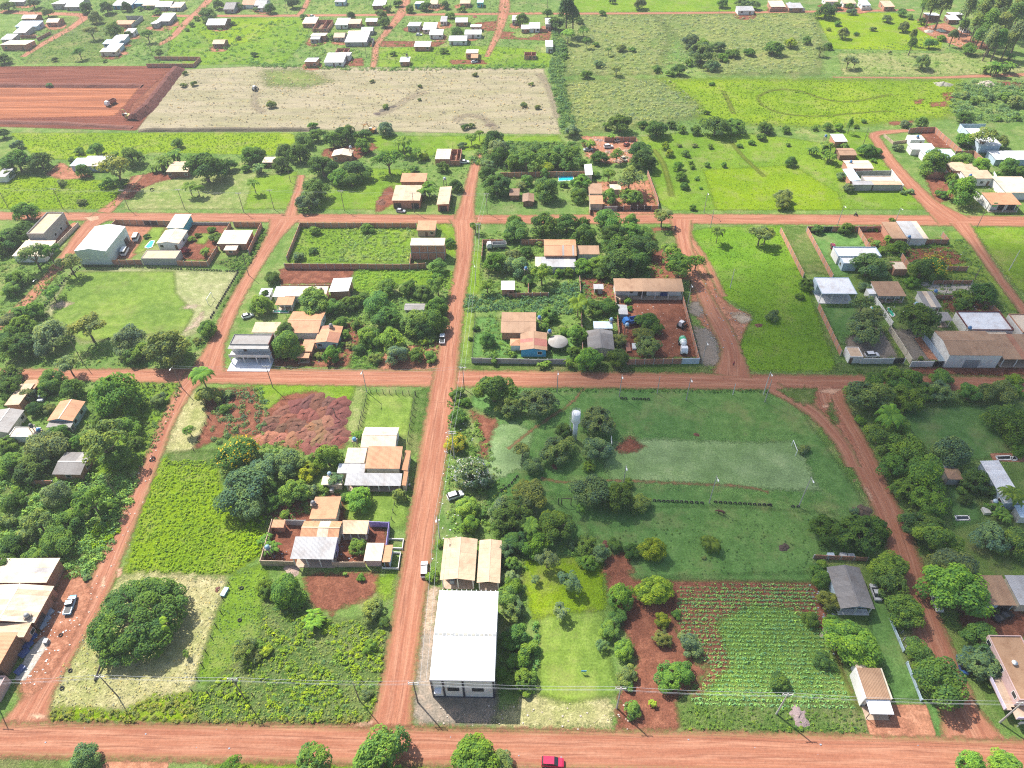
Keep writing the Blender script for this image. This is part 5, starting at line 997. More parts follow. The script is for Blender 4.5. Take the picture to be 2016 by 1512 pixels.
(2, 1): "60,320,100,b,m 50,250,70,r,m 270,270,106,r,m 450,270,92,r,d 570,270,66,r,d 580,360,96,r,d 760,230,106,b,m 940,250,60,r,m 950,320,82,b,m 1180,215,76,l,o 800,340,92,b,d 850,450,132,b,d 1010,450,112,b,d 850,580,142,r,d 980,560,112,b,d 700,560,82,b,m 570,590,76,r,m 720,640,72,b,d 1040,340,72,b,m 1240,490,82,l,m 1320,560,122,l,m 1290,640,82,l,m 1440,560,72,l,m 140,480,56,r,d 90,590,92,r,k 260,640,96,l,m 390,640,42,r,m 460,640,50,b,m 150,700,50,b,m 30,510,50,b,o 540,860,66,p,m 300,960,82,b,m 660,900,82,b,d 770,910,86,b,d 820,960,50,b,m 920,860,36,s,m 930,920,30,s,m 1070,1010,92,b,m 1130,1060,72,b,d 1050,1130,100,b,o 1080,1210,104,b,k 845,1150,66,b,o 845,1290,86,r,d 620,1300,102,r,g 500,1250,62,b,m 530,1110,82,r,m 430,1090,46,s,m 280,1340,52,n,m 470,1340,56,n,m 1608,330,42,p,d 1930,350,82,l,o 1410,145,28,r,m 240,420,36,s,o 270,1060,50,s,m",
(3, 1): "180,100,66,r,o 50,350,76,l,o 440,310,46,r,m 665,305,56,r,m 975,380,62,n,m 890,420,46,n,m 940,470,46,n,m 1060,440,76,b,m 830,590,132,b,k 1000,600,52,b,o 1240,620,120,b,m 1340,600,108,y,m 1160,710,62,b,m 360,730,66,b,d 790,880,82,l,k 850,970,104,l,k 800,1080,134,b,k 1220,1010,168,b,d 1550,830,86,b,m 1710,790,112,r,d 1520,890,50,b,m 930,910,42,n,d 800,760,52,s,k 1010,1430,82,r,g 1160,1450,100,r,m 870,1490,92,b,m 1400,1450,100,b,m 1960,1460,60,b,g 830,315,24,s,m 880,320,22,s,m 1010,250,30,s,m 100,980,60,s,k 310,830,40,s,m 1230,1300,22,s,m",
(0, 2): "880,130,190,r,g 80,80,110,b,d 360,70,86,r,m 550,100,96,r,m 210,140,66,r,k 270,250,60,r,d 375,250,56,b,o 1210,180,66,b,o 40,510,80,b,m 330,540,152,b,o 440,440,82,r,m 770,330,92,b,m 960,390,112,b,m 800,510,172,l,o 890,610,112,r,m 1030,500,62,b,m 570,500,72,b,g 60,670,112,b,m 230,690,142,b,d 420,900,108,r,k 90,970,92,b,d 700,960,130,l,m 280,1110,122,l,o 520,1120,112,b,m 420,1270,132,b,g 100,1280,112,b,d 1580,150,96,b,o 1730,120,56,n,k 1440,410,52,l,m 1830,590,150,y,m 1860,850,205,b,k 1920,1000,130,b,k 60,1110,80,s,k 130,870,50,s,m 30,1430,110,b,d 200,1200,90,s,o 830,1000,80,s,m 620,1020,90,s,o 1720,250,46,s,m 240,1400,100,b,m",
(1, 2): "250,640,152,b,k 80,700,122,b,k 400,720,92,b,h 560,620,112,r,m 60,850,112,b,d 300,890,112,r,m 130,960,82,b,d 800,930,108,r,g 1110,910,56,r,o 620,790,62,l,k 230,1065,42,s,g 790,1300,76,r,m 130,1310,82,n,m 90,1250,62,n,m 1550,140,56,s,m 1550,310,72,b,m 1545,510,86,y,h 1660,730,142,w,k 1800,800,56,s,k 1830,110,162,b,d 1950,230,100,b,o 1630,990,92,r,g 1650,1130,76,r,g 1740,1060,42,s,m 1880,1010,112,b,k 1900,1120,102,b,d 1910,1330,86,b,k 1960,1430,72,b,m 790,440,52,n,m 440,880,60,s,k 550,870,45,s,m 1600,200,50,s,m 1420,1280,36,s,g 700,920,50,s,d",
(2, 2): "230,190,142,b,k 420,420,72,b,d 380,550,142,b,k 690,340,142,b,k 680,560,122,b,k 620,690,52,b,m 110,560,72,l,o 190,690,82,b,k 180,900,160,b,o 650,880,152,b,k 840,930,124,r,d 1010,970,86,r,o 30,1050,152,b,d 370,1150,152,b,d 170,1120,62,p,m 200,1270,112,b,g 300,1400,92,l,k 600,1290,92,b,m 600,1420,82,b,g 700,1350,82,b,k 820,1290,62,b,m 950,1330,72,b,d 1105,1320,102,r,h 1550,1270,60,P,d 550,1020,46,l,m 490,1290,42,s,k 60,1260,100,b,d 920,820,50,s,m 1500,1390,20,s,o",
(3, 2): "840,150,168,b,k 1080,80,92,b,g 1140,160,132,b,m 1280,120,90,b,m 1380,110,112,b,k 1600,130,92,b,m 1720,130,92,b,o 1850,120,102,b,o 1960,110,72,b,g 1930,30,62,b,g 1060,370,92,b,g 920,450,132,b,m 1130,540,152,b,g 1020,680,132,b,m 1270,750,162,r,g 1120,860,112,b,m 1300,950,142,b,m 1250,1130,152,b,d 1350,1250,172,b,m 1470,560,152,r,k 1880,330,132,r,m 1960,420,122,r,m 1980,560,62,r,g 1650,780,116,r,d 1780,880,56,r,m 1930,900,72,p,m 1860,1040,92,n,m 1540,870,42,s,m 1580,940,56,b,d 1740,1000,42,s,m 1760,1230,156,b,k 1960,1270,132,r,m 560,1170,152,b,d 750,1200,172,b,d 870,1160,110,b,d 990,1460,142,r,m 1480,1480,172,r,k 480,1440,42,s,g 440,1490,62,b,m 760,340,50,s,m 720,1030,40,s,k 330,560,50,s,o 1000,300,80,p,m",
(0, 3): "1035,345,350,R,m 1170,440,82,p,g 1850,600,92,l,o 1980,580,62,b,m 640,1430,112,r,k 1760,1480,82,l,m 1420,640,34,l,m 30,-60,90,b,d 660,60,34,s,k",
(1, 3): "250,160,132,r,m 90,130,82,b,m 890,310,102,b,o 990,390,56,b,d 470,370,102,n,g 90,620,62,s,h 20,640,62,b,o 460,1430,142,l,m 950,1420,215,r,m 1680,1430,182,r,m 1900,1450,92,b,o 1930,220,102,b,m 1950,60,72,b,k 1980,480,72,b,k 1880,800,76,b,m 1360,40,60,s,g 820,60,36,s,m 1980,700,70,s,m 890,580,60,s,m 860,940,50,s,k 700,30,26,n,m",
(2, 3): "40,280,102,b,k 60,500,112,b,m 150,600,92,s,m 100,830,102,b,m 210,70,42,l,k 470,80,96,l,k 400,310,72,l,k 860,200,108,r,g 1120,140,132,r,h 850,350,72,b,m 790,450,92,b,m 720,570,52,l,k 890,600,82,r,m 910,790,86,b,o 920,880,50,s,m 1170,380,66,b,h 1180,520,72,b,o 1380,560,102,b,k 1240,800,130,b,m 1340,790,90,b,m 955,1060,72,r,m 1100,1005,46,n,h 1290,340,42,s,m 100,700,80,s,m 130,920,60,s,m 40,130,80,b,g",
(3, 3): "480,60,76,r,m 540,230,92,b,o 560,390,62,b,m 1000,90,132,r,m 1110,300,142,r,m 1490,150,222,r,g 720,540,188,r,g 390,370,66,r,m 1200,610,102,b,m 1370,840,192,b,m 1690,520,152,b,m 1730,720,165,b,k 490,690,82,s,d 160,860,82,s,d 1620,1480,112,r,g 1880,1480,112,r,g 1770,290,52,b,o 1260,700,80,b,m",
}
for tt, s in TREES.items():
    for q in s.split():
        x, y, r, ty, co = q.split(','); px = T(tt, float(x), float(y)); plant(px[0], px[1], float(r)*TS, ty, co)

# ------------------------------------------------------------------ uncountable ground cover, one object per stand
def tuft_proto(seed, n=13):
    """grass clump: a ring of arching blades seen mostly from above"""
    rng = np.random.default_rng(seed); a = rng.uniform(0, 6.28, n); r = rng.uniform(.05, .8, n)
    p = np.stack([np.cos(a)*r, np.sin(a)*r, .75-.55*r*r+rng.uniform(-.12, .12, n)], 1)
    nr = np.stack([np.cos(a)*r*.7, np.sin(a)*r*.7, np.full(n, .8)], 1)+rng.normal(size=(n, 3))*.28
    V, _ = quads_at(p, nr, rng.uniform(.25, .5, n), rng, 1.9)
    return V
def bush_proto(seed, n=34, leaf=.24):
    rng = np.random.default_rng(seed); d = rng.normal(size=(n, 3)); d /= np.linalg.norm(d, axis=1, keepdims=True); d[:, 2] = np.abs(d[:, 2])
    p = d*np.array([.75, .75, .8])*rng.uniform(.55, 1.0, (n, 1)); V, _ = quads_at(p, d+rng.normal(size=d.shape)*.45+np.array([0, 0, .55]), rng.uniform(.6, 1.3, n)*leaf, rng, 1.3)
    return V
TUFT = [tuft_proto(i) for i in range(4)]; BUSH = [bush_proto(i) for i in range(4)]; CROP = [bush_proto(i+9, 14, .42) for i in range(3)]
PROTOS = dict(t=TUFT, b=BUSH, c=CROP)
def scatter(name, label, pts, dens, kd, size, col, seed=1, rows=None, clump=0.0, mat=None, zs=1.0):
    rng = np.random.default_rng(seed); poly = world_poly(pts); A = np.array(poly); lo, hi = A.min(0), A.max(0)
    if rows:
        X, Y = np.meshgrid(np.arange(lo[0], hi[0], rows[0]), np.arange(lo[1], hi[1], rows[1])); P = np.stack([X.ravel(), Y.ravel()], 1); P += rng.normal(0, 1, P.shape)*np.array([rows[0]*.3, rows[1]*.1])
    else: P = rng.uniform(lo, hi, (int((hi-lo).prod()*dens), 2))
    P = P[sdist(P, poly) > .1]
    if clump and len(P):
        k = np.sin(P[:, 0]*.31+seed)*np.sin(P[:, 1]*.37+seed*1.3)+.6*np.sin(P[:, 0]*.9+P[:, 1]*.7)+rng.normal(0, .35, len(P)); P = P[k > clump-.7]
    if not len(P): return
    VV, vv = [], []; pr = PROTOS[kd]; which = rng.integers(0, len(pr), len(P))
    for w_ in range(len(pr)):
        Q = P[which == w_]; n = len(Q); B = pr[w_]; nq = len(B)//4
        if not n: continue
        a = rng.uniform(0, 6.28, n); s = rng.uniform(size[0], size[1], n)*rng.choice([1, 1, 1.25], n); ca, sa = np.cos(a), np.sin(a)
        X = (B[None, :, 0]*ca[:, None]-B[None, :, 1]*sa[:, None])*s[:, None]+Q[:, :1]; Y = (B[None, :, 0]*sa[:, None]+B[None, :, 1]*ca[:, None])*s[:, None]+Q[:, 1:2]
        Z = B[None, :, 2]*(s*zs*rng.uniform(.75, 1.2, n))[:, None]+.03
        VV.append(np.stack([X, Y, Z], -1).reshape(-1, 3)); vv.append(np.clip(np.repeat(rng.normal(.5, .14, n), nq)+rng.normal(0, .13, n*nq), 0, 1))
    V = np.concatenate(VV); v = np.concatenate(vv)
    o = obj(name, npmesh(name, V, np.arange(len(V)).reshape(-1, 4), mat or M_GRASS, {'v': ('FACE', v)}), None, [c*(1.25 if kd == 't' else 1.9) for c in col])
    return kind(o, 'stuff', label)
cLIME, cLM2, cWEED, cDRY, cCROP, cBR = (.195, .315, .008), (.14, .25, .022), (.12, .205, .045), (.33, .3, .12), (.1, .185, .045), (.2, .235, .09)
scatter('grass_tufts', 'lime green grass tufts covering the lower left field', [(325, 905), (425, 905), (432, 960), (480, 1030), (525, 1052), (505, 1095), (450, 1130), (248, 1128), (282, 1000), (312, 920)], 2.6, 't', (.24, .48), (.2, .31, .02), 1, clump=.0)
scatter('straw_tufts', 'dry straw tufts around the huge shade tree', [(240, 1140), (300, 1130), (450, 1142), (395, 1320), (365, 1372), (300, 1398), (95, 1405), (102, 1345), (150, 1268), (200, 1183)], 1.6, 't', (.12, .28), (.4, .37, .19), 2)
scatter('weeds', 'mixed green weeds on the lot beside the lower road', [(525, 1160), (650, 1222), (765, 1222), (750, 1340), (733, 1408), (640, 1422), (385, 1418), (365, 1385), (440, 1330), (510, 1270)], 3.2, 't', (.12, .32), (.22, .28, .075), 3)
scatter('weeds', 'leafy weeds scattered over the lot beside the lower road', [(525, 1160), (650, 1222), (765, 1222), (750, 1340), (733, 1408), (640, 1422), (385, 1418), (365, 1385), (440, 1330), (510, 1270)], .3, 'b', (.25, .6), cWEED, 4, clump=.6)
scatter('tall_weeds', 'taller yellow-green weeds in drifts across the lot beside the lower road', [(525, 1160), (650, 1222), (765, 1222), (750, 1340), (733, 1408), (640, 1422), (385, 1418), (365, 1385), (440, 1330), (510, 1270)], 1.6, 't', (.35, .75), (.19, .28, .02), 41, clump=.55)
scatter('leafy_weeds', 'dark leafy weed clumps across the lot beside the lower road', [(525, 1160), (650, 1222), (765, 1222), (750, 1340), (733, 1408), (640, 1422), (500, 1420), (560, 1270)], .3, 'b', (.45, 1.0), (.1, .175, .04), 42, clump=.5)
scatter('bank_grass', 'tall grass on the bank above the lower road', [(100, 1398), (250, 1400), (300, 1372), (385, 1366), (395, 1418), (740, 1408), (720, 1425), (400, 1424), (100, 1420)], 2.0, 't', (.3, .65), (.19, .21, .045), 5)
scatter('meadow_grass', 'fresh green grass in the fenced strip by the straw ground', [(452, 1138), (520, 1112), (538, 1190), (500, 1290), (400, 1345), (390, 1330)], 2.4, 't', (.12, .3), (.17, .27, .06), 6)
scatter('scrub', 'dense scrub between the trees at the left edge', [(-20, 935), (280, 938), (262, 985), (225, 1070), (190, 1130), (110, 1145), (-20, 1090)], .75, 'b', (.8, 1.7), cWEED, 7)
scatter('scrub', 'lime green weeds beside the left dirt street', pt((0, 2), 700, 1130, 830, 1120, 920, 1180, 800, 1330, 600, 1320), 1.6, 't', (.5, .9), cLIME, 8)
scatter('meadow_grass', 'grass at the corner of the left street', [(240, 755), (330, 752), (362, 758), (345, 800), (318, 862), (280, 920), (220, 940), (195, 870)], 1.1, 't', (.3, .7), (.12, .2, .04), 9)
scatter('cassava_rows', 'cassava plants beside the soil heaps', pt((0, 2), 1660, 110, 2050, 90, 2040, 470, 1780, 440, 1640, 560, 1600, 420), .5, 'b', (.7, 1.3), (.075, .13, .045), 10)
scatter('bushes', 'bushes filling the walled overgrown lot', pt((1, 1), 700, 310, 1235, 300, 1190, 560, 640, 560), .7, 'b', (.45, 1.05), (.16, .225, .06), 11)
scatter('weeds', 'weeds in the walled overgrown lot', pt((1, 1), 350, 300, 760, 310, 700, 560, 260, 565), 1.2, 't', (.2, .5), (.14, .235, .04), 12)
scatter('vines', 'bright green creepers south of the walled lot', pt((1, 1), 785, 625, 1320, 625, 1540, 650, 1520, 850, 1300, 700, 1090, 690, 900, 800, 770, 770), .9, 'b', (.5, .95), (.15, .25, .03), 13)
scatter('weeds', 'weeds on the plot right of the corner house', pt((1, 1), 860, 1080, 1000, 1100, 960, 1375, 725, 1380), 1.0, 'b', (.5, 1.1), (.1, .19, .03), 14)
scatter('cassava_rows', 'cassava thicket behind the blue house', pt((2, 1), -330, 820, 300, 810, 430, 730, 560, 730, 640, 790, 600, 930, 300, 1000, 60, 930, -330, 960), .6, 'b', (.9, 1.6), (.06, .12, .05), 15)
scatter('crop_rows', 'low green crop rows on red soil', [(1330, 1180), (1440, 1160), (1500, 1150), (1590, 1155), (1610, 1200), (1640, 1300), (1685, 1400), (1480, 1398), (1352, 1385), (1400, 1320), (1335, 1240)], 1, 'c', (.32, .55), (.15, .275, .085), 16, rows=(.42, 1.0), clump=-1.3)
scatter('crop_rows', 'sparse young crop at the bare end of the field', [(1330, 1150), (1600, 1150), (1610, 1190), (1335, 1195)], 1, 'c', (.3, .5), (.14, .26, .08), 17, rows=(.5, 1.0), clump=-.3)
scatter('weeds', 'grass between crop field and lower road', [(1335, 1390), (1480, 1390), (1690, 1402), (1710, 1444), (1347, 1438)], 2.0, 't', (.2, .45), (.11, .19, .03), 18)
scatter('hedge_weeds', 'leafy growth along the lawn beside the white hall', pt((2, 3), 40, 600, 120, 480, 250, 380, 235, 700, 180, 930, 60, 960), 1.0, 'b', (.7, 1.4), (.08, .16, .035), 19)
scatter('pasture_grass', 'uneven lime grass in the field beside the gravel crossing', pt((2, 1), 1440, 340, 1560, 310, 2080, 300, 2240, 650, 2360, 1000, 2500, 1380, 1860, 1380, 1765, 1260, 1850, 1070, 1900, 960, 1690, 850, 1560, 640), 1.1, 't', (.12, .3), (.135, .26, .016), 20)
scatter('pasture_grass', 'lime pasture left of the upper road', [(0, 352), (130, 355), (250, 360), (226, 410), (0, 410)], 1.0, 't', (.25, .5), cLIME, 21)
scatter('pasture_grass', 'lime pasture below the earthwork', [(30, 264), (560, 264), (540, 303), (300, 298), (230, 316), (85, 310)], .7, 't', (.25, .55), cLIME, 22)
scatter('pasture_grass', 'lime pasture with tractor circles in the upper right', [(1300, 158), (1880, 160), (1865, 228), (1640, 247), (1385, 238), (1372, 200)], .45, 't', (.3, .6), cLIME, 23, clump=-.1)
scatter('seeding_grass', 'tall brown grass right of the mown field', [(1118, 163), (1320, 158), (1372, 200), (1395, 224), (1290, 244), (1132, 260)], .3, 'b', (.6, 1.3), cBR, 24)
scatter('seeding_grass', 'tall brown grass in the far meadow', [(1112, 32), (1300, 30), (1600, 28), (1618, 85), (1605, 145), (1120, 147)], .12, 'b', (.7, 1.5), cBR, 25)
scatter('scrub', 'bushes along the right edge of the mown field', [(1085, 40), (1115, 90), (1110, 150), (1135, 262), (1108, 264), (1088, 180), (1080, 140), (1090, 100)], .5, 'b', (.9, 2.2), (.08, .14, .04), 26)
scatter('scrub', 'scrub at the far right field edge', [(1880, 160), (2050, 165), (2050, 240), (1900, 240), (1870, 215)], .22, 'b', (1.0, 2.4), (.1, .16, .05), 27)
scatter('scrub', 'scrubby hedge between far houses and mown field', [(460, 120), (600, 128), (740, 134), (960, 128), (1080, 128), (1075, 136), (740, 140), (500, 133)], .3, 'b', (.8, 1.6), (.09, .17, .035), 28)
scatter('scrub', 'thicket beside the junk yard', pt((2, 0), -180, 1090, 520, 1090, 560, 1280, 0, 1300, -300, 1250), .5, 'b', (1.0, 2.2), (.085, .15, .035), 29)
scatter('weeds', 'grassy verge along the right side street', pt((0, 1), 1660, 570, 1870, 510, 2005, 340, 2040, 330, 1950, 520, 1830, 700, 1650, 1000, 1835, 640), 1.4, 't', (.4, .8), (.1, .19, .03), 30)
scatter('park_weeds', 'rough grass below the tyre row', pt((2, 2), 700, 1120, 1900, 1050, 2350, 1050, 2320, 1500, 1150, 1520), .5, 't', (.15, .35), (.09, .17, .04), 31, clump=.3)
scatter('far_scrub', 'scrub between the far houses', [(330, 40), (600, 40), (720, 110), (600, 126), (360, 126), (250, 120)], .06, 'b', (.8, 1.8), (.1, .19, .03), 32)
scatter('orchard_grass', 'mown grass among the orchard trees', [(1270, 275), (1330, 268), (1500, 268), (1700, 300), (1815, 398), (1815, 408), (1325, 410)], .25, 't', (.15, .35), (.16, .26, .02), 33, clump=.3)
scatter('stubble', 'cut stalks on the mown dry field', [(365, 140), (1070, 140), (1095, 258), (700, 252), (300, 250)], .12, 't', (.3, .7), (.4, .33, .2), 34)
scatter('verge_grass', 'grass on the verge along the park road', [(935, 764), (1515, 768), (1515, 774), (935, 772)], 2.5, 't', (.2, .45), (.07, .17, .03), 35)
scatter('verge_grass', 'grass strip behind the tree-lined park corner', pt((1, 2), 1500, 90, 1600, 150, 1640, 400, 1720, 640, 1560, 700, 1480, 600), 1.2, 't', (.3, .6), (.1, .18, .03), 36)
scatter('wild_grass', 'tall grass beside the shady tree belt', pt((1, 2), 0, 1000, 100, 1050, 50, 1400, -60, 1400, -120, 1250), 1.3, 't', (.4, .8), cLIME, 37)

WEEDY = [("the left edge houses", [(0, 755), (240, 755), (200, 870), (270, 930), (0, 930)]), ("the left football pitch", [(0, 450), (60, 480), (150, 560), (60, 690), (0, 700)]), ("the corner house trees", [(130, 690), (370, 660), (410, 690), (360, 720), (60, 722)]),
 ("the mango grove", [(560, 610), (700, 590), (880, 560), (885, 600), (860, 700), (680, 715), (560, 715)]), ("the orange barn", [(945, 455), (1240, 455), (1330, 560), (1220, 560), (1200, 640), (945, 610)]), ("the blue house gardens", [(950, 620), (1210, 640), (1220, 700), (940, 700)]),
 ("the yellow-flowering garden tree", [(1690, 470), (1900, 470), (1990, 620), (1720, 620)]), ("the banana-ringed house", [(30, 310), (560, 300), (580, 335), (300, 345), (20, 345)]), ("the ringed gabled house", [(590, 300), (900, 285), (925, 330), (900, 410), (800, 340), (620, 400)]),
 ("the junk yard", [(950, 300), (1260, 300), (1290, 400), (950, 412)]), ("the orange-roofed garage", [(1780, 300), (1980, 280), (2050, 380), (1900, 410), (1830, 370)]), ("the far meadow", [(1640, 100), (1840, 70), (1960, 100), (2050, 145), (1660, 146)]), ("the orchard hedge", [(1140, 235), (1640, 248), (1700, 262), (1260, 266)]),
 ("the far left houses", [(0, 60), (330, 40), (340, 120), (0, 125)]), ("the far white house cluster", [(600, 35), (980, 35), (1080, 60), (1080, 128), (600, 125)]), ("the top edge houses", [(0, 0), (1080, 0), (1080, 26), (0, 28)]), ("the tree belt", [(1690, 790), (1760, 780), (1790, 850), (1850, 920), (1870, 1090), (1830, 1100), (1720, 880)]), ("the big grey-green trees", [(420, 880), (640, 860), (640, 1000), (520, 1050), (440, 960)]),
 ("the park-edge thicket", [(880, 790), (930, 790), (1010, 1000), (1180, 1090), (1040, 1100), (1020, 1380), (985, 1380), (985, 1100), (880, 1040)])]
for i, (w_, pl) in enumerate(WEEDY):
    far = pl[0][1] < 320; pl_n = len(pl)
    scatter('weeds', f'low leafy weeds around {w_}', pl, .1 if far else .42, 'b', (.35, 1.1 if far else 1.2), (.1, .175, .035), 60+i, clump=.25)
    scatter('rough_grass', f'uneven grass tufts around {w_}', pl, .12 if far else .45, 't', (.25, .6), (.14, .21, .045), 90+i)
#print('FACES', sum(len(m.polygons) for m in bpy.data.meshes)*2)
# ------------------------------------------------------------------ walls and fences (top line given in photograph tiles)
def wall_run(t, xy, h, wc='brick', label='', gate=None, name='garden_wall', pil=3.0):
    pts = [GT(t, xy[i], xy[i+1], h) for i in range(0, len(xy), 2)]
    base = pts[0].copy(); base.z = 0
    nm = {'brick': 'red brick', 'brick2': 'dark brick', 'white': 'white', 'grey': 'grey', 'lblue': 'pale blue', 'cream': 'cream', 'purple': 'purple', 'tan': 'tan', 'paleblue': 'pale blue'}[wc]
    root = thing(name, label or f'{nm} boundary wall', 'wall', base, 0, 'boundary walls'); root['auto'] = 1; root['pxc'] = PX((sum(p.x for p in pts)/len(pts), sum(p.y for p in pts)/len(pts), 1))
    mat = M_BRICK if wc.startswith('brick') else M_WALL; col = WC[wc]; pil = max(pil, 12*mpp(*T(t, xy[0], xy[1])))
    for p, q in zip(pts, pts[1:]):
        d = q-p; ln = math.hypot(d.x, d.y); a = math.atan2(d.y, d.x); n = max(1, round(ln/pil)); sg = ln/n
        for i in range(n):
            u = (i+.5)/n; c = p+d*u-base
            if gate and gate[0] <= u <= gate[1]:
                box('gate', root, M_METAL, gate[2], c.x, c.y, .05, sg-.1, .08, h*.92, a); continue
            j = random.uniform(.9, 1.08); box('wall_panel', root, mat, [v*j for v in col], c.x, c.y, 0, sg-.02, .14, h-.08*random.random(), a)
        for i in range(n+1):
            c = p+d*(i/n)-base; box('pillar', root, M_WALL, [v*.95 for v in (WC['grey'] if wc.startswith('brick') else col)], c.x, c.y, 0, .24, .24, h+.06, a)
    return root
DK = (.03, .03, .035)
wall_run((0, 1), (840, 285, 880, 240, 1300, 250), 2.3, 'brick', gate=(.5, .72, DK))
wall_run((0, 1), (850, 550, 1075, 548), 2.2, 'brick'); wall_run((0, 1), (1342, 556, 1578, 562, 1655, 440), 2.2, 'brick')
wall_run((0, 1), (412, 442, 592, 262), 1.6, 'cream'); wall_run((0, 1), (1780, 258, 1992, 262, 1892, 470), 2.4, 'brick'); wall_run((0, 1), (1755, 262, 1720, 322), 2.2, 'brick')
wall_run((0, 1), (1440, 262, 1745, 262), 1.2, 'grey', name='low_wall')
wall_run((1, 1), (350, 265, 1235, 268), 2.2, 'brick'); wall_run((1, 1), (350, 265, 246, 522), 2.2, 'brick'); wall_run((1, 1), (230, 577, 1185, 582, 1310, 572), 2.3, 'brick2'); wall_run((1, 1), (1195, 500, 1188, 575), 2.2, 'brick')
wall_run((1, 1), (205, 742, 605, 735), 1.2, 'brick2', name='low_wall')
wall_run((1, 1), (1662, 1297, 2240, 1308), 2.1, 'grey'); wall_run((2, 1), (300, 1305, 440, 1307), 2.1, 'grey')
wall_run((2, 1), (905, 1308, 1330, 1302), 2.2, 'brick2'); wall_run((2, 1), (1332, 1300, 1462, 1300), 2.3, 'paleblue', label='pale blue steel gate panels of the truck yard', name='yard_gate')
wall_run((2, 1), (1338, 822, 1462, 1298), 2.2, 'brick'); wall_run((2, 1), (818, 790, 852, 1100), 2.2, 'brick'); wall_run((2, 1), (0, 802, 310, 800), 2.0, 'brick2'); wall_run((2, 1), (548, 672, 556, 782), 2.0, 'brick2'); wall_run((2, 1), (560, 890, 572, 1230), 2.0, 'brick2'); wall_run((2, 1), (155, 720, 155, 800), 2, 'brick')
wall_run((1, 1), (1745, 392, 1905, 392), 2.3, 'brick'); wall_run((1, 1), (1745, 392, 1738, 520), 2.3, 'brick'); wall_run((2, 1), (100, 392, 275, 394), 2.3, 'brick')
wall_run((2, 0), (-60, 1316, 590, 1306), 2.4, 'brick'); wall_run((2, 0), (1068, 1300, 1142, 1505, 1150, 1560), 2.5, 'brick'); wall_run((2, 1), (885, 132, 1150, 135), 2.3, 'brick', gate=(.3, .7, DK)); wall_run((2, 1), (735, 140, 882, 140), 2.0, 'grey', gate=(.6, 1, DK)); wall_run((2, 0), (740, 1048, 978, 1045), 2.2, 'brick')
wall_run((2, 1), (622, 40, 628, 165), 2.5, 'cream')
wall_run((3, 1), (162, 300, 340, 650), 2.2, 'brick'); wall_run((3, 1), (366, 300, 562, 662), 2.2, 'brick'); wall_run((3, 1), (366, 292, 750, 292), 2.4, 'brick2', gate=(.2, .42, DK)); wall_run((3, 1), (752, 292, 850, 452), 2.2, 'brick'); wall_run((3, 1), (756, 292, 925, 290), 2.2, 'brick2')
wall_run((3, 1), (455, 880, 628, 1242), 2.2, 'brick'); wall_run((3, 1), (780, 1300, 1112, 1298), 2.3, 'white', gate=(.68, 1, DK)); wall_run((3, 1), (1165, 1324, 1415, 1320), 2.3, 'white', gate=(.68, 1, DK)); wall_run((3, 1), (1000, 1050, 1165, 1300), 2.3, 'cream'); wall_run((3, 1), (1260, 1112, 1412, 1312), 2.2, 'lblue'); wall_run((3, 1), (888, 830, 1018, 1022), 2.3, 'white')
wall_run((3, 1), (1272, 392, 1445, 392, 1400, 335), 2.2, 'brick2'); wall_run((3, 1), (1440, 597, 1592, 600), 2.1, 'brick'); wall_run((3, 1), (1330, 705, 1625, 705), 1.8, 'brick2'); wall_run((3, 1), (1345, 815, 1475, 818), 1.8, 'brick2'); wall_run((3, 1), (1740, 860, 1830, 935), 1.8, 'brick2'); wall_run((3, 1), (1090, 500, 1140, 575), 2.4, 'brick')
wall_run((3, 0), (1145, 980, 1200, 972, 1340, 968, 1545, 1145), 2.6, 'brick'); wall_run((3, 0), (952, 1022, 1022, 1080, 1122, 1066), 1.4, 'tan', name='low_wall'); wall_run((3, 0), (1500, 1152, 1640, 1150, 1705, 1205), 2.4, 'brick'); wall_run((3, 0), (1530, 945, 1725, 946), 3.5, 'paleblue'); wall_run((3, 0), (1530, 945, 1690, 1110), 3.5, 'paleblue')
wall_run((3, 0), (1005, 1292, 1098, 1410), 2.8, 'white'); wall_run((3, 0), (740, 1305, 1005, 1300), 2.6, 'grey'); wall_run((3, 1), (1614, -10, 1765, 125), 3.0, 'white'); wall_run((3, 0), (1512, 1320, 1600, 1460), 2.8, 'white'); wall_run((3, 0), (1790, 1310, 1880, 1465), 2.8, 'white')
wall_run((0, 0), (1115, 485, 1475, 485, 1525, 432, 1175, 430), 2.2, 'brick'); wall_run((0, 0), (960, 120, 1085, 120, 1000, 188), 2.4, 'grey'); wall_run((0, 0), (280, 290, 380, 240), 1.8, 'brick2'); wall_run((0, 0), (150, 270, 270, 268), 1.8, 'brick2')
wall_run((3, 0), (80, 65, 215, 62), 2, 'brick'); wall_run((3, 0), (220, 65, 345, 60), 2, 'white'); wall_run((3, 0), (780, 55, 850, 52), 2, 'white'); wall_run((1, 0), (860, 290, 915, 292, 900, 330), 2, 'grey'); wall_run((2, 0), (245, 220, 305, 222), 2, 'brick2')
wall_run(M1, (45, 1408, 300, 1415), 2.2, 'tan'); wall_run(M1, (595, 1420, 840, 1420), 2.2, 'tan'); wall_run(M1, (135, 1096, 48, 1400), 2.2, 'tan'); wall_run(M1, (235, 1098, 390, 1102), 2.2, 'grey'); wall_run(M1, (880, 1112, 1030, 1116, 1008, 1285), 2.2, 'purple')
wall_run(M1, (1022, 1238, 1140, 1242, 1132, 1312, 1018, 1306), .7, 'white', name='low_wall'); wall_run(M1, (1050, 1342, 1118, 1345, 1100, 1465, 980, 1460), .7, 'white', name='low_wall')
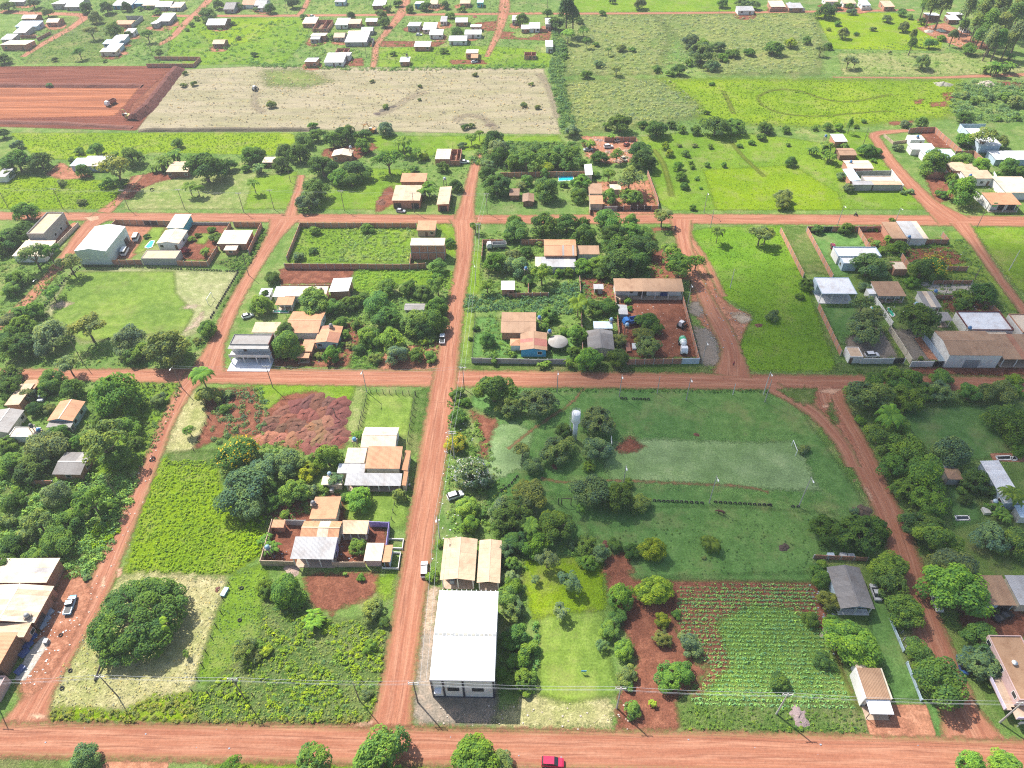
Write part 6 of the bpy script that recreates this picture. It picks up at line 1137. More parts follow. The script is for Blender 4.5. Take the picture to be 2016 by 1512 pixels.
wall_run((0, 2), (180, 795, 395, 800), 1.8, 'brick'); wall_run((3, 3), (1000, 360, 1105, 610), 1.0, 'lblue', name='low_wall'); wall_run((3, 3), (1130, 700, 1240, 985), 1.0, 'lblue', name='low_wall'); wall_run((3, 2), (420, 1365, 830, 1385), 1.6, 'brick2')
def fence(t, xy, n, h=1.5, label='', name='wire_fence', col=(.1, .085, .07), wires=3):
    pts = [GT(t, xy[i], xy[i+1]) for i in range(0, len(xy), 2)]; base = pts[0].copy()
    root = thing(name, label or 'post and wire fence', 'fence', base, 0, 'wire fences'); root['auto'] = 1; root['pxc'] = PX(sum(pts, Vector())/len(pts))
    tot = sum((q-p).length for p, q in zip(pts, pts[1:])); pm = bmesh_box(.14, .14, h, M_WOOD)
    for p, q in zip(pts, pts[1:]):
        k = max(1, round(n*(q-p).length/tot))
        for i in range(k+1): c = p.lerp(q, i/k)-base; obj('post', pm, root, col, (c.x, c.y, 0))
        for w_ in range(wires): z = h*(.35+.28*w_); tube('wire', root, M_DARK, None, [(p-base)+Vector((0, 0, z)), (q-base)+Vector((0, 0, z))], .012, 3)
    return root
fence(M1, (865, 175, 800, 410), 7, 1.9); fence(M1, (890, 130, 1235, 150), 7, 1.9); fence(M1, (1232, 150, 1175, 510), 7, 1.9); fence(M1, (1085, 930, 1040, 1160), 4, 1.5)
fence((0, 3), (1750, 110, 1700, 220, 1690, 330, 1650, 430, 1615, 520, 1575, 630, 1545, 730, 1505, 835, 1470, 930), 9, 1.4); fence((0, 3), (1470, 930, 1590, 945, 1710, 955, 1930, 960), 4, 1.3); fence((0, 2), (580, 835, 750, 850, 920, 850, 1100, 720), 5, 1.5)
fence((0, 2), (1590, 320, 1540, 430, 1480, 570), 4, 1.3); fence((0, 2), (1090, 80, 1180, 90, 1250, 100, 1290, 110), 4, 1.3); fence((3, 3), (1040, 400, 1075, 490, 1105, 600), 3, 1.6, col=(.4, .42, .45))
fence((0, 2), (1560, 110, 1620, 230, 1600, 330), 4, 1.4); fence((1, 1), (1690, 985, 1668, 1290), 8, 1.9, col=(.16, .15, .14)); fence((1, 1), (1735, 520, 1725, 690, 1990, 690), 8, 1.7); fence((3, 1), (1640, 690, 1560, 800, 1420, 800), 5, 1.8); fence((2, 0), (-420, 1130, -180, 1130), 6, 1.4)
fence((1, 0), (1365, 490, 1410, 380, 1445, 260), 6, 1.4); fence((1, 0), (1040, 460, 1380, 460), 8, 1.3); fence((1, 0), (1430, 342, 1765, 350), 8, 1.3); fence((1, 0), (1690, 98, 1990, 100), 8, 1.4); fence((1, 0), (1765, 350, 1780, 260), 3, 1.3)

# ------------------------------------------------------------------ poles and lines
POLES = []
def pole(t, x, y, h=9.0, lamp=False, col=(.2, .17, .14), arms=0, label=None, thick=.14, lean=0):
    b = GT(t, x, y); lab = label or ('tall grey street lamp' if lamp else 'concrete utility pole' if col[0] > .3 else 'dark wooden utility pole')
    root = thing('street_lamp' if lamp else 'utility_pole', lab, 'street lamp' if lamp else 'pole', b, 0, 'street lamps' if lamp else 'utility poles'); root['auto'] = 1
    obj('shaft', cached(('sh', h, thick), lambda: pymesh('shaft', *tube_geo([(0, 0, -.1), (0, 0, h)], [thick, thick*.65], 7), M_WALL)), root, col)
    if lamp:
        obj('arm', cached('larm', lambda: pymesh('arm', *tube_geo([(0, 0, 0), (0, -.7, .35), (0, -1.4, .45)], .05, 5), M_METAL)), root, (.5, .5, .5), (0, 0, h-.3))
        obj('lamp_head', cached('lhead', lambda: bmesh_box(.3, .7, .14, M_LAMP)), root, None, (0, -1.6, h+.08))
    for i in range(arms):
        obj('crossarm', cached('xarm', lambda: bmesh_box(2.2, .12, .14, M_WOOD)), root, (.5, .48, .45), (0, 0, h-.3-.7*i))
        for s in (-1, 0, 1): obj('insulator', cached('insu', lambda: bmesh_box(.1, .1, .22, M_LAMP)), root, None, (s*.95, 0, h-.16-.7*i))
    POLES.append((b, h)); return root, b, h
CON = (.42, .4, .37)
low = [pole((0, 3), -30, 1010, 9.6, False, arms=1), pole((0, 3), 900, 965, 9.6, arms=1), pole((0, 3), 1870, 985, 9.6, arms=1), pole((1, 3), 805, 995, 8.5), pole((1, 3), 1252, 1012, 9.6, col=(.2, .17, .15), arms=2, thick=.18), pole((2, 3), 830, 1055, 9.6, col=CON, arms=1, thick=.2), pole((3, 3), 125, 1100, 9.6, col=CON, arms=1, thick=.2), pole((3, 3), 1830, 1165, 9.6, col=CON, arms=1, thick=.2)]
mid = [pole((0, 2), 1390, 95, 9, True), pole((1, 2), 145, 90, 9, arms=1), pole((1, 2), 862, 125, 9, True, CON), pole((1, 2), 1605, 100, 9, arms=1)]
for q in ((375, 130), (850, 160), (1360, 185)): pole((2, 2), *q, 9, True, CON)
pole((2, 2), 1138, 135, 7, False, CON); pole((2, 2), 1715, 145, 4.5, False, (.6, .6, .58)); pole((2, 2), 1950, 140, 9, True, (.6, .6, .58)); pole((2, 2), 1960, 200, 9, False, CON); pole((2, 2), 880, 830, 8, True, CON); pole((2, 2), 1535, 970, 11, True, CON); pole((3, 2), 295, 1000, 12, True, CON)
up = [pole((0, 1), *q, 9, False, arms=1) for q in ((62, 150), (478, 155), (985, 165), (1410, 160), (1862, 188))]+[pole((1, 1), *q, 9, False, arms=1) for q in ((155, 165), (690, 172), (1225, 188), (1780, 195))]
pole((2, 1), 1495, 190, 9, True, CON); pole((2, 1), 1545, 305, 8, False, CON); pole((2, 1), 1695, 765, 8, False, (.6, .6, .56)); pole((2, 1), 1370, 900, 9, True, CON); pole((2, 1), 1480, 1340, 9, True, CON)
pole((3, 1), 590, 290, 9, True, CON); pole((3, 1), 1035, 255, 6, True, CON); pole((3, 1), 1655, 305, 9); pole((3, 1), 1900, 630, 8.5, False, (.62, .62, .6)); pole((3, 1), 1640, 695, 6)
pole((0, 1), 335, 800, 6, True); pole((0, 1), 1900, 670, 9); pole((0, 1), 635, 1340, 9); pole((0, 2), 900, 930, 9)
sb = [pole((1, 2), 1530, 630, 11, False, CON, 2, thick=.2), pole((1, 2), 1420, 1245, 9.5, True, CON), pole((1, 1), 1695, 745, 9, True, CON), pole((1, 1), 1720, 430, 9, False, CON, 1)]
for t_, q in (((0, 0), (1310, 320)), ((0, 0), (1165, 430)), ((0, 0), (640, 190)), ((1, 0), (1050, 110)), ((1, 0), (280, 1390)), ((1, 0), (255, 105)), ((1, 0), (1810, 120)), ((3, 0), (790, 1100)), ((2, 0), (300, 75)), ((1, 2), (625, 320)), ((0, 0), (420, 310)), ((0, 0), (1280, 130)), ((1, 0), (860, 440)), ((2, 0), (1610, 95))): pole(t_, *q, 8 if q != (625, 320) else 4)
def line(name, label, run, offs, drop=0, rad=.03, ext=()):
    P = [Vector((b.x, b.y, h-drop)) for _, b, h in run]; P = [Vector(e) for e in ext[:1]]+P+[Vector(e) for e in ext[1:]]
    root = thing(name, label, 'power line', P[0]*1, 0, 'overhead lines'); base = P[0]*1; d = (P[-1]-P[0]); d.z = 0; d.normalize(); nrm = Vector((-d.y, d.x, 0))
    for o_ in offs:
        for p, q in zip(P, P[1:]):
            pts = [p.lerp(q, i/8)+nrm*o_-Vector((0, 0, (q-p).length*.02*4*(i/8)*(1-i/8)))-base for i in range(9)]
            tube('conductor', root, M_METAL, (.55, .55, .56), pts, rad, 4)
    return root
e0 = GT((0, 3), -500, 870, 9.3); e1 = GT((3, 3), 2500, 1080, 9.3)
run = [low[0], low[1], low[2], low[4], low[5], low[6], low[7]]
line('power_line', 'overhead power line strung along the lower road', run, (-.3, .3), .1, .022, (e0, e1)); line('telephone_line', 'thin telephone cable below the power line on the lower road', run, (0,), 1.2, .01, (e0-Vector((0, 0, 1.2)), e1-Vector((0, 0, 1.2))))
line('power_line', 'overhead wires along the main street', [sb[1], sb[0], mid[3], sb[2], sb[3], up[8]], (-.6, .6), .2, .02, (GT((1, 3), 1290, 850, 9.4),))
line('power_line', 'overhead wires along the upper road', up, (-.6, .6), .2, .02); line('power_line', 'overhead wires along the middle road', mid, (-.5, .5), .2, .02)

# ------------------------------------------------------------------ vehicles
def wheel_mesh(r, w_): return cached(('wh', r, w_), lambda: rot_x(lathe([(r*.55, -w_/2), (r*.96, -w_/2), (r, -w_*.3), (r, w_*.3), (r*.96, w_/2), (r*.55, w_/2)], 14, M_RUB)))
def rim_mesh(r, w_): return cached(('ri', r, w_), lambda: rot_x(lathe([(.02, -w_/2-.01), (r*.55, -w_/2+.02), (r*.55, w_/2-.02), (.02, w_/2+.01)], 12, M_LAMP)))
def rot_x(me): me.transform(Matrix.Rotation(math.pi/2, 4, 'X')); return me
def wheels(root, xs, w_, r=.32, tw=.22):
    for x in xs:
        for s in (-1, 1):
            o = obj('wheel', None, root, None, (x, s*w_, r)); o.empty_display_size = .2
            obj('tyre', wheel_mesh(r, tw), o); obj('rim', rim_mesh(r, tw), o)
def loft(sections, mat, name):
    """sections along x: (x, half width, z low, z high, tuck) -> closed smooth-sided body"""
    V, F = [], []
    for x, hw, z0, z1, tk in sections:
        V += [(x, -hw*.94, z0), (x, -hw, z0+(z1-z0)*.35), (x, -hw*.97, z0+(z1-z0)*.75), (x, -hw*tk, z1), (x, hw*tk, z1), (x, hw*.97, z0+(z1-z0)*.75), (x, hw, z0+(z1-z0)*.35), (x, hw*.94, z0)]
    n = len(sections)
    for i in range(n-1):
        for j in range(8): F.append((i*8+j, (i+1)*8+j, (i+1)*8+(j+1) % 8, i*8+(j+1) % 8))
    F.append(tuple(range(8))); F.append(tuple(range((n-1)*8, n*8))[::-1])
    return pymesh(name, V, [f[::-1] for f in F], mat)
CARS = {
 'hatch': dict(L=3.9, b=[(-1.95, .72, .35, .75, .9), (-1.85, .82, .22, .9, .9), (-.9, .85, .2, .93, .92), (.6, .85, .2, .93, .92), (1.5, .82, .22, .82, .88), (1.9, .72, .3, .65, .85)], c=[(-1.8, .74, .88, .95, .95), (-1.35, .76, .88, 1.4, .8), (.1, .76, .88, 1.44, .8), (.95, .76, .88, .95, .95)], r=(-1.3, .1)),
 'sedan': dict(L=4.4, b=[(-2.2, .75, .35, .8, .9), (-2.1, .84, .22, .92, .9), (-.9, .86, .2, .93, .92), (.7, .86, .2, .93, .92), (1.7, .84, .22, .82, .88), (2.15, .74, .3, .66, .85)], c=[(-1.55, .74, .88, .95, .95), (-.85, .76, .88, 1.38, .8), (.25, .76, .88, 1.4, .8), (1.05, .76, .88, .95, .95)], r=(-.8, .25)),
 'suv': dict(L=4.5, b=[(-2.2, .82, .4, .85, .92), (-2.15, .88, .3, 1.05, .94), (-.9, .9, .28, 1.08, .95), (.7, .9, .28, 1.06, .95), (1.8, .88, .3, .98, .9), (2.2, .8, .4, .8, .88)], c=[(-2.1, .8, 1.0, 1.1, .95), (-1.85, .82, 1.0, 1.68, .85), (.3, .82, 1.0, 1.7, .85), (1.1, .82, 1.0, 1.08, .95)], r=(-1.8, .3)),
 'pickup': dict(L=5.0, b=[(-2.5, .85, .45, .95, .95), (-2.45, .88, .35, 1.0, .97), (-.5, .9, .32, 1.02, .96), (.9, .9, .32, 1.05, .95), (2.0, .88, .35, .98, .9), (2.45, .8, .42, .8, .88)], c=[(-.6, .8, .98, 1.1, .95), (-.4, .82, .98, 1.66, .84), (.6, .82, .98, 1.68, .84), (1.35, .82, .98, 1.06, .95)], r=(-.38, .6), bed=True),
 'van': dict(L=5.2, b=[(-2.6, .9, .35, 1.2, .95), (-2.55, .95, .3, 1.3, .97), (1.2, .96, .3, 1.3, .97), (2.2, .93, .32, 1.05, .92), (2.55, .85, .4, .8, .9)], c=[(-2.58, .9, 1.25, 1.3, .98), (-2.5, .92, 1.25, 2.2, .88), (1.0, .92, 1.25, 2.2, .88), (2.0, .9, 1.1, 1.15, .95)], r=(-2.5, 1.0)),
}
def car(t, x0, y0, x1, y1, ty, col, label, nm=None, pole_=True):
    """rear and front given in photograph tiles"""
    A, B = GT(t, x0, y0, .5), GT(t, x1, y1, .5); d = B-A; c = (A+B)/2; a = math.atan2(d.y, d.x); S_ = CARS[ty]; hl = S_['L']/2
    name = nm or {'hatch': 'parked_car', 'sedan': 'parked_car', 'suv': 'parked_car', 'pickup': 'pickup_truck', 'van': 'van'}[ty]
    root = thing(name, label, {'pickup': 'pickup', 'van': 'van'}.get(ty, 'car'), (c.x, c.y, .02), a, 'parked vehicles')
    obj('body', cached(('cb', ty), lambda: loft(S_['b'], M_PAINT, 'body')), root, col)
    obj('glasshouse', cached(('cc', ty), lambda: loft(S_['c'], M_GLASS, 'glasshouse')), root)
    r0, r1 = S_['r']; hw = S_['c'][1][1]*S_['c'][1][4]; z = S_['c'][1][3]
    obj('roof', cached(('cr', ty), lambda: bmesh_box(r1-r0, hw*2+.04, .05, M_PAINT)), root, col, ((r0+r1)/2, 0, z-.01))
    wheels(root, (-hl*.62, hl*.62), S_['b'][2][1]-.1)
    for s in (-1, 1):
        obj('headlight', cached('hl', lambda: bmesh_box(.12, .32, .16, M_LAMP)), root, None, (hl-.16, s*.55, .62)); obj('tail_light', cached('tl', lambda: bmesh_box(.1, .2, .22, M_METAL)), root, (.35, .02, .02), (-hl+.12, s*.66, .68))
    if S_.get('bed'): obj('cargo_bed', cached('bed', lambda: bmesh_box(1.7, 1.45, .06, M_DARK)), root, None, (-1.5, 0, 1.0))
    for s in (-1, 1):
        for xx in (r0+.2, (r0+r1)/2, r1-.1): obj('roof_pillar', cached(('pil', ty), lambda: bmesh_box(.07, .05, z-S_['c'][1][2]-.05, M_PAINT)), root, col, (xx, s*(hw+.03), S_['c'][1][2]+.05))
    return root
W_, SI = (.75, .75, .74), (.45, .46, .47)
car((2, 3), 265, 1465, 415, 1475, 'suv', (.5, .02, .07), 'crimson red car driving along the bottom of the lower road', 'moving_car')
car((1, 2), 1475, 935, 1600, 895, 'suv', W_, 'white station wagon parked on the verge of the main street'); car((1, 3), 1300, 80, 1302, -80, 'suv', W_, 'white car parked at the roadside left of the twin-gabled shed')
car((0, 3), 515, 335, 560, 205, 'pickup', (.16, .38, .55), 'blue pickup parked before the left workshop'); car((3, 3), 905, 235, 860, 110, 'sedan', SI, 'silver car parked beside the grey-tiled house'); car((3, 3), 1375, 320, 1325, 190, 'sedan', W_, 'white car parked under the bright green tree on the right street')
car((3, 3), 1560, 780, 1530, 665, 'sedan', (.03, .09, .25), 'dark blue car under the grey-green street tree'); car((3, 3), 1780, 385, 1930, 330, 'pickup', (.015, .015, .017), 'black pickup parked outside the brown-roofed shed')
car((3, 1), 800, 1280, 910, 1275, 'suv', (.6, .6, .62), 'silver minivan parked behind the white gatehouse wall'); car((1, 1), 1435, 1190, 1440, 1115, 'pickup', W_, 'white pickup at the right edge of the mango grove'); car((1, 1), 1085, 172, 1158, 180, 'hatch', SI, 'silver hatchback parked before the double garage')
car((1, 0), 1575, 1238, 1640, 1235, 'sedan', W_, 'white car beside the brick house with open yard'); car((0, 1), 935, 525, 975, 450, 'van', W_, 'white panel van beside the warehouse wall', 'van'); car((0, 1), 1030, 410, 1055, 350, 'van', W_, 'white minibus near the small pool', 'van'); car((0, 2), 305, 195, 345, 120, 'sedan', (.5, .53, .6), 'silver-blue car in the yard of the tan-roofed house at the left edge')
car((2, 0), 585, 1145, 640, 1140, 'sedan', SI, 'grey car at the junk yard entrance'); car((2, 0), 735, 1122, 800, 1118, 'suv', W_, 'white car parked inside the junk yard'); car((1, 0), 1240, 265, 1280, 265, 'hatch', W_, 'white car between far white houses'); car((1, 0), 1660, 475, 1705, 468, 'hatch', W_, 'white car before the far tan house'); car((1, 0), 435, 125, 460, 127, 'hatch', W_, 'white car on the far street')
car((3, 1), 1985, 1010, 2016, 1030, 'hatch', W_, 'white car at the right edge beside the white houses'); car((1, 1), -75, 985, -20, 968, 'hatch', W_, 'white car wedged beside the row houses on the left street'); car((3, 1), 560, 470, 555, 420, 'hatch', (.2, .02, .04), 'maroon car beside the modern white house'); car((3, 0), 210, 30, 250, 25, 'hatch', W_, 'white car at the top right houses')
car((2, 0), 880, 1120, 930, 1080, 'hatch', (.35, .1, .06), 'rusty red car in the junk yard'); car((2, 0), 860, 1200, 910, 1230, 'hatch', (.5, .42, .3), 'beige wreck in the junk yard'); car((2, 0), 820, 1075, 860, 1065, 'hatch', (.55, .5, .42), 'cream wreck at the back of the junk yard')
def truck(t, x0, y0, x1, y1, L_, label, cabcol, nm='dump_truck', body='dump', bcol=(.3, .3, .3)):
    A, B = GT(t, x0, y0, .8), GT(t, x1, y1, .8); d = B-A; c = (A+B)/2; a = math.atan2(d.y, d.x); root = thing(nm, label, 'truck', (c.x, c.y, .02), a, 'trucks'); h = L_/2
    box('chassis', root, M_DARK, None, 0, 0, .7, L_, .9, .3)
    cab = obj('cab', loft([(h-1.9, 1.1, .75, 2.5, .9), (h-1.7, 1.15, .6, 2.65, .88), (h-.5, 1.15, .6, 2.6, .88), (h-.1, 1.12, .6, 1.7, .9), (h, 1.08, .7, 1.3, .9)], M_PAINT, 'cab'), root, cabcol)
    obj('windscreen', bmesh_box(.06, 1.8, .75, M_GLASS), cab, None, (h-.27, 0, 1.72)).rotation_euler = (0, -.42, 0)
    for s in (-1, 1): obj('side_window', bmesh_box(.8, .05, .6, M_GLASS), cab, None, (h-1.05, s*1.08, 1.75)); box('headlight', root, M_LAMP, None, h-.02, s*.8, .8, .08, .3, .2)
    wheels(root, (h-1.0, -h+1.0, -h+2.1), 1.0, .5, .35)
    if body == 'dump':
        bl = L_-2.3; bx_ = -h+bl/2
        o = box('dump_body', root, M_METAL, bcol, bx_, 0, 1.0, bl, 2.3, .15)
        for nm_, x, y, sx, sy in (('side_board', 0, -1.12, bl, .1), ('side_board', 0, 1.12, bl, .1), ('tail_gate', -bl/2, 0, .1, 2.14), ('head_board', bl/2, 0, .1, 2.14)): obj(nm_, bmesh_box(sx, sy, 1.1, M_METAL), o, bcol, (x, y, .15))
    else:
        dr = lathe([(.35, -2.5), (.75, -2.2), (1.15, -1.0), (1.2, .2), (1.0, 1.5), (.6, 2.2), (.2, 2.3)], 16, M_PAINT); dr.transform(Matrix.Rotation(math.pi/2-.12, 4, 'Y'))
        o = obj('mixer_drum', dr, root, (.7, .72, .7), (-h+2.9, 0, 2.1))
        sp = lathe([(1.17, -1.0), (1.22, -.9), (1.225, .2), (1.2, .3)], 16, M_PAINT); sp.transform(Matrix.Rotation(math.pi/2-.12, 4, 'Y')); obj('drum_band', sp, o, (.03, .35, .16))
        for zz in (-1.6, 1.1):
            b2 = lathe([(1.02, zz-.1), (1.14, zz), (1.02, zz+.1)], 16, M_PAINT); b2.transform(Matrix.Rotation(math.pi/2-.12, 4, 'Y')); obj('drum_band', b2, o, (.03, .35, .16))
        tube('discharge_chute', root, M_METAL, (.4, .4, .4), [(-h+.7, 0, 2.4), (-h-.5, 0, 1.4)], .18, 6); box('water_tank', root, M_METAL, (.6, .62, .62), h-2.3, 0, 1.0, .5, 2.0, 1.1)
    return root
truck((2, 1), 1320, 1130, 1350, 1285, 7.6, 'green and white concrete mixer truck parked in the dirt yard', (.72, .72, .72), 'mixer_truck', 'mixer')
truck((2, 1), 990, 1015, 905, 1030, 6.5, 'blue dump truck half hidden behind the yard trees', (.03, .16, .45), bcol=(.04, .14, .4)); truck((1, 1), 1925, 440, 1775, 450, 7.5, 'white lorry with grey dropside body in the walled yard', (.7, .7, .68), 'lorry', bcol=(.35, .35, .34))
truck((0, 0), 870, 775, 820, 800, 6.5, 'white-cabbed dump truck on the graded red earth', (.7, .66, .62), bcol=(.3, .1, .06))
def digger(t, x, y, rz, label, col, nm='excavator', boom=True):
    root = thing(nm, label, 'excavator' if boom else 'tractor', GT(t, x, y), rz, 'earthmoving machines')
    if boom:
        for s in (-1, 1):
            o = box('track', root, M_RUB, None, 0, s*.95, 0, 3.6, .5, .85); obj('track_guard', bmesh_box(2.6, .1, .3, M_METAL), o, col, (0, s*.28, .3))
        box('house', root, M_METAL, col, -.5, .1, .95, 2.4, 2.0, 1.0); box('counterweight', root, M_METAL, (.08, .08, .08), -1.9, 0, 1.0, .5, 2.1, .9); c = box('cab', root, M_METAL, (.6, .58, .5), .4, .6, .95, 1.3, .95, 1.6); obj('cab_glass', bmesh_box(1.2, .98, .7, M_GLASS), c, None, (.08, .0, .8))
        tube('boom', root, M_METAL, col, [(.6, -.3, 1.6), (2.6, -.3, 3.8), (4.4, -.3, 3.2)], .22, 6); tube('arm', root, M_METAL, col, [(4.4, -.3, 3.3), (5.0, -.3, 1.0)], .17, 6); box('bucket', root, M_METAL, (.1, .1, .1), 5.0, -.3, .2, .8, .9, .8)
    else:
        box('bonnet', root, M_METAL, col, 1.0, 0, .8, 1.7, .75, .75); c = box('cab', root, M_METAL, (.72, .7, .68), -.5, 0, .9, 1.4, 1.3, 1.7); obj('cab_glass', bmesh_box(1.2, 1.34, .8, M_GLASS), c, None, (0, 0, .6)); box('exhaust', root, M_DARK, None, 1.3, .3, 1.5, .08, .08, .9)
        for x_, r_, tw in ((-.7, .8, .45), (1.4, .5, .3)):
            for s in (-1, 1):
                o = obj('wheel', None, root, None, (x_, s*.9, r_)); o.empty_display_size = .2; obj('tyre', wheel_mesh(r_, tw), o); obj('rim', rim_mesh(r_, tw), o)
    return root
digger((0, 0), 985, 900, 2.6, 'yellow crawler excavator at the foot of the red embankment', (.5, .38, .08)); digger((1, 0), 905, 1010, 2.9, 'orange excavator at the lower edge of the mown field', (.55, .2, .04)); digger((0, 0), 1950, 690, 1.2, 'white-cabbed tractor working on the mown field', (.05, .05, .05), 'tractor', False); digger((2, 1), 1325, 1060, .8, 'small black tractor parked in the truck yard', (.02, .02, .02), 'tractor', False)

# ------------------------------------------------------------------ park furniture, tanks, pools
r = thing('water_tower', 'white water tower with railing and ladder between the park trees', 'water tower', GT((2, 2), 508, 490), 0, None, (.68, .68, .75))
obj('column', lathe([(1.0, 0), (1.0, 9.5), (.95, 9.6)], 20, M_WALL), r, (.72, .74, .76)); obj('tank', lathe([(1.0, 9.4), (1.75, 10.2), (1.75, 14.6), (1.55, 14.75), (.1, 14.95)], 24, M_WALL), r, (.78, .79, .8))
obj('ring_beam', lathe([(1.72, 10.15), (1.82, 10.2), (1.82, 10.4), (1.72, 10.45)], 24, M_WALL), r, (.6, .62, .63))
for z in (15.2, 15.7): tube('railing', r, M_METAL, (.6, .6, .6), [(1.65*math.cos(i*math.pi/8), 1.65*math.sin(i*math.pi/8), z) for i in range(17)], .04, 4)
for i in range(10): box('rail_post', r, M_METAL, (.6, .6, .6), 1.65*math.cos(i*.628), 1.65*math.sin(i*.628), 14.5, .06, .06, 1.25)
for s in (-.25, .25): tube('ladder_rail', r, M_METAL, (.55, .55, .55), [(-2.0, s, 5.0), (-2.0, s, 15.2)], .04, 4)
for i in range(20): box('ladder_rung', r, M_METAL, (.55, .55, .55), -2.0, 0, 5.2+i*.5, .04, .5, .04)
for i in range(4): box('ladder_bracket', r, M_METAL, (.55, .55, .55), -1.6, 0, 5.5+i*2.8, .8, .06, .06)
for i in range(7): tube('ladder_cage', r, M_METAL, (.55, .55, .55), [(-2.0-.7*math.sin(k*math.pi/6), -.4+.8*k/6, 7.5+i*1.15) for k in range(7)], .03, 4)
def goal(p, q, label, h=2.3):
    r = thing('goal_frame', label, 'goal', p, 0, 'goal frames'); d = q-p
    for e in (Vector(), d): tube('post', r, M_METAL, (.78, .78, .78), [e, e+Vector((0, 0, h))], .09, 6)
    tube('crossbar', r, M_METAL, (.78, .78, .78), [Vector((0, 0, h)), d+Vector((0, 0, h))], .09, 6)
goal(GT((3, 2), 270, 612), GT((3, 2), 240, 535), 'white goal frame at the right end of the park pitch'); goal(GT((2, 2), 788, 560), GT((2, 2), 785, 500), 'slim white goal frame beside the park trees'); goal(GT((0, 1), 1590, 890), GT((0, 1), 1625, 835), 'white goal frame at the right end of the left pitch')
r = thing('swing_frame', 'dark timber swing frame in the park', 'swing frame', GT((2, 2), 385, 980), 0); d = GT((2, 2), 480, 985)-GT((2, 2), 385, 980)
for e in (Vector(), d*.25, d): tube('post', r, M_WOOD, (.07, .05, .04), [e, e+Vector((0, 0, 2.6))], .12, 5)
tube('beam', r, M_WOOD, (.07, .05, .04), [d*.25+Vector((0, 0, 2.6)), d+Vector((0, 0, 2.6))], .12, 5)
def torus(R_, r_, n=14, k=6):
    V = [((R_+r_*math.cos(2*math.pi*j/k))*math.cos(2*math.pi*i/n), r_*math.sin(2*math.pi*j/k)*1.3, (R_+r_*math.cos(2*math.pi*j/k))*math.sin(2*math.pi*i/n)) for i in range(n) for j in range(k)]
    return pymesh('tyre', V, [(i*k+j, i*k+(j+1) % k, ((i+1) % n)*k+(j+1) % k, ((i+1) % n)*k+j) for i in range(n) for j in range(k)], M_RUB, True)
TY = torus(.36, .14)
def tyres(t, xy, label, step=1.1, half=.2):
    P = [GT(t, xy[i], xy[i+1]) for i in range(0, len(xy), 2)]
    for p, q in zip(P, P[1:]):
        n = max(1, int((q-p).length/step)); a = math.atan2(q.y-p.y, q.x-p.x)
        for i in range(n):
            if random.random() < .06: continue
            c = p.lerp(q, (i+.5)/n); o = obj('tyre', TY, None, None, (c.x, c.y, half+random.uniform(-.04, .05)), a+random.uniform(-.2, .2)); tag(o, label, 'tyre', label)
tyres((0, 1), (620, 600, 1000, 605, 1820, 640), 'half-buried black tyre in the row behind the left pitch', 1.25); tyres((0, 1), (1820, 640, 1605, 1000), 'half-buried black tyre along the right side of the left pitch', 1.3); tyres((0, 1), (620, 600, 480, 720, 380, 850, 310, 950), 'half-buried black tyre along the left side of the left pitch', 1.4)
tyres((2, 2), (1100, 955, 1340, 965, 1500, 975), 'half-buried black tyre in the left part of the park row', 1.15); tyres((2, 2), (1565, 965, 1900, 985, 2010, 988), 'half-buried black tyre in the middle of the park row', 1.15); tyres((3, 2), (10, 985, 100, 990, 190, 1000, 310, 1000), 'half-buried black tyre at the right end of the park row', 1.2)
tyres((2, 2), (80, 760, 20, 830, -60, 890), 'black tyre in the curve beside the white-flowering tree', 1.0); tyres((2, 2), (855, 175, 1085, 182), 'black tyre in the short row near the park road', 1.0)
for q in ((465, 500), (538, 770), (475, 905), (1830, 385), (1845, 140)):
    o = obj('tyre', TY, None, None, GT((0, 3), *q)+Vector((0, 0, .15))); o.rotation_euler = (math.pi/2, 0, 0); tag(o, 'loose black tyre lying on the ground', 'tyre', 'loose tyres'); o['auto'] = 1
def tank(t, x, y, col, h=3.0, base=True, s=1.0, label=None):
    p = GT(t, x, y, h+.5); p.z = 0; cn = 'blue' if col[2] > col[0]*1.6 else 'dark' if col[0] < .15 else 'grey'
    r = thing('water_tank', label or f'{cn} plastic water tank on a stand', 'water tank', p, 0, 'household water tanks'); r['auto'] = 1
    obj('drum', cached(('drum', s), lambda: lathe([(.55*s, 0), (.72*s, .1), (.78*s, .85*s), (.6*s, 1.05*s)], 14, M_METAL)), r, col, (0, 0, h)); obj('lid', cached(('lid', s), lambda: lathe([(.62*s, 0), (.6*s, .08), (.05, .16)], 14, M_METAL)), r, [v*.8 for v in col], (0, 0, h+1.05*s))
    if base:
        for sx in (-1, 1):
            for sy in (-1, 1): obj('stand_leg', cached(('sl', h), lambda: bmesh_box(.14, .14, h-.1, M_WOOD)), r, (.25, .2, .16), (sx*.5, sy*.5, 0))
        obj('platform', cached('plat', lambda: bmesh_box(1.4, 1.4, .1, M_WOOD)), r, (.3, .25, .2), (0, 0, h-.1))
B_ = (.07, .21, .42)
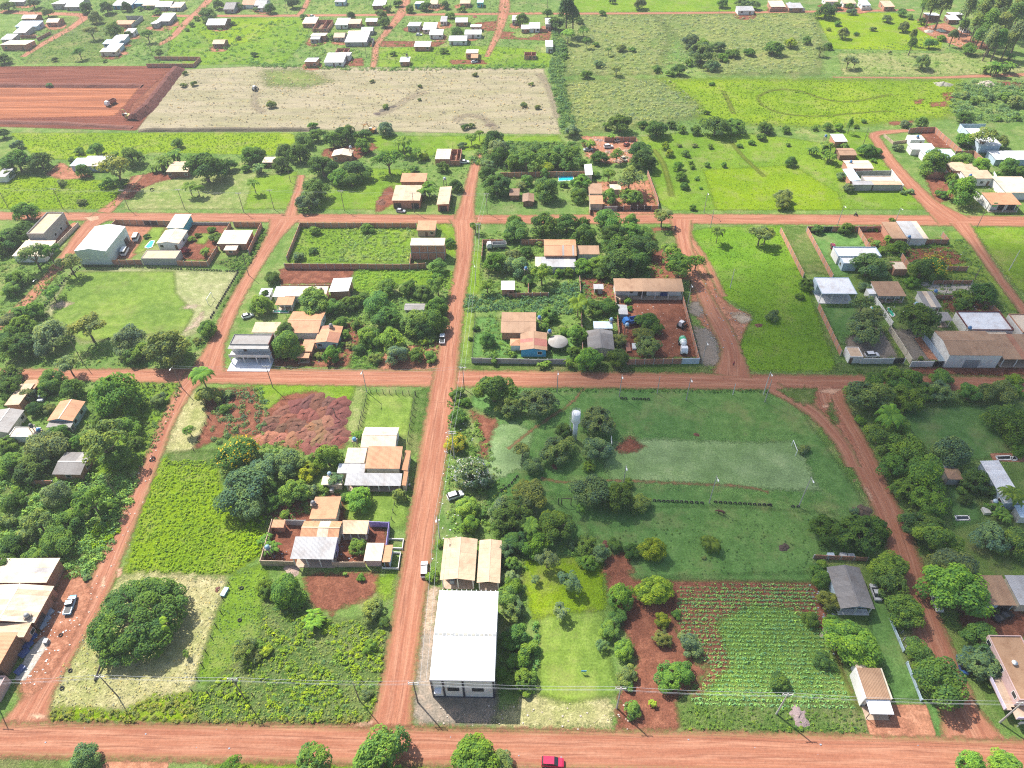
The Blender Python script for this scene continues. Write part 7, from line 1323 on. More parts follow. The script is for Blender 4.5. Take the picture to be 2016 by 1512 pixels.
for t_, x, y, c_, h_ in (((2, 1), 240, 985, B_, 5), ((2, 1), 318, 1090, B_, 4), ((2, 1), 137, 610, B_, 5), ((2, 1), 790, 1000, (.3, .45, .6), 3.5), ((2, 1), 910, 1040, (.35, .55, .75), 3.5), ((3, 1), 1345, 785, B_, 3), ((3, 1), 1142, 370, B_, 3.6), ((3, 1), 1605, 1065, B_, 4), ((3, 1), 1195, 880, (.35, .55, .6), 3), ((0, 2), 232, 375, (.1, .1, .1), 4.2), ((0, 2), 290, 410, B_, 3), ((0, 2), 482, 515, (.3, .42, .5), 2.5),
                         ((1, 2), 450, 965, (.2, .2, .21), 3.6), ((1, 2), 575, 745, (.3, .42, .52), 2.6), ((1, 2), 765, 480, (.15, .35, .55), 2.8), ((1, 2), 100, 1305, (.25, .4, .5), 4), ((1, 1), 585, 1045, (.25, .25, .26), 4), ((1, 0), 735, 1120, (.5, .55, .6), 5), ((1, 0), 1455, 1360, (.45, .5, .55), 4), ((1, 0), 1165, 415, DK, 4), ((3, 0), 505, 1035, B_, 4), ((3, 0), 697, 1232, B_, 3.5), ((3, 0), 1208, 1038, B_, 3.4), ((0, 3), 200, 345, (.35, .36, .36), 4.2), ((1, 1), 510, 770, (.2, .17, .15), 3.5), ((3, 0), 1610, 1335, B_, 4), ((3, 2), 1800, 955, (.5, .6, .68), 3)):
    tank(t_, x, y, c_, h_, True, .75)
def pool(t, xy, label, mat, curb=(.72, .7, .66), nm='swimming_pool'):
    P = [GT(t, xy[i], xy[i+1]) for i in range(0, len(xy), 2)]; c = sum(P, Vector())/len(P); r = thing(nm, label, 'pool', c, 0, 'swimming pools'); n = len(P)
    ordr = P if sum(a.x*b.y-b.x*a.y for a, b in zip(P, P[1:]+P[:1])) > 0 else P[::-1]; L0 = .06
    obj('water', pymesh('water', [(p-c)*.97+Vector((0, 0, L0+.05)) for p in ordr], [tuple(range(n))], mat), r)
    for a, b in zip(ordr, ordr[1:]+ordr[:1]):
        m_ = (a+b)/2-c; d = b-a; box('coping', r, M_FLAT, curb, m_.x, m_.y, 0, d.length+.2, .32, L0+.12, math.atan2(d.y, d.x))
pool((0, 1), (1105, 455, 1150, 405, 1182, 405, 1160, 455, 1130, 463), 'small turquoise pool beside the white gabled house', M_WATER); pool((2, 0), (385, 1345, 495, 1342, 505, 1378, 385, 1385), 'turquoise pool behind the brick wall', M_WATER); pool((3, 1), (968, 912, 1000, 920, 1030, 975, 1010, 985, 975, 950), 'green kidney-shaped pool before the barbecue house', M_WATERG)
pool((3, 1), (845, 905, 872, 915, 870, 938, 850, 930), 'small blue pool half hidden by garden trees', M_WATER); pool((3, 2), (1800, 615, 1910, 610, 1920, 640, 1815, 642), 'dark rectangular pool with white rim beside the white-roofed house', M_GLASS); pool((3, 2), (1918, 625, 1940, 615, 1965, 630, 1955, 645, 1925, 645), 'dark round spa pool beside the rectangular pool', M_GLASS); pool((1, 1), (150, 935, 270, 935, 262, 955, 150, 952), 'narrow teal pool under the orange awning', M_WATERG); pool((3, 2), (1490, 1070, 1590, 1070, 1600, 1100, 1500, 1102), 'small dark green pond in the lawn', M_GLASS, nm='garden_pond')
r = thing('thatched_parasol', 'round grey thatched parasol beside the blue house', 'parasol', GT((2, 1), 380, 1215)); obj('thatch', lathe([(3.3, 2.3), (3.2, 2.45), (1.6, 3.1), (.1, 3.8)], 22, M_FLAT), r, (.33, .31, .28)); obj('post', pymesh('post', *tube_geo([(0, 0, 0), (0, 0, 3.4)], .14, 7), M_WOOD), r, (.2, .15, .1))
for i in range(6): tube('strut', r, M_WOOD, (.2, .15, .1), [(0, 0, 2.2), (2.2*math.cos(i*1.047), 2.2*math.sin(i*1.047), 2.6)], .05, 4)
r = thing('lawn_sign', 'small blue sign standing on the lawn by the white hall', 'sign', GT((2, 3), 578, 790)); box('panel', r, M_METAL, (.1, .35, .55), 0, 0, .7, 1.1, .06, .7)
for s in (-1, 1): box('leg', r, M_METAL, (.4, .4, .4), s*.4, .05, 0, .06, .06, 1.2)
r = thing('shop_sign', 'green and white shop sign on a post by the orange-roofed garage', 'sign', GT((3, 1), 1770, 180)); box('panel', r, M_METAL, (.1, .5, .2), 0, 0, 2.2, 1.6, .1, 1.8); box('stripe', r, M_METAL, (.75, .75, .75), 0, -.06, 2.9, 1.4, .03, .35); box('post', r, M_METAL, (.4, .4, .4), 0, .1, 0, .1, .1, 2.3)
r = thing('road_sign', 'white tilted sign board beside the pink corner building', 'sign', GT((3, 3), 1965, 1200)); box('panel', r, M_METAL, (.75, .75, .76), 0, 0, 1.6, 1.3, .08, 1.0); box('post', r, M_METAL, (.4, .4, .4), 0, .08, 0, .1, .1, 2.0)
# heaps
def heap_mesh(seed):
    rng = random.Random(seed); n, k = 26, 9; V, F = [], []; ph = [rng.uniform(0, 6) for _ in range(4)]
    for i in range(k):
        s = i/(k-1)
        for j in range(n):
            a = 2*math.pi*j/n; rr = (1-s)**.85*(1+.2*math.sin(2*a+ph[0])+.12*math.sin(5*a+ph[1])+.06*math.sin(9*a+ph[2]))+.001; V.append((rr*math.cos(a)+rng.uniform(-.03, .03), rr*math.sin(a)+rng.uniform(-.03, .03), .55*math.sin(s*1.5)*(1+.2*math.sin(3*a+ph[3]))+rng.uniform(-.035, .035)-.03*(i == 0)))
    for i in range(k-1):
        for j in range(n): F.append((i*n+j, i*n+(j+1) % n, (i+1)*n+(j+1) % n, (i+1)*n+j))
    return V, F
M_SOILO = surf_mat('dumped_soil', .97, .6, 1.6, bmp=.35)
HM = [pymesh('heap', *heap_mesh(i), M_SOILO, True) for i in range(4)]; HS = [(.2, .08, .054), (.165, .068, .05), (.25, .12, .07), (.31, .145, .08)]
def heap(t, x, y, s, c, label, cat='soil heap', grp='dumped soil heaps', zs=.55, nm='soil_heap', auto=True):
    o = obj(nm, HM[random.randrange(4)], None, [v*random.uniform(.88, 1.12) for v in c], GT(t, x, y), random.uniform(0, 6)); o.scale = (s, s*random.uniform(.75, 1.1), s*zs); tag(o, label, cat, grp)
    if auto: o['auto'] = 1
for i, (x, y, c) in enumerate(((160, 330, 0), (230, 270, 0), (120, 400, 1), (210, 400, 1), (300, 360, 1), (320, 240, 1), (400, 210, 1), (480, 200, 1), (560, 210, 1), (640, 220, 1), (380, 300, 0), (450, 310, 0), (530, 270, 0), (600, 260, 1), (660, 300, 1), (430, 400, 2), (490, 380, 2), (570, 360, 2), (640, 370, 1), (110, 470, 3), (190, 480, 3), (290, 480, 3), (370, 440, 2), (430, 470, 2), (520, 430, 2), (600, 420, 1), (660, 440, 0), (490, 500, 2), (430, 520, 0), (560, 490, 2), (640, 490, 0), (260, 330, 0), (340, 390, 1), (500, 550, 0))):
    heap(M1, x, y, random.uniform(2.6, 3.6), HS[c], f'{("red-brown", "dark red", "tan-brown", "orange")[c]} soil heap', zs=.42)
for t_, x, y, s, c, l in (((2, 1), 1915, 1050, 1.2, HS[1], 'small dark red soil heap'), ((2, 2), 1440, 450, .9, HS[1], 'small dark red ant mound'), ((2, 2), 355, 695, 1.0, HS[1], 'small dark red ant mound'), ((2, 2), 745, 1285, 1.0, HS[1], 'small dark red ant mound'), ((1, 0), 1685, 128, 2.2, HS[0], 'dark soil heap'), ((3, 2), 185, 1310, 1.3, (.1, .07, .05), 'brown brush pile'), ((3, 2), 780, 1035, 2.4, (.12, .09, .07), 'grey brush pile'), ((1, 1), 970, 110, 2.6, HS[0], 'red soil heap'), ((0, 3), 1660, 150, .8, HS[1], 'dark red barrel-sized mound'), ((3, 3), 300, 1120, 2.0, (.3, .26, .22), 'pale rubble pile'), ((3, 3), 515, 490, 1.6, (.42, .33, .26), 'pale rubble pile'), ((1, 2), 290, 1480, 1.8, (.5, .38, .3), 'pale rubble pile'), ((3, 0), 1380, 235, 3.0, (.6, .57, .52), 'pale rubble pile'), ((3, 0), 1290, 240, 3, (.45, .36, .28), 'pale rubble pile'), ((3, 0), 1730, 640, 4.5, (.42, .39, .33), 'grey brush pile'), ((3, 0), 1400, 645, 4, (.35, .33, .22), 'grey brush pile')):
    heap(t_, x, y, s, c, l, grp='heaps and mounds', zs=.5)
for x, y in ((630, 1080), (690, 1070), (840, 1060), (900, 1150), (940, 1060), (760, 1160), (840, 1230), (900, 1200)): heap((2, 0), x, y, random.uniform(1.5, 2.5), (.35, .25, .18), 'scrap heap', nm='scrap_heap', cat='scrap heap', grp='junk yard scrap', zs=.45)
for x, y, s in ((985, 840, 2.2), (940, 868, 2), (1060, 815, 2)): heap((1, 0), x, y, s, (.14, .12, .09), 'uprooted brush pile', nm='brush_pile', cat='brush pile', grp='brush piles on the mown field', zs=.35)
for x, y, s in ((130, 800, 2.6), (1600, 950, 2), (1800, 955, 2.4), (1690, 580, 1.8)): heap((1, 0), x, y, s, (.15, .13, .09), 'uprooted brush pile', nm='brush_pile', cat='brush pile', grp='brush piles on the mown field', zs=.3)
# embankment along the right edge of the earthwork and the low cut through it
def berm(name, pts, wd, h, col, label):
    P = [G(*p) for p in pts]; base = P[0]*1; V, F = [], []
    Q = [a.lerp(b, i/10) for a, b in zip(P, P[1:]) for i in range(10)]+[P[-1]]
    for i, p in enumerate(Q):
        d = (Q[min(i+1, len(Q)-1)]-Q[max(i-1, 0)]).normalized(); n = Vector((-d.y, d.x, 0)); hh = h*random.uniform(.8, 1.1)*(.35 if i in (0, len(Q)-1) else 1)
        for u, z in ((-1, -.02), (-.55, .75), (-.15, 1), (.2, .95), (.6, .5), (1, -.02)): V.append(p-base+n*u*wd*random.uniform(.92, 1.08)+Vector((0, 0, z*hh+.03)))
    for i in range(len(Q)-1):
        for j in range(5): F.append((i*6+j, i*6+j+1, (i+1)*6+j+1, (i+1)*6+j))
    o = obj(name, pymesh(name, V, F, M_SOILO), None, col, base); kind(o, 'structure'); return o
berm('embankment', [(352, 136), (318, 180), (288, 218), (262, 238)], 4.0, 3.2, (.15, .05, .035), '')
berm('embankment', [(-60, 168), (120, 169), (280, 170)], 3.0, 1.6, (.2, .07, .045), ''); berm('embankment', [(-60, 240), (120, 243), (260, 252)], 2.2, 1.0, (.2, .08, .055), ''); berm('earth_bank', [(275, 257), (440, 256), (610, 256)], 2.0, 1.3, (.17, .14, .09), '')
# crates, boxes, oddments
def crate(t, x, y, sx, sy, sz, col, label, nm, cat, rz=0): 
    r = thing(nm, label, cat, GT(t, x, y), rz); box('body', r, M_METAL, col, 0, 0, 0, sx, sy, sz); box('lid', r, M_METAL, [v*.8 for v in col], 0, 0, sz, sx+.08, sy+.08, .08); r['auto'] = 1
    return r
for x, y, c in ((535, 1385, (.5, .6, .68)), (630, 1385, (.55, .55, .54)), (690, 1390, (.7, .7, .7))): crate((3, 2), x, y, 1.5, 1.2, 1.0, c, 'pale storage tank behind the grey-tiled house', 'storage_bin', 'bin')
crate((3, 2), 1720, 1040, 1.6, 1.8, .8, (.7, .68, .62), 'white garden bench', 'garden_bench', 'bench'); crate((1, 2), 600, 885, .9, .9, 1.1, (.5, .48, .45), 'grey drum by the shrubs', 'drum', 'drum'); crate((0, 3), 360, 555, .9, .9, .9, (.25, .27, .28), 'grey drum before the workshop', 'drum', 'drum'); crate((2, 1), 915, 1220, 1.4, 4.5, .5, (.35, .13, .08), 'rusty red ramp in the truck yard', 'loading_ramp', 'ramp', .05); crate((2, 1), 962, 1215, 1.2, 2.6, .5, (.65, .7, .75), 'white sheet stack in the truck yard', 'sheet_stack', 'stack')
for i, (x, y) in enumerate(((250, 520), (220, 580), (190, 640), (160, 770))): crate((0, 3), x, y, 1.2, 2.0, .7, (.05, .1, .28), 'blue tarpaulin bundle along the workshop wall', 'tarpaulin_bundle', 'tarpaulin', -.4)
for i, (x, y) in enumerate(((385, 330), (360, 380), (330, 430))): crate((0, 3), x, y, 1.2, 1.6, .6, (.35, .42, .5), 'scrap metal bundle beside the workshop', 'scrap_bundle', 'scrap', -.5)
crate((0, 3), 1718, 175, 1.0, 2.2, .6, (.2, .4, .5), 'blue feeding trough by the fence', 'feeding_trough', 'trough', -.2); crate((2, 1), 1185, 815, 2.4, 1.8, 1.5, (.02, .05, .2), 'dark blue machine under the open shed', 'machine', 'machine'); crate((1, 3), 1515, 95, 1.0, 1.0, 1.4, (.3, .35, .4), 'grey appliance under the shed porch', 'appliance', 'appliance')
r = thing('log', 'long dark log leaning out of the shade tree', 'log', GT((0, 3), 728, 852)); tube('trunk', r, M_WOOD, (.06, .05, .045), [(0, 0, .25), GT((0, 3), 800, 632, 1.2)-GT((0, 3), 728, 852)], .22, 7)
# ------------------------------------------------------------------ animals and people (skinned skeletons)
def skin(name, verts, edges, rad, mat, parent=None, col=None, sub=1):
    me = bpy.data.meshes.new(name); me.from_pydata(verts, edges, []); me.materials.append(mat); o = obj(name, me, parent, col)
    md = o.modifiers.new('skin', 'SKIN'); md.use_smooth_shade = True
    for i, v in enumerate(me.skin_vertices[0].data): v.radius = rad[i] if isinstance(rad[i], tuple) else (rad[i], rad[i]); v.use_root = i == 0
    if sub: s = o.modifiers.new('sub', 'SUBSURF'); s.levels = s.render_levels = sub
    return o
M_HIDE = surf_mat('hide', .8, .2, 2.0); M_CLOTH = surf_mat('cloth', .9, .1, 3.0)
def quadruped(t, x, y, rz, col, label, nm, cat, s=1.0, graze=False):
    r = thing(nm, label, cat, GT(t, x, y), rz, None, (s, s, s))
    hz = (.75, .55) if graze else (1.45, 1.65)
    V = [(0, 0, 1.12), (.55, 0, 1.12), (-.65, 0, 1.15), (.95, 0, 1.3 if not graze else 1.0), (1.3, 0, hz[1]), (1.62, 0, hz[1]-.22),
         (.6, .2, .75), (.6, .2, .4), (.58, .2, .04), (.6, -.2, .75), (.62, -.2, .4), (.7, -.2, .04), (-.6, .2, .78), (-.78, .2, .45), (-.72, .2, .04), (-.62, -.2, .78), (-.72, -.2, .45), (-.6, -.2, .04), (-.9, 0, 1.1), (-1.02, 0, .6)]
    E_ = [(0, 1), (0, 2), (1, 3), (3, 4), (4, 5), (1, 6), (6, 7), (7, 8), (1, 9), (9, 10), (10, 11), (2, 12), (12, 13), (13, 14), (2, 15), (15, 16), (16, 17), (2, 18), (18, 19)]
    R_ = [(.3, .34), (.29, .34), (.3, .33), .19, .14, .09, .11, .065, .055, .11, .065, .055, .14, .075, .055, .14, .075, .055, .06, .04]
    skin('body', V, E_, R_, M_HIDE, r, col)
    for sg in (-1, 1): obj('ear', cached('ear', lambda: bmesh_box(.06, .05, .16, M_HIDE)), r, col, (1.24, sg*.1, hz[1]+.1))
quadruped((2, 2), 1625, 1055, 2.7, (.1, .045, .03), 'brown horse grazing in front of the park tyre row', 'horse', 'horse', 1.05, True); quadruped((3, 0), 990, 412, .3, (.015, .014, .014), 'black horse grazing in the far meadow', 'horse', 'horse', 1.1, True); quadruped((0, 1), 1160, 20, 1.0, (.03, .025, .022), 'small dark calf on the pale meadow by the upper road', 'calf', 'calf', .8, True)
def person(t, x, y, rz, top, legs, label, base=None, sit=False):
    r = thing('person', label, 'person', base or GT(t, x, y), rz)
    if sit: V = [(0, 0, .85), (.05, 0, 1.12), (.12, 0, 1.4), (.15, 0, 1.52), (.05, .2, 1.38), (.32, .26, 1.15), (.58, .25, 1.05), (.05, -.2, 1.38), (.32, -.26, 1.15), (.58, -.25, 1.05), (.05, .1, .82), (.4, .17, .78), (.35, .18, .4), (.45, .18, .34), (.05, -.1, .82), (.4, -.17, .78), (.35, -.18, .4), (.45, -.18, .34)]
    else: V = [(0, 0, .95), (0, 0, 1.2), (0, 0, 1.42), (.01, 0, 1.52), (0, .19, 1.4), (.03, .25, 1.12), (.12, .24, .88), (0, -.19, 1.4), (-.02, -.26, 1.12), (.08, -.25, .88), (0, .1, .9), (.06, .11, .5), (.04, .12, .07), (.16, .13, .04), (0, -.1, .9), (-.04, -.11, .5), (-.1, -.12, .07), (.02, -.13, .04)]
    E_ = [(0, 1), (1, 2), (2, 3), (2, 4), (4, 5), (5, 6), (2, 7), (7, 8), (8, 9), (0, 10), (10, 11), (11, 12), (12, 13), (0, 14), (14, 15), (15, 16), (16, 17)]
    R_ = [(.13, .17), (.12, .16), (.11, .17), .06, .065, .05, .04, .065, .05, .04, .095, .07, .05, .04, .095, .07, .05, .04]
    skin('body', V, E_, R_, M_CLOTH, r, top); hd = V[3]
    obj('head', cached('head', lambda: lathe([(.03, -.02), (.075, .03), (.095, .12), (.085, .2), (.04, .25)], 10, M_HIDE)), r, (.3, .17, .11), (hd[0]+.01, 0, hd[2]-.01)); obj('hair', cached('hair', lambda: lathe([(.1, 0), (.102, .07), (.05, .13), (.01, .14)], 10, M_HIDE)), r, (.02, .015, .012), (hd[0]-.01, 0, hd[2]+.13))
    for sg in (-1, 1):
        k0 = 10 if sg > 0 else 14
        tube('trouser_leg', r, M_CLOTH, legs, [V[k0], V[k0+1], V[k0+2]], [.105, .085, .068], 8); hp = V[6] if sg > 0 else V[9]
        obj('hand', cached(('hand', sg), lambda: hand_mesh(sg)), r, (.3, .17, .11), hp)
def hand_mesh(sg):
    parts = [tube_geo([(0, 0, .02), (.01, 0, -.05)], [.03, .035], 6)]
    for i in range(4): parts.append(tube_geo([(.012, (i-1.5)*.018, -.05), (.02, (i-1.5)*.02, -.1-.012*(i in (1, 2))), (.03, (i-1.5)*.018, -.125-.01*(i in (1, 2)))], [.009, .008, .006], 5))
    parts.append(tube_geo([(.02, -.02*sg, -.01), (.045, -.03*sg, -.05)], [.01, .008], 5)); V, F = merge(parts); return pymesh('hand', V, F, M_HIDE)
def motorbike(t, x, y, rz, col, label):
    p = GT(t, x, y); r = thing('motorcycle', label, 'motorcycle', p, rz, 'motorcycles')
    for xx in (-.62, .65):
        o = obj('wheel', None, r, None, (xx, 0, .3)); o.empty_display_size = .2; obj('tyre', wheel_mesh(.3, .12), o); obj('rim', rim_mesh(.3, .12), o)
    obj('tank', loft([(-.05, .1, .62, .78, .8), (.1, .15, .6, .88, .75), (.35, .13, .62, .86, .7), (.45, .08, .66, .8, .8)], M_PAINT, 'tank'), r, col); box('seat', r, M_RUB, None, -.4, 0, .7, .75, .26, .1); box('engine', r, M_DARK, None, .05, 0, .3, .45, .3, .32)
    tube('fork', r, M_METAL, (.4, .4, .4), [(.65, 0, .3), (.45, 0, .95)], .04, 5); tube('handlebar', r, M_DARK, None, [(.42, -.36, 1.0), (.46, 0, .95), (.42, .36, 1.0)], .025, 5); tube('exhaust', r, M_METAL, (.4, .4, .4), [(.1, -.16, .3), (-.7, -.18, .32)], .04, 5)
    return p
p = motorbike((3, 1), 730, 212, .05, (.1, .02, .02), 'motorcycle riding along the upper road'); person((3, 1), 730, 212, .05, (.05, .06, .1), (.03, .03, .04), 'motorcyclist in dark clothes on the upper road', p+Vector((math.cos(.05)*-.35, math.sin(.05)*-.35, .0)), True)
p = motorbike((0, 2), 1165, 640, -2.2, (.25, .05, .04), 'small red motorcycle on the left dirt street'); person((0, 2), 1165, 640, -2.2, (.4, .16, .14), (.05, .05, .07), 'rider in a red shirt on the left dirt street', p+Vector((math.cos(-2.2)*-.35, math.sin(-2.2)*-.35, 0)), True)
person((1, 2), 1190, 850, 2.0, (.7, .7, .7), (.03, .04, .08), 'person in a white shirt standing outside the rambling house'); p = motorbike((2, 1), 1275, 318, -1.5, (.03, .05, .2), 'blue motorcycle stopped by the dirt crossing'); person((2, 1), 1275, 318, -1.5, (.05, .12, .35), (.04, .04, .05), 'person in a blue shirt sitting on the stopped motorcycle', p+Vector((0, .35, 0)), True); person((2, 1), 1720, 1355, 1.2, (.45, .08, .1), (.05, .05, .08), 'person in a red top walking on the dirt crossing')

# ------------------------------------------------------------------ the fair-weather cloud whose soft shade lies over the right of the village, high up towards the sun
def cloud(cx, cy, rx, ry, alt, thick, dens, seed):
    k = alt/math.tan(SUN_EL); ox, oy = math.sin(SUN_AZ)*k, math.cos(SUN_AZ)*k; rng = random.Random(seed); n, m_ = 28, 9; V, F = [], []; ph = [rng.uniform(0, 6.28) for _ in range(6)]
    for i in range(1, m_):
        th = math.pi*i/m_
        for j in range(n):
            a = 2*math.pi*j/n; w_ = 1+.13*math.sin(2*a+ph[0])+.09*math.sin(3*a+ph[1])+.06*math.sin(5*a+ph[2])
            r_ = math.sin(th)*w_; V.append((rx*r_*math.cos(a), ry*r_*math.sin(a), thick*math.cos(th)*(1+.25*math.sin(3*a+i+ph[3]))))
    V += [(0, 0, thick), (0, 0, -thick)]
    for i in range(m_-2):
        for j in range(n): F.append((i*n+j, (i+1)*n+j, (i+1)*n+(j+1) % n, i*n+(j+1) % n))
    for j in range(n): F.append((len(V)-2, j, (j+1) % n)); F.append((len(V)-1, (m_-2)*n+(j+1) % n, (m_-2)*n+j))
    mt, t, out = nodes('cloud_vapour'); vs_ = N(t, 'ShaderNodeVolumePrincipled'); vs_.inputs['Density'].default_value = dens; vs_.inputs['Color'].default_value = (1, 1, 1, 1); vs_.inputs['Anisotropy'].default_value = .3; L(t, vs_.outputs[0], out.inputs['Volume'])
    kind(obj('cloud', pymesh('cloud', V, F, mt, True), None, None, (cx+ox, cy+oy, alt)), 'stuff', 'thin fair-weather cloud drifting high above the village')
cloud(155, 140, 140, 98, 850, 60, .0155, 3)

hz, t, out = nodes('thin_haze'); hv = N(t, 'ShaderNodeVolumePrincipled'); hv.inputs['Density'].default_value = .00017; hv.inputs['Color'].default_value = (.93, .96, 1, 1); hv.inputs['Anisotropy'].default_value = .2; L(t, hv.outputs[0], out.inputs['Volume'])
kind(obj('haze', bmesh_box(5400, 3700, 158, hz), None, None, (0, 1450, -1.5)), 'stuff', 'thin summer haze over the village')

# ------------------------------------------------------------------ litter: countless scraps of paper, plastic and stone on verges and yards
def litter(label, pts, n, seed, cols=((.7, .7, .68), (.5, .42, .35), (.3, .33, .38))):
    rng = np.random.default_rng(seed); poly = world_poly(pts); A = np.array(poly); P = rng.uniform(A.min(0), A.max(0), (n*3, 2)); P = P[sdist(P, poly) > 0][:n]; V, F = [], []
    for i, (x, y) in enumerate(P):
        s = rng.uniform(.08, .28); a = rng.uniform(0, 3.14); o = len(V)
        for z in (.02, .05+s*.5):
            for k in range(4): V.append((x+math.cos(a+k*1.57)*s, y+math.sin(a+k*1.57)*s*rng.uniform(.5, 1), z))
        F += [tuple(q+o for q in f) for f in BOXF]
    if V: kind(obj('litter', pymesh('litter', V, F, M_WALL), None, cols[seed % 3]), 'stuff', label)
for i, (w_, pl, n) in enumerate((('the right verge of the main street', pt((1, 2), 1480, 300, 1700, 400, 1600, 1000, 1480, 1500, 1340, 1500, 1420, 900), 90), ('the left street', [(90, 1350), (250, 1090), (330, 850), (380, 760), (350, 760), (200, 1090), (60, 1380)], 70), ('the purple house yard', pt(M1, 130, 1180, 620, 1180, 900, 1300, 900, 1400, 80, 1400), 60), ('the workshop forecourt', pt((0, 3), 430, 150, 600, 400, 250, 900, 100, 950, 260, 500), 60), ('the lower road edge', [(840, 1385), (1240, 1385), (1240, 1440), (840, 1432)], 50), ('the lower road', [(0, 1428), (2016, 1462), (2016, 1500), (0, 1485)], 18), ('the junk yard', pt((2, 0), 580, 1050, 970, 1050, 1000, 1230, 760, 1250, 610, 1200), 160), ('the truck yard', pt((2, 1), 850, 860, 1340, 860, 1440, 1280, 930, 1280), 60), ('the dirt crossing', pt((2, 1), 1380, 600, 1480, 700, 1880, 1000, 1700, 1300, 1480, 1100), 60), ('the rubble ground by the eucalyptus', [(1800, 55), (1880, 45), (1960, 95), (1850, 95)], 150), ('the corner house yard', [(540, 690), (700, 640), (680, 715), (540, 718)], 60), ('the crop field edge', [(1580, 1150), (1620, 1150), (1670, 1260), (1640, 1290)], 90), ('the walled gardens', [(1700, 480), (1900, 480), (1980, 640), (1760, 650)], 70), ('the far settlement', [(600, 30), (1060, 30), (1070, 125), (600, 125)], 200), ('the far left houses', [(0, 30), (330, 30), (330, 110), (0, 120)], 120), ('the upper right houses', [(1770, 260), (2016, 270), (2016, 400), (1850, 390)], 90))):
    litter(f'scraps of litter and stones scattered over {w_}', pl, n, i)
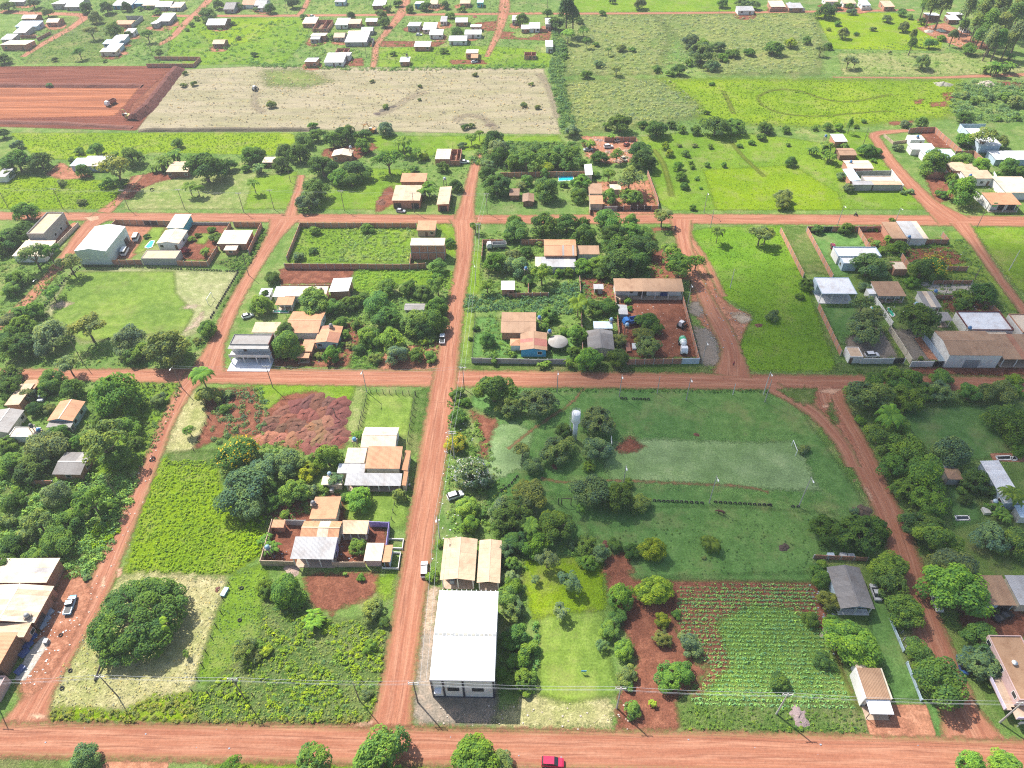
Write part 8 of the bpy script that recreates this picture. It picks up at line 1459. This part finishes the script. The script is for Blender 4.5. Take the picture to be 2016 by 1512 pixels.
# ------------------------------------------------------------------ labels: say where each plain repeat stands
MARKS = [(218, 205, 'the dump truck on red earth'), (700, 190, 'the mown tan field'), (920, 200, 'the right part of the mown field'), (440, 190, 'the left part of the mown field'), (300, 280, 'the lime pasture'), (60, 375, 'the small lime pasture'), (240, 150, 'the red earthwork'), (135, 55, 'the far dirt bend'), (215, 90, 'the far blue-roofed houses'), (420, 55, 'the far white house'), (660, 115, 'the far double white house'), (780, 60, 'the far winding street'), (900, 65, 'the far white house cluster'), (600, 50, 'the far brick ruins'), (1115, 30, 'the tall far eucalyptus'), (1350, 90, 'the far brown meadow'), (1640, 190, 'the circled lime pasture'), (1250, 200, 'the brown grass field'), (1850, 60, 'the far eucalyptus stand'), (1960, 130, 'the banana thicket'), (1195, 290, 'the junk yard'), (1113, 350, 'the turquoise pool'), (1400, 320, 'the orchard rows'), (1560, 370, 'the orchard meadow'), (1710, 350, 'the grey-walled yard'), (1850, 270, 'the red earth yard'), (1950, 370, 'the orange-roofed garage'), (680, 300, 'the ringed gabled house'), (880, 305, 'the open-yard brick house'), (820, 390, 'the double garage'), (350, 330, 'the banana-ringed house'), (180, 320, 'the white L-shaped house'), (425, 375, 'the pale meadow'), (95, 445, 'the tall grey building'), (195, 480, 'the white warehouse'), (340, 470, 'the white gabled house'), (465, 465, 'the corner brick house'), (270, 600, 'the left football pitch'), (60, 640, 'the left edge grove'), (330, 690, 'the pitch-side trees'), (495, 690, 'the two-storey corner house'), (610, 650, 'the rusty orange house'), (640, 570, 'the white-roofed shed'), (700, 480, 'the walled overgrown lot'), (840, 480, 'the unfinished brick building'), (780, 620, 'the mango grove'), (1010, 635, 'the brown-roofed brick house'), (1050, 680, 'the bright blue house'), (1100, 490, 'the orange barn'), (1230, 520, 'the dark mango wood'), (1190, 660, 'the dark grey house'), (1300, 620, 'the truck yard'), (1280, 570, 'the long open shed'), (1400, 500, 'the dirt crossing'), (1560, 600, 'the lime field'), (1400, 660, 'the grey gravel'), (1690, 500, 'the modern white house'), (1650, 580, 'the box pavilion'), (1740, 590, 'the barbecue house'), (1780, 460, 'the half-brown roof'), (1850, 540, 'the yellow-flowering garden tree'), (1900, 640, 'the maroon-edged house'), (1880, 690, 'the brown warehouse'), (1720, 700, 'the gatehouse'), (1900, 770, 'the middle road hedge'), (1750, 850, 'the tree belt'), (1870, 840, 'the walled lawn'), (1970, 940, 'the white-roofed pool house'), (1700, 1050, 'the dark roadside grove'), (1850, 1050, 'the shady garden'), (1130, 840, 'the water tower'), (1380, 910, 'the park pitch'), (1420, 1000, 'the tyre row'), (1390, 1070, 'the short palm'), (1200, 985, 'the park clump'), (1560, 880, 'the white goal'), (960, 790, 'the park corner'), (925, 930, 'the white-flowering tree'), (1010, 1040, 'the park-edge thicket'), (925, 1100, 'the twin-gabled shed'), (915, 1250, 'the big white hall'), (1130, 1290, 'the lawn with blue sign'), (1110, 1150, 'the lime clearing'), (1260, 1200, 'the red soil strip'), (1480, 1280, 'the crop field'), (1670, 1170, 'the grey-tiled house'), (1710, 1340, 'the white kiosk'), (1800, 1300, 'the right street'), (1980, 1330, 'the pink corner building'), (1960, 1160, 'the brown-roofed shed'), (720, 920, 'the rambling house'), (770, 810, 'the fenced lawn'), (600, 820, 'the middle of the soil dump'), (470, 800, 'the cassava patch'), (480, 920, 'the big grey-green trees'), (370, 1040, 'the lime tuft field'), (620, 1070, 'the purple house'), (640, 1010, 'the drum-roofed house'), (270, 1220, 'the huge shade tree'), (420, 1270, 'the wire fence'), (560, 1330, 'the weedy lot'), (670, 1160, 'the bare red yard'), (30, 1170, 'the patched workshop'), (135, 820, 'the awning house'), (230, 770, 'the big round roadside tree'), (145, 910, 'the dark-roofed cottage'), (60, 1010, 'the left edge scrub'), (200, 870, 'the pale airy tree'), (230, 1000, 'the lower left street'), (60, 770, 'the silver-blue car'), (780, 1480, 'the lower road'), (320, 820, 'the sandy verge'), (1600, 780, 'the traffic islands')]
def px_of(o):
    if 'pxc' in o: return tuple(o['pxc'])
    return PX((o.location.x, o.location.y, 1.0))
for o in TOP:
    if not o.get('auto'): continue
    x, y = px_of(o); best = min(MARKS, key=lambda q: math.hypot(q[0]-x, (q[1]-y)*1.25)); dx, dy = x-best[0], y-best[1]; d = math.hypot(dx, dy)
    rel = 'beside' if d < 22 else ('left of' if dx < 0 else 'right of') if abs(dx) > abs(dy) else ('beyond' if dy < 0 else 'in front of')
    o['label'] = f"{o['label']} {rel} {best[2]}"
ORD = ['', 'second', 'third', 'fourth', 'fifth', 'sixth', 'seventh', 'eighth', 'ninth', 'tenth', 'eleventh', 'twelfth']
byl = {}
for o in TOP: byl.setdefault(o['label'], []).append(o)
for lab, os_ in byl.items():
    if len(os_) < 2 or not os_[0].get('auto'): continue
    os_.sort(key=lambda o: px_of(o)[0])
    for i, o in enumerate(os_): o['label'] = lab+(', leftmost' if i == 0 else ', rightmost' if i == len(os_)-1 else f', {ORD[min(i, 11)]} from left')
for o in TOP:
    for k in ('auto', 'pxc', 'ctr'):
        if k in o: del o[k]
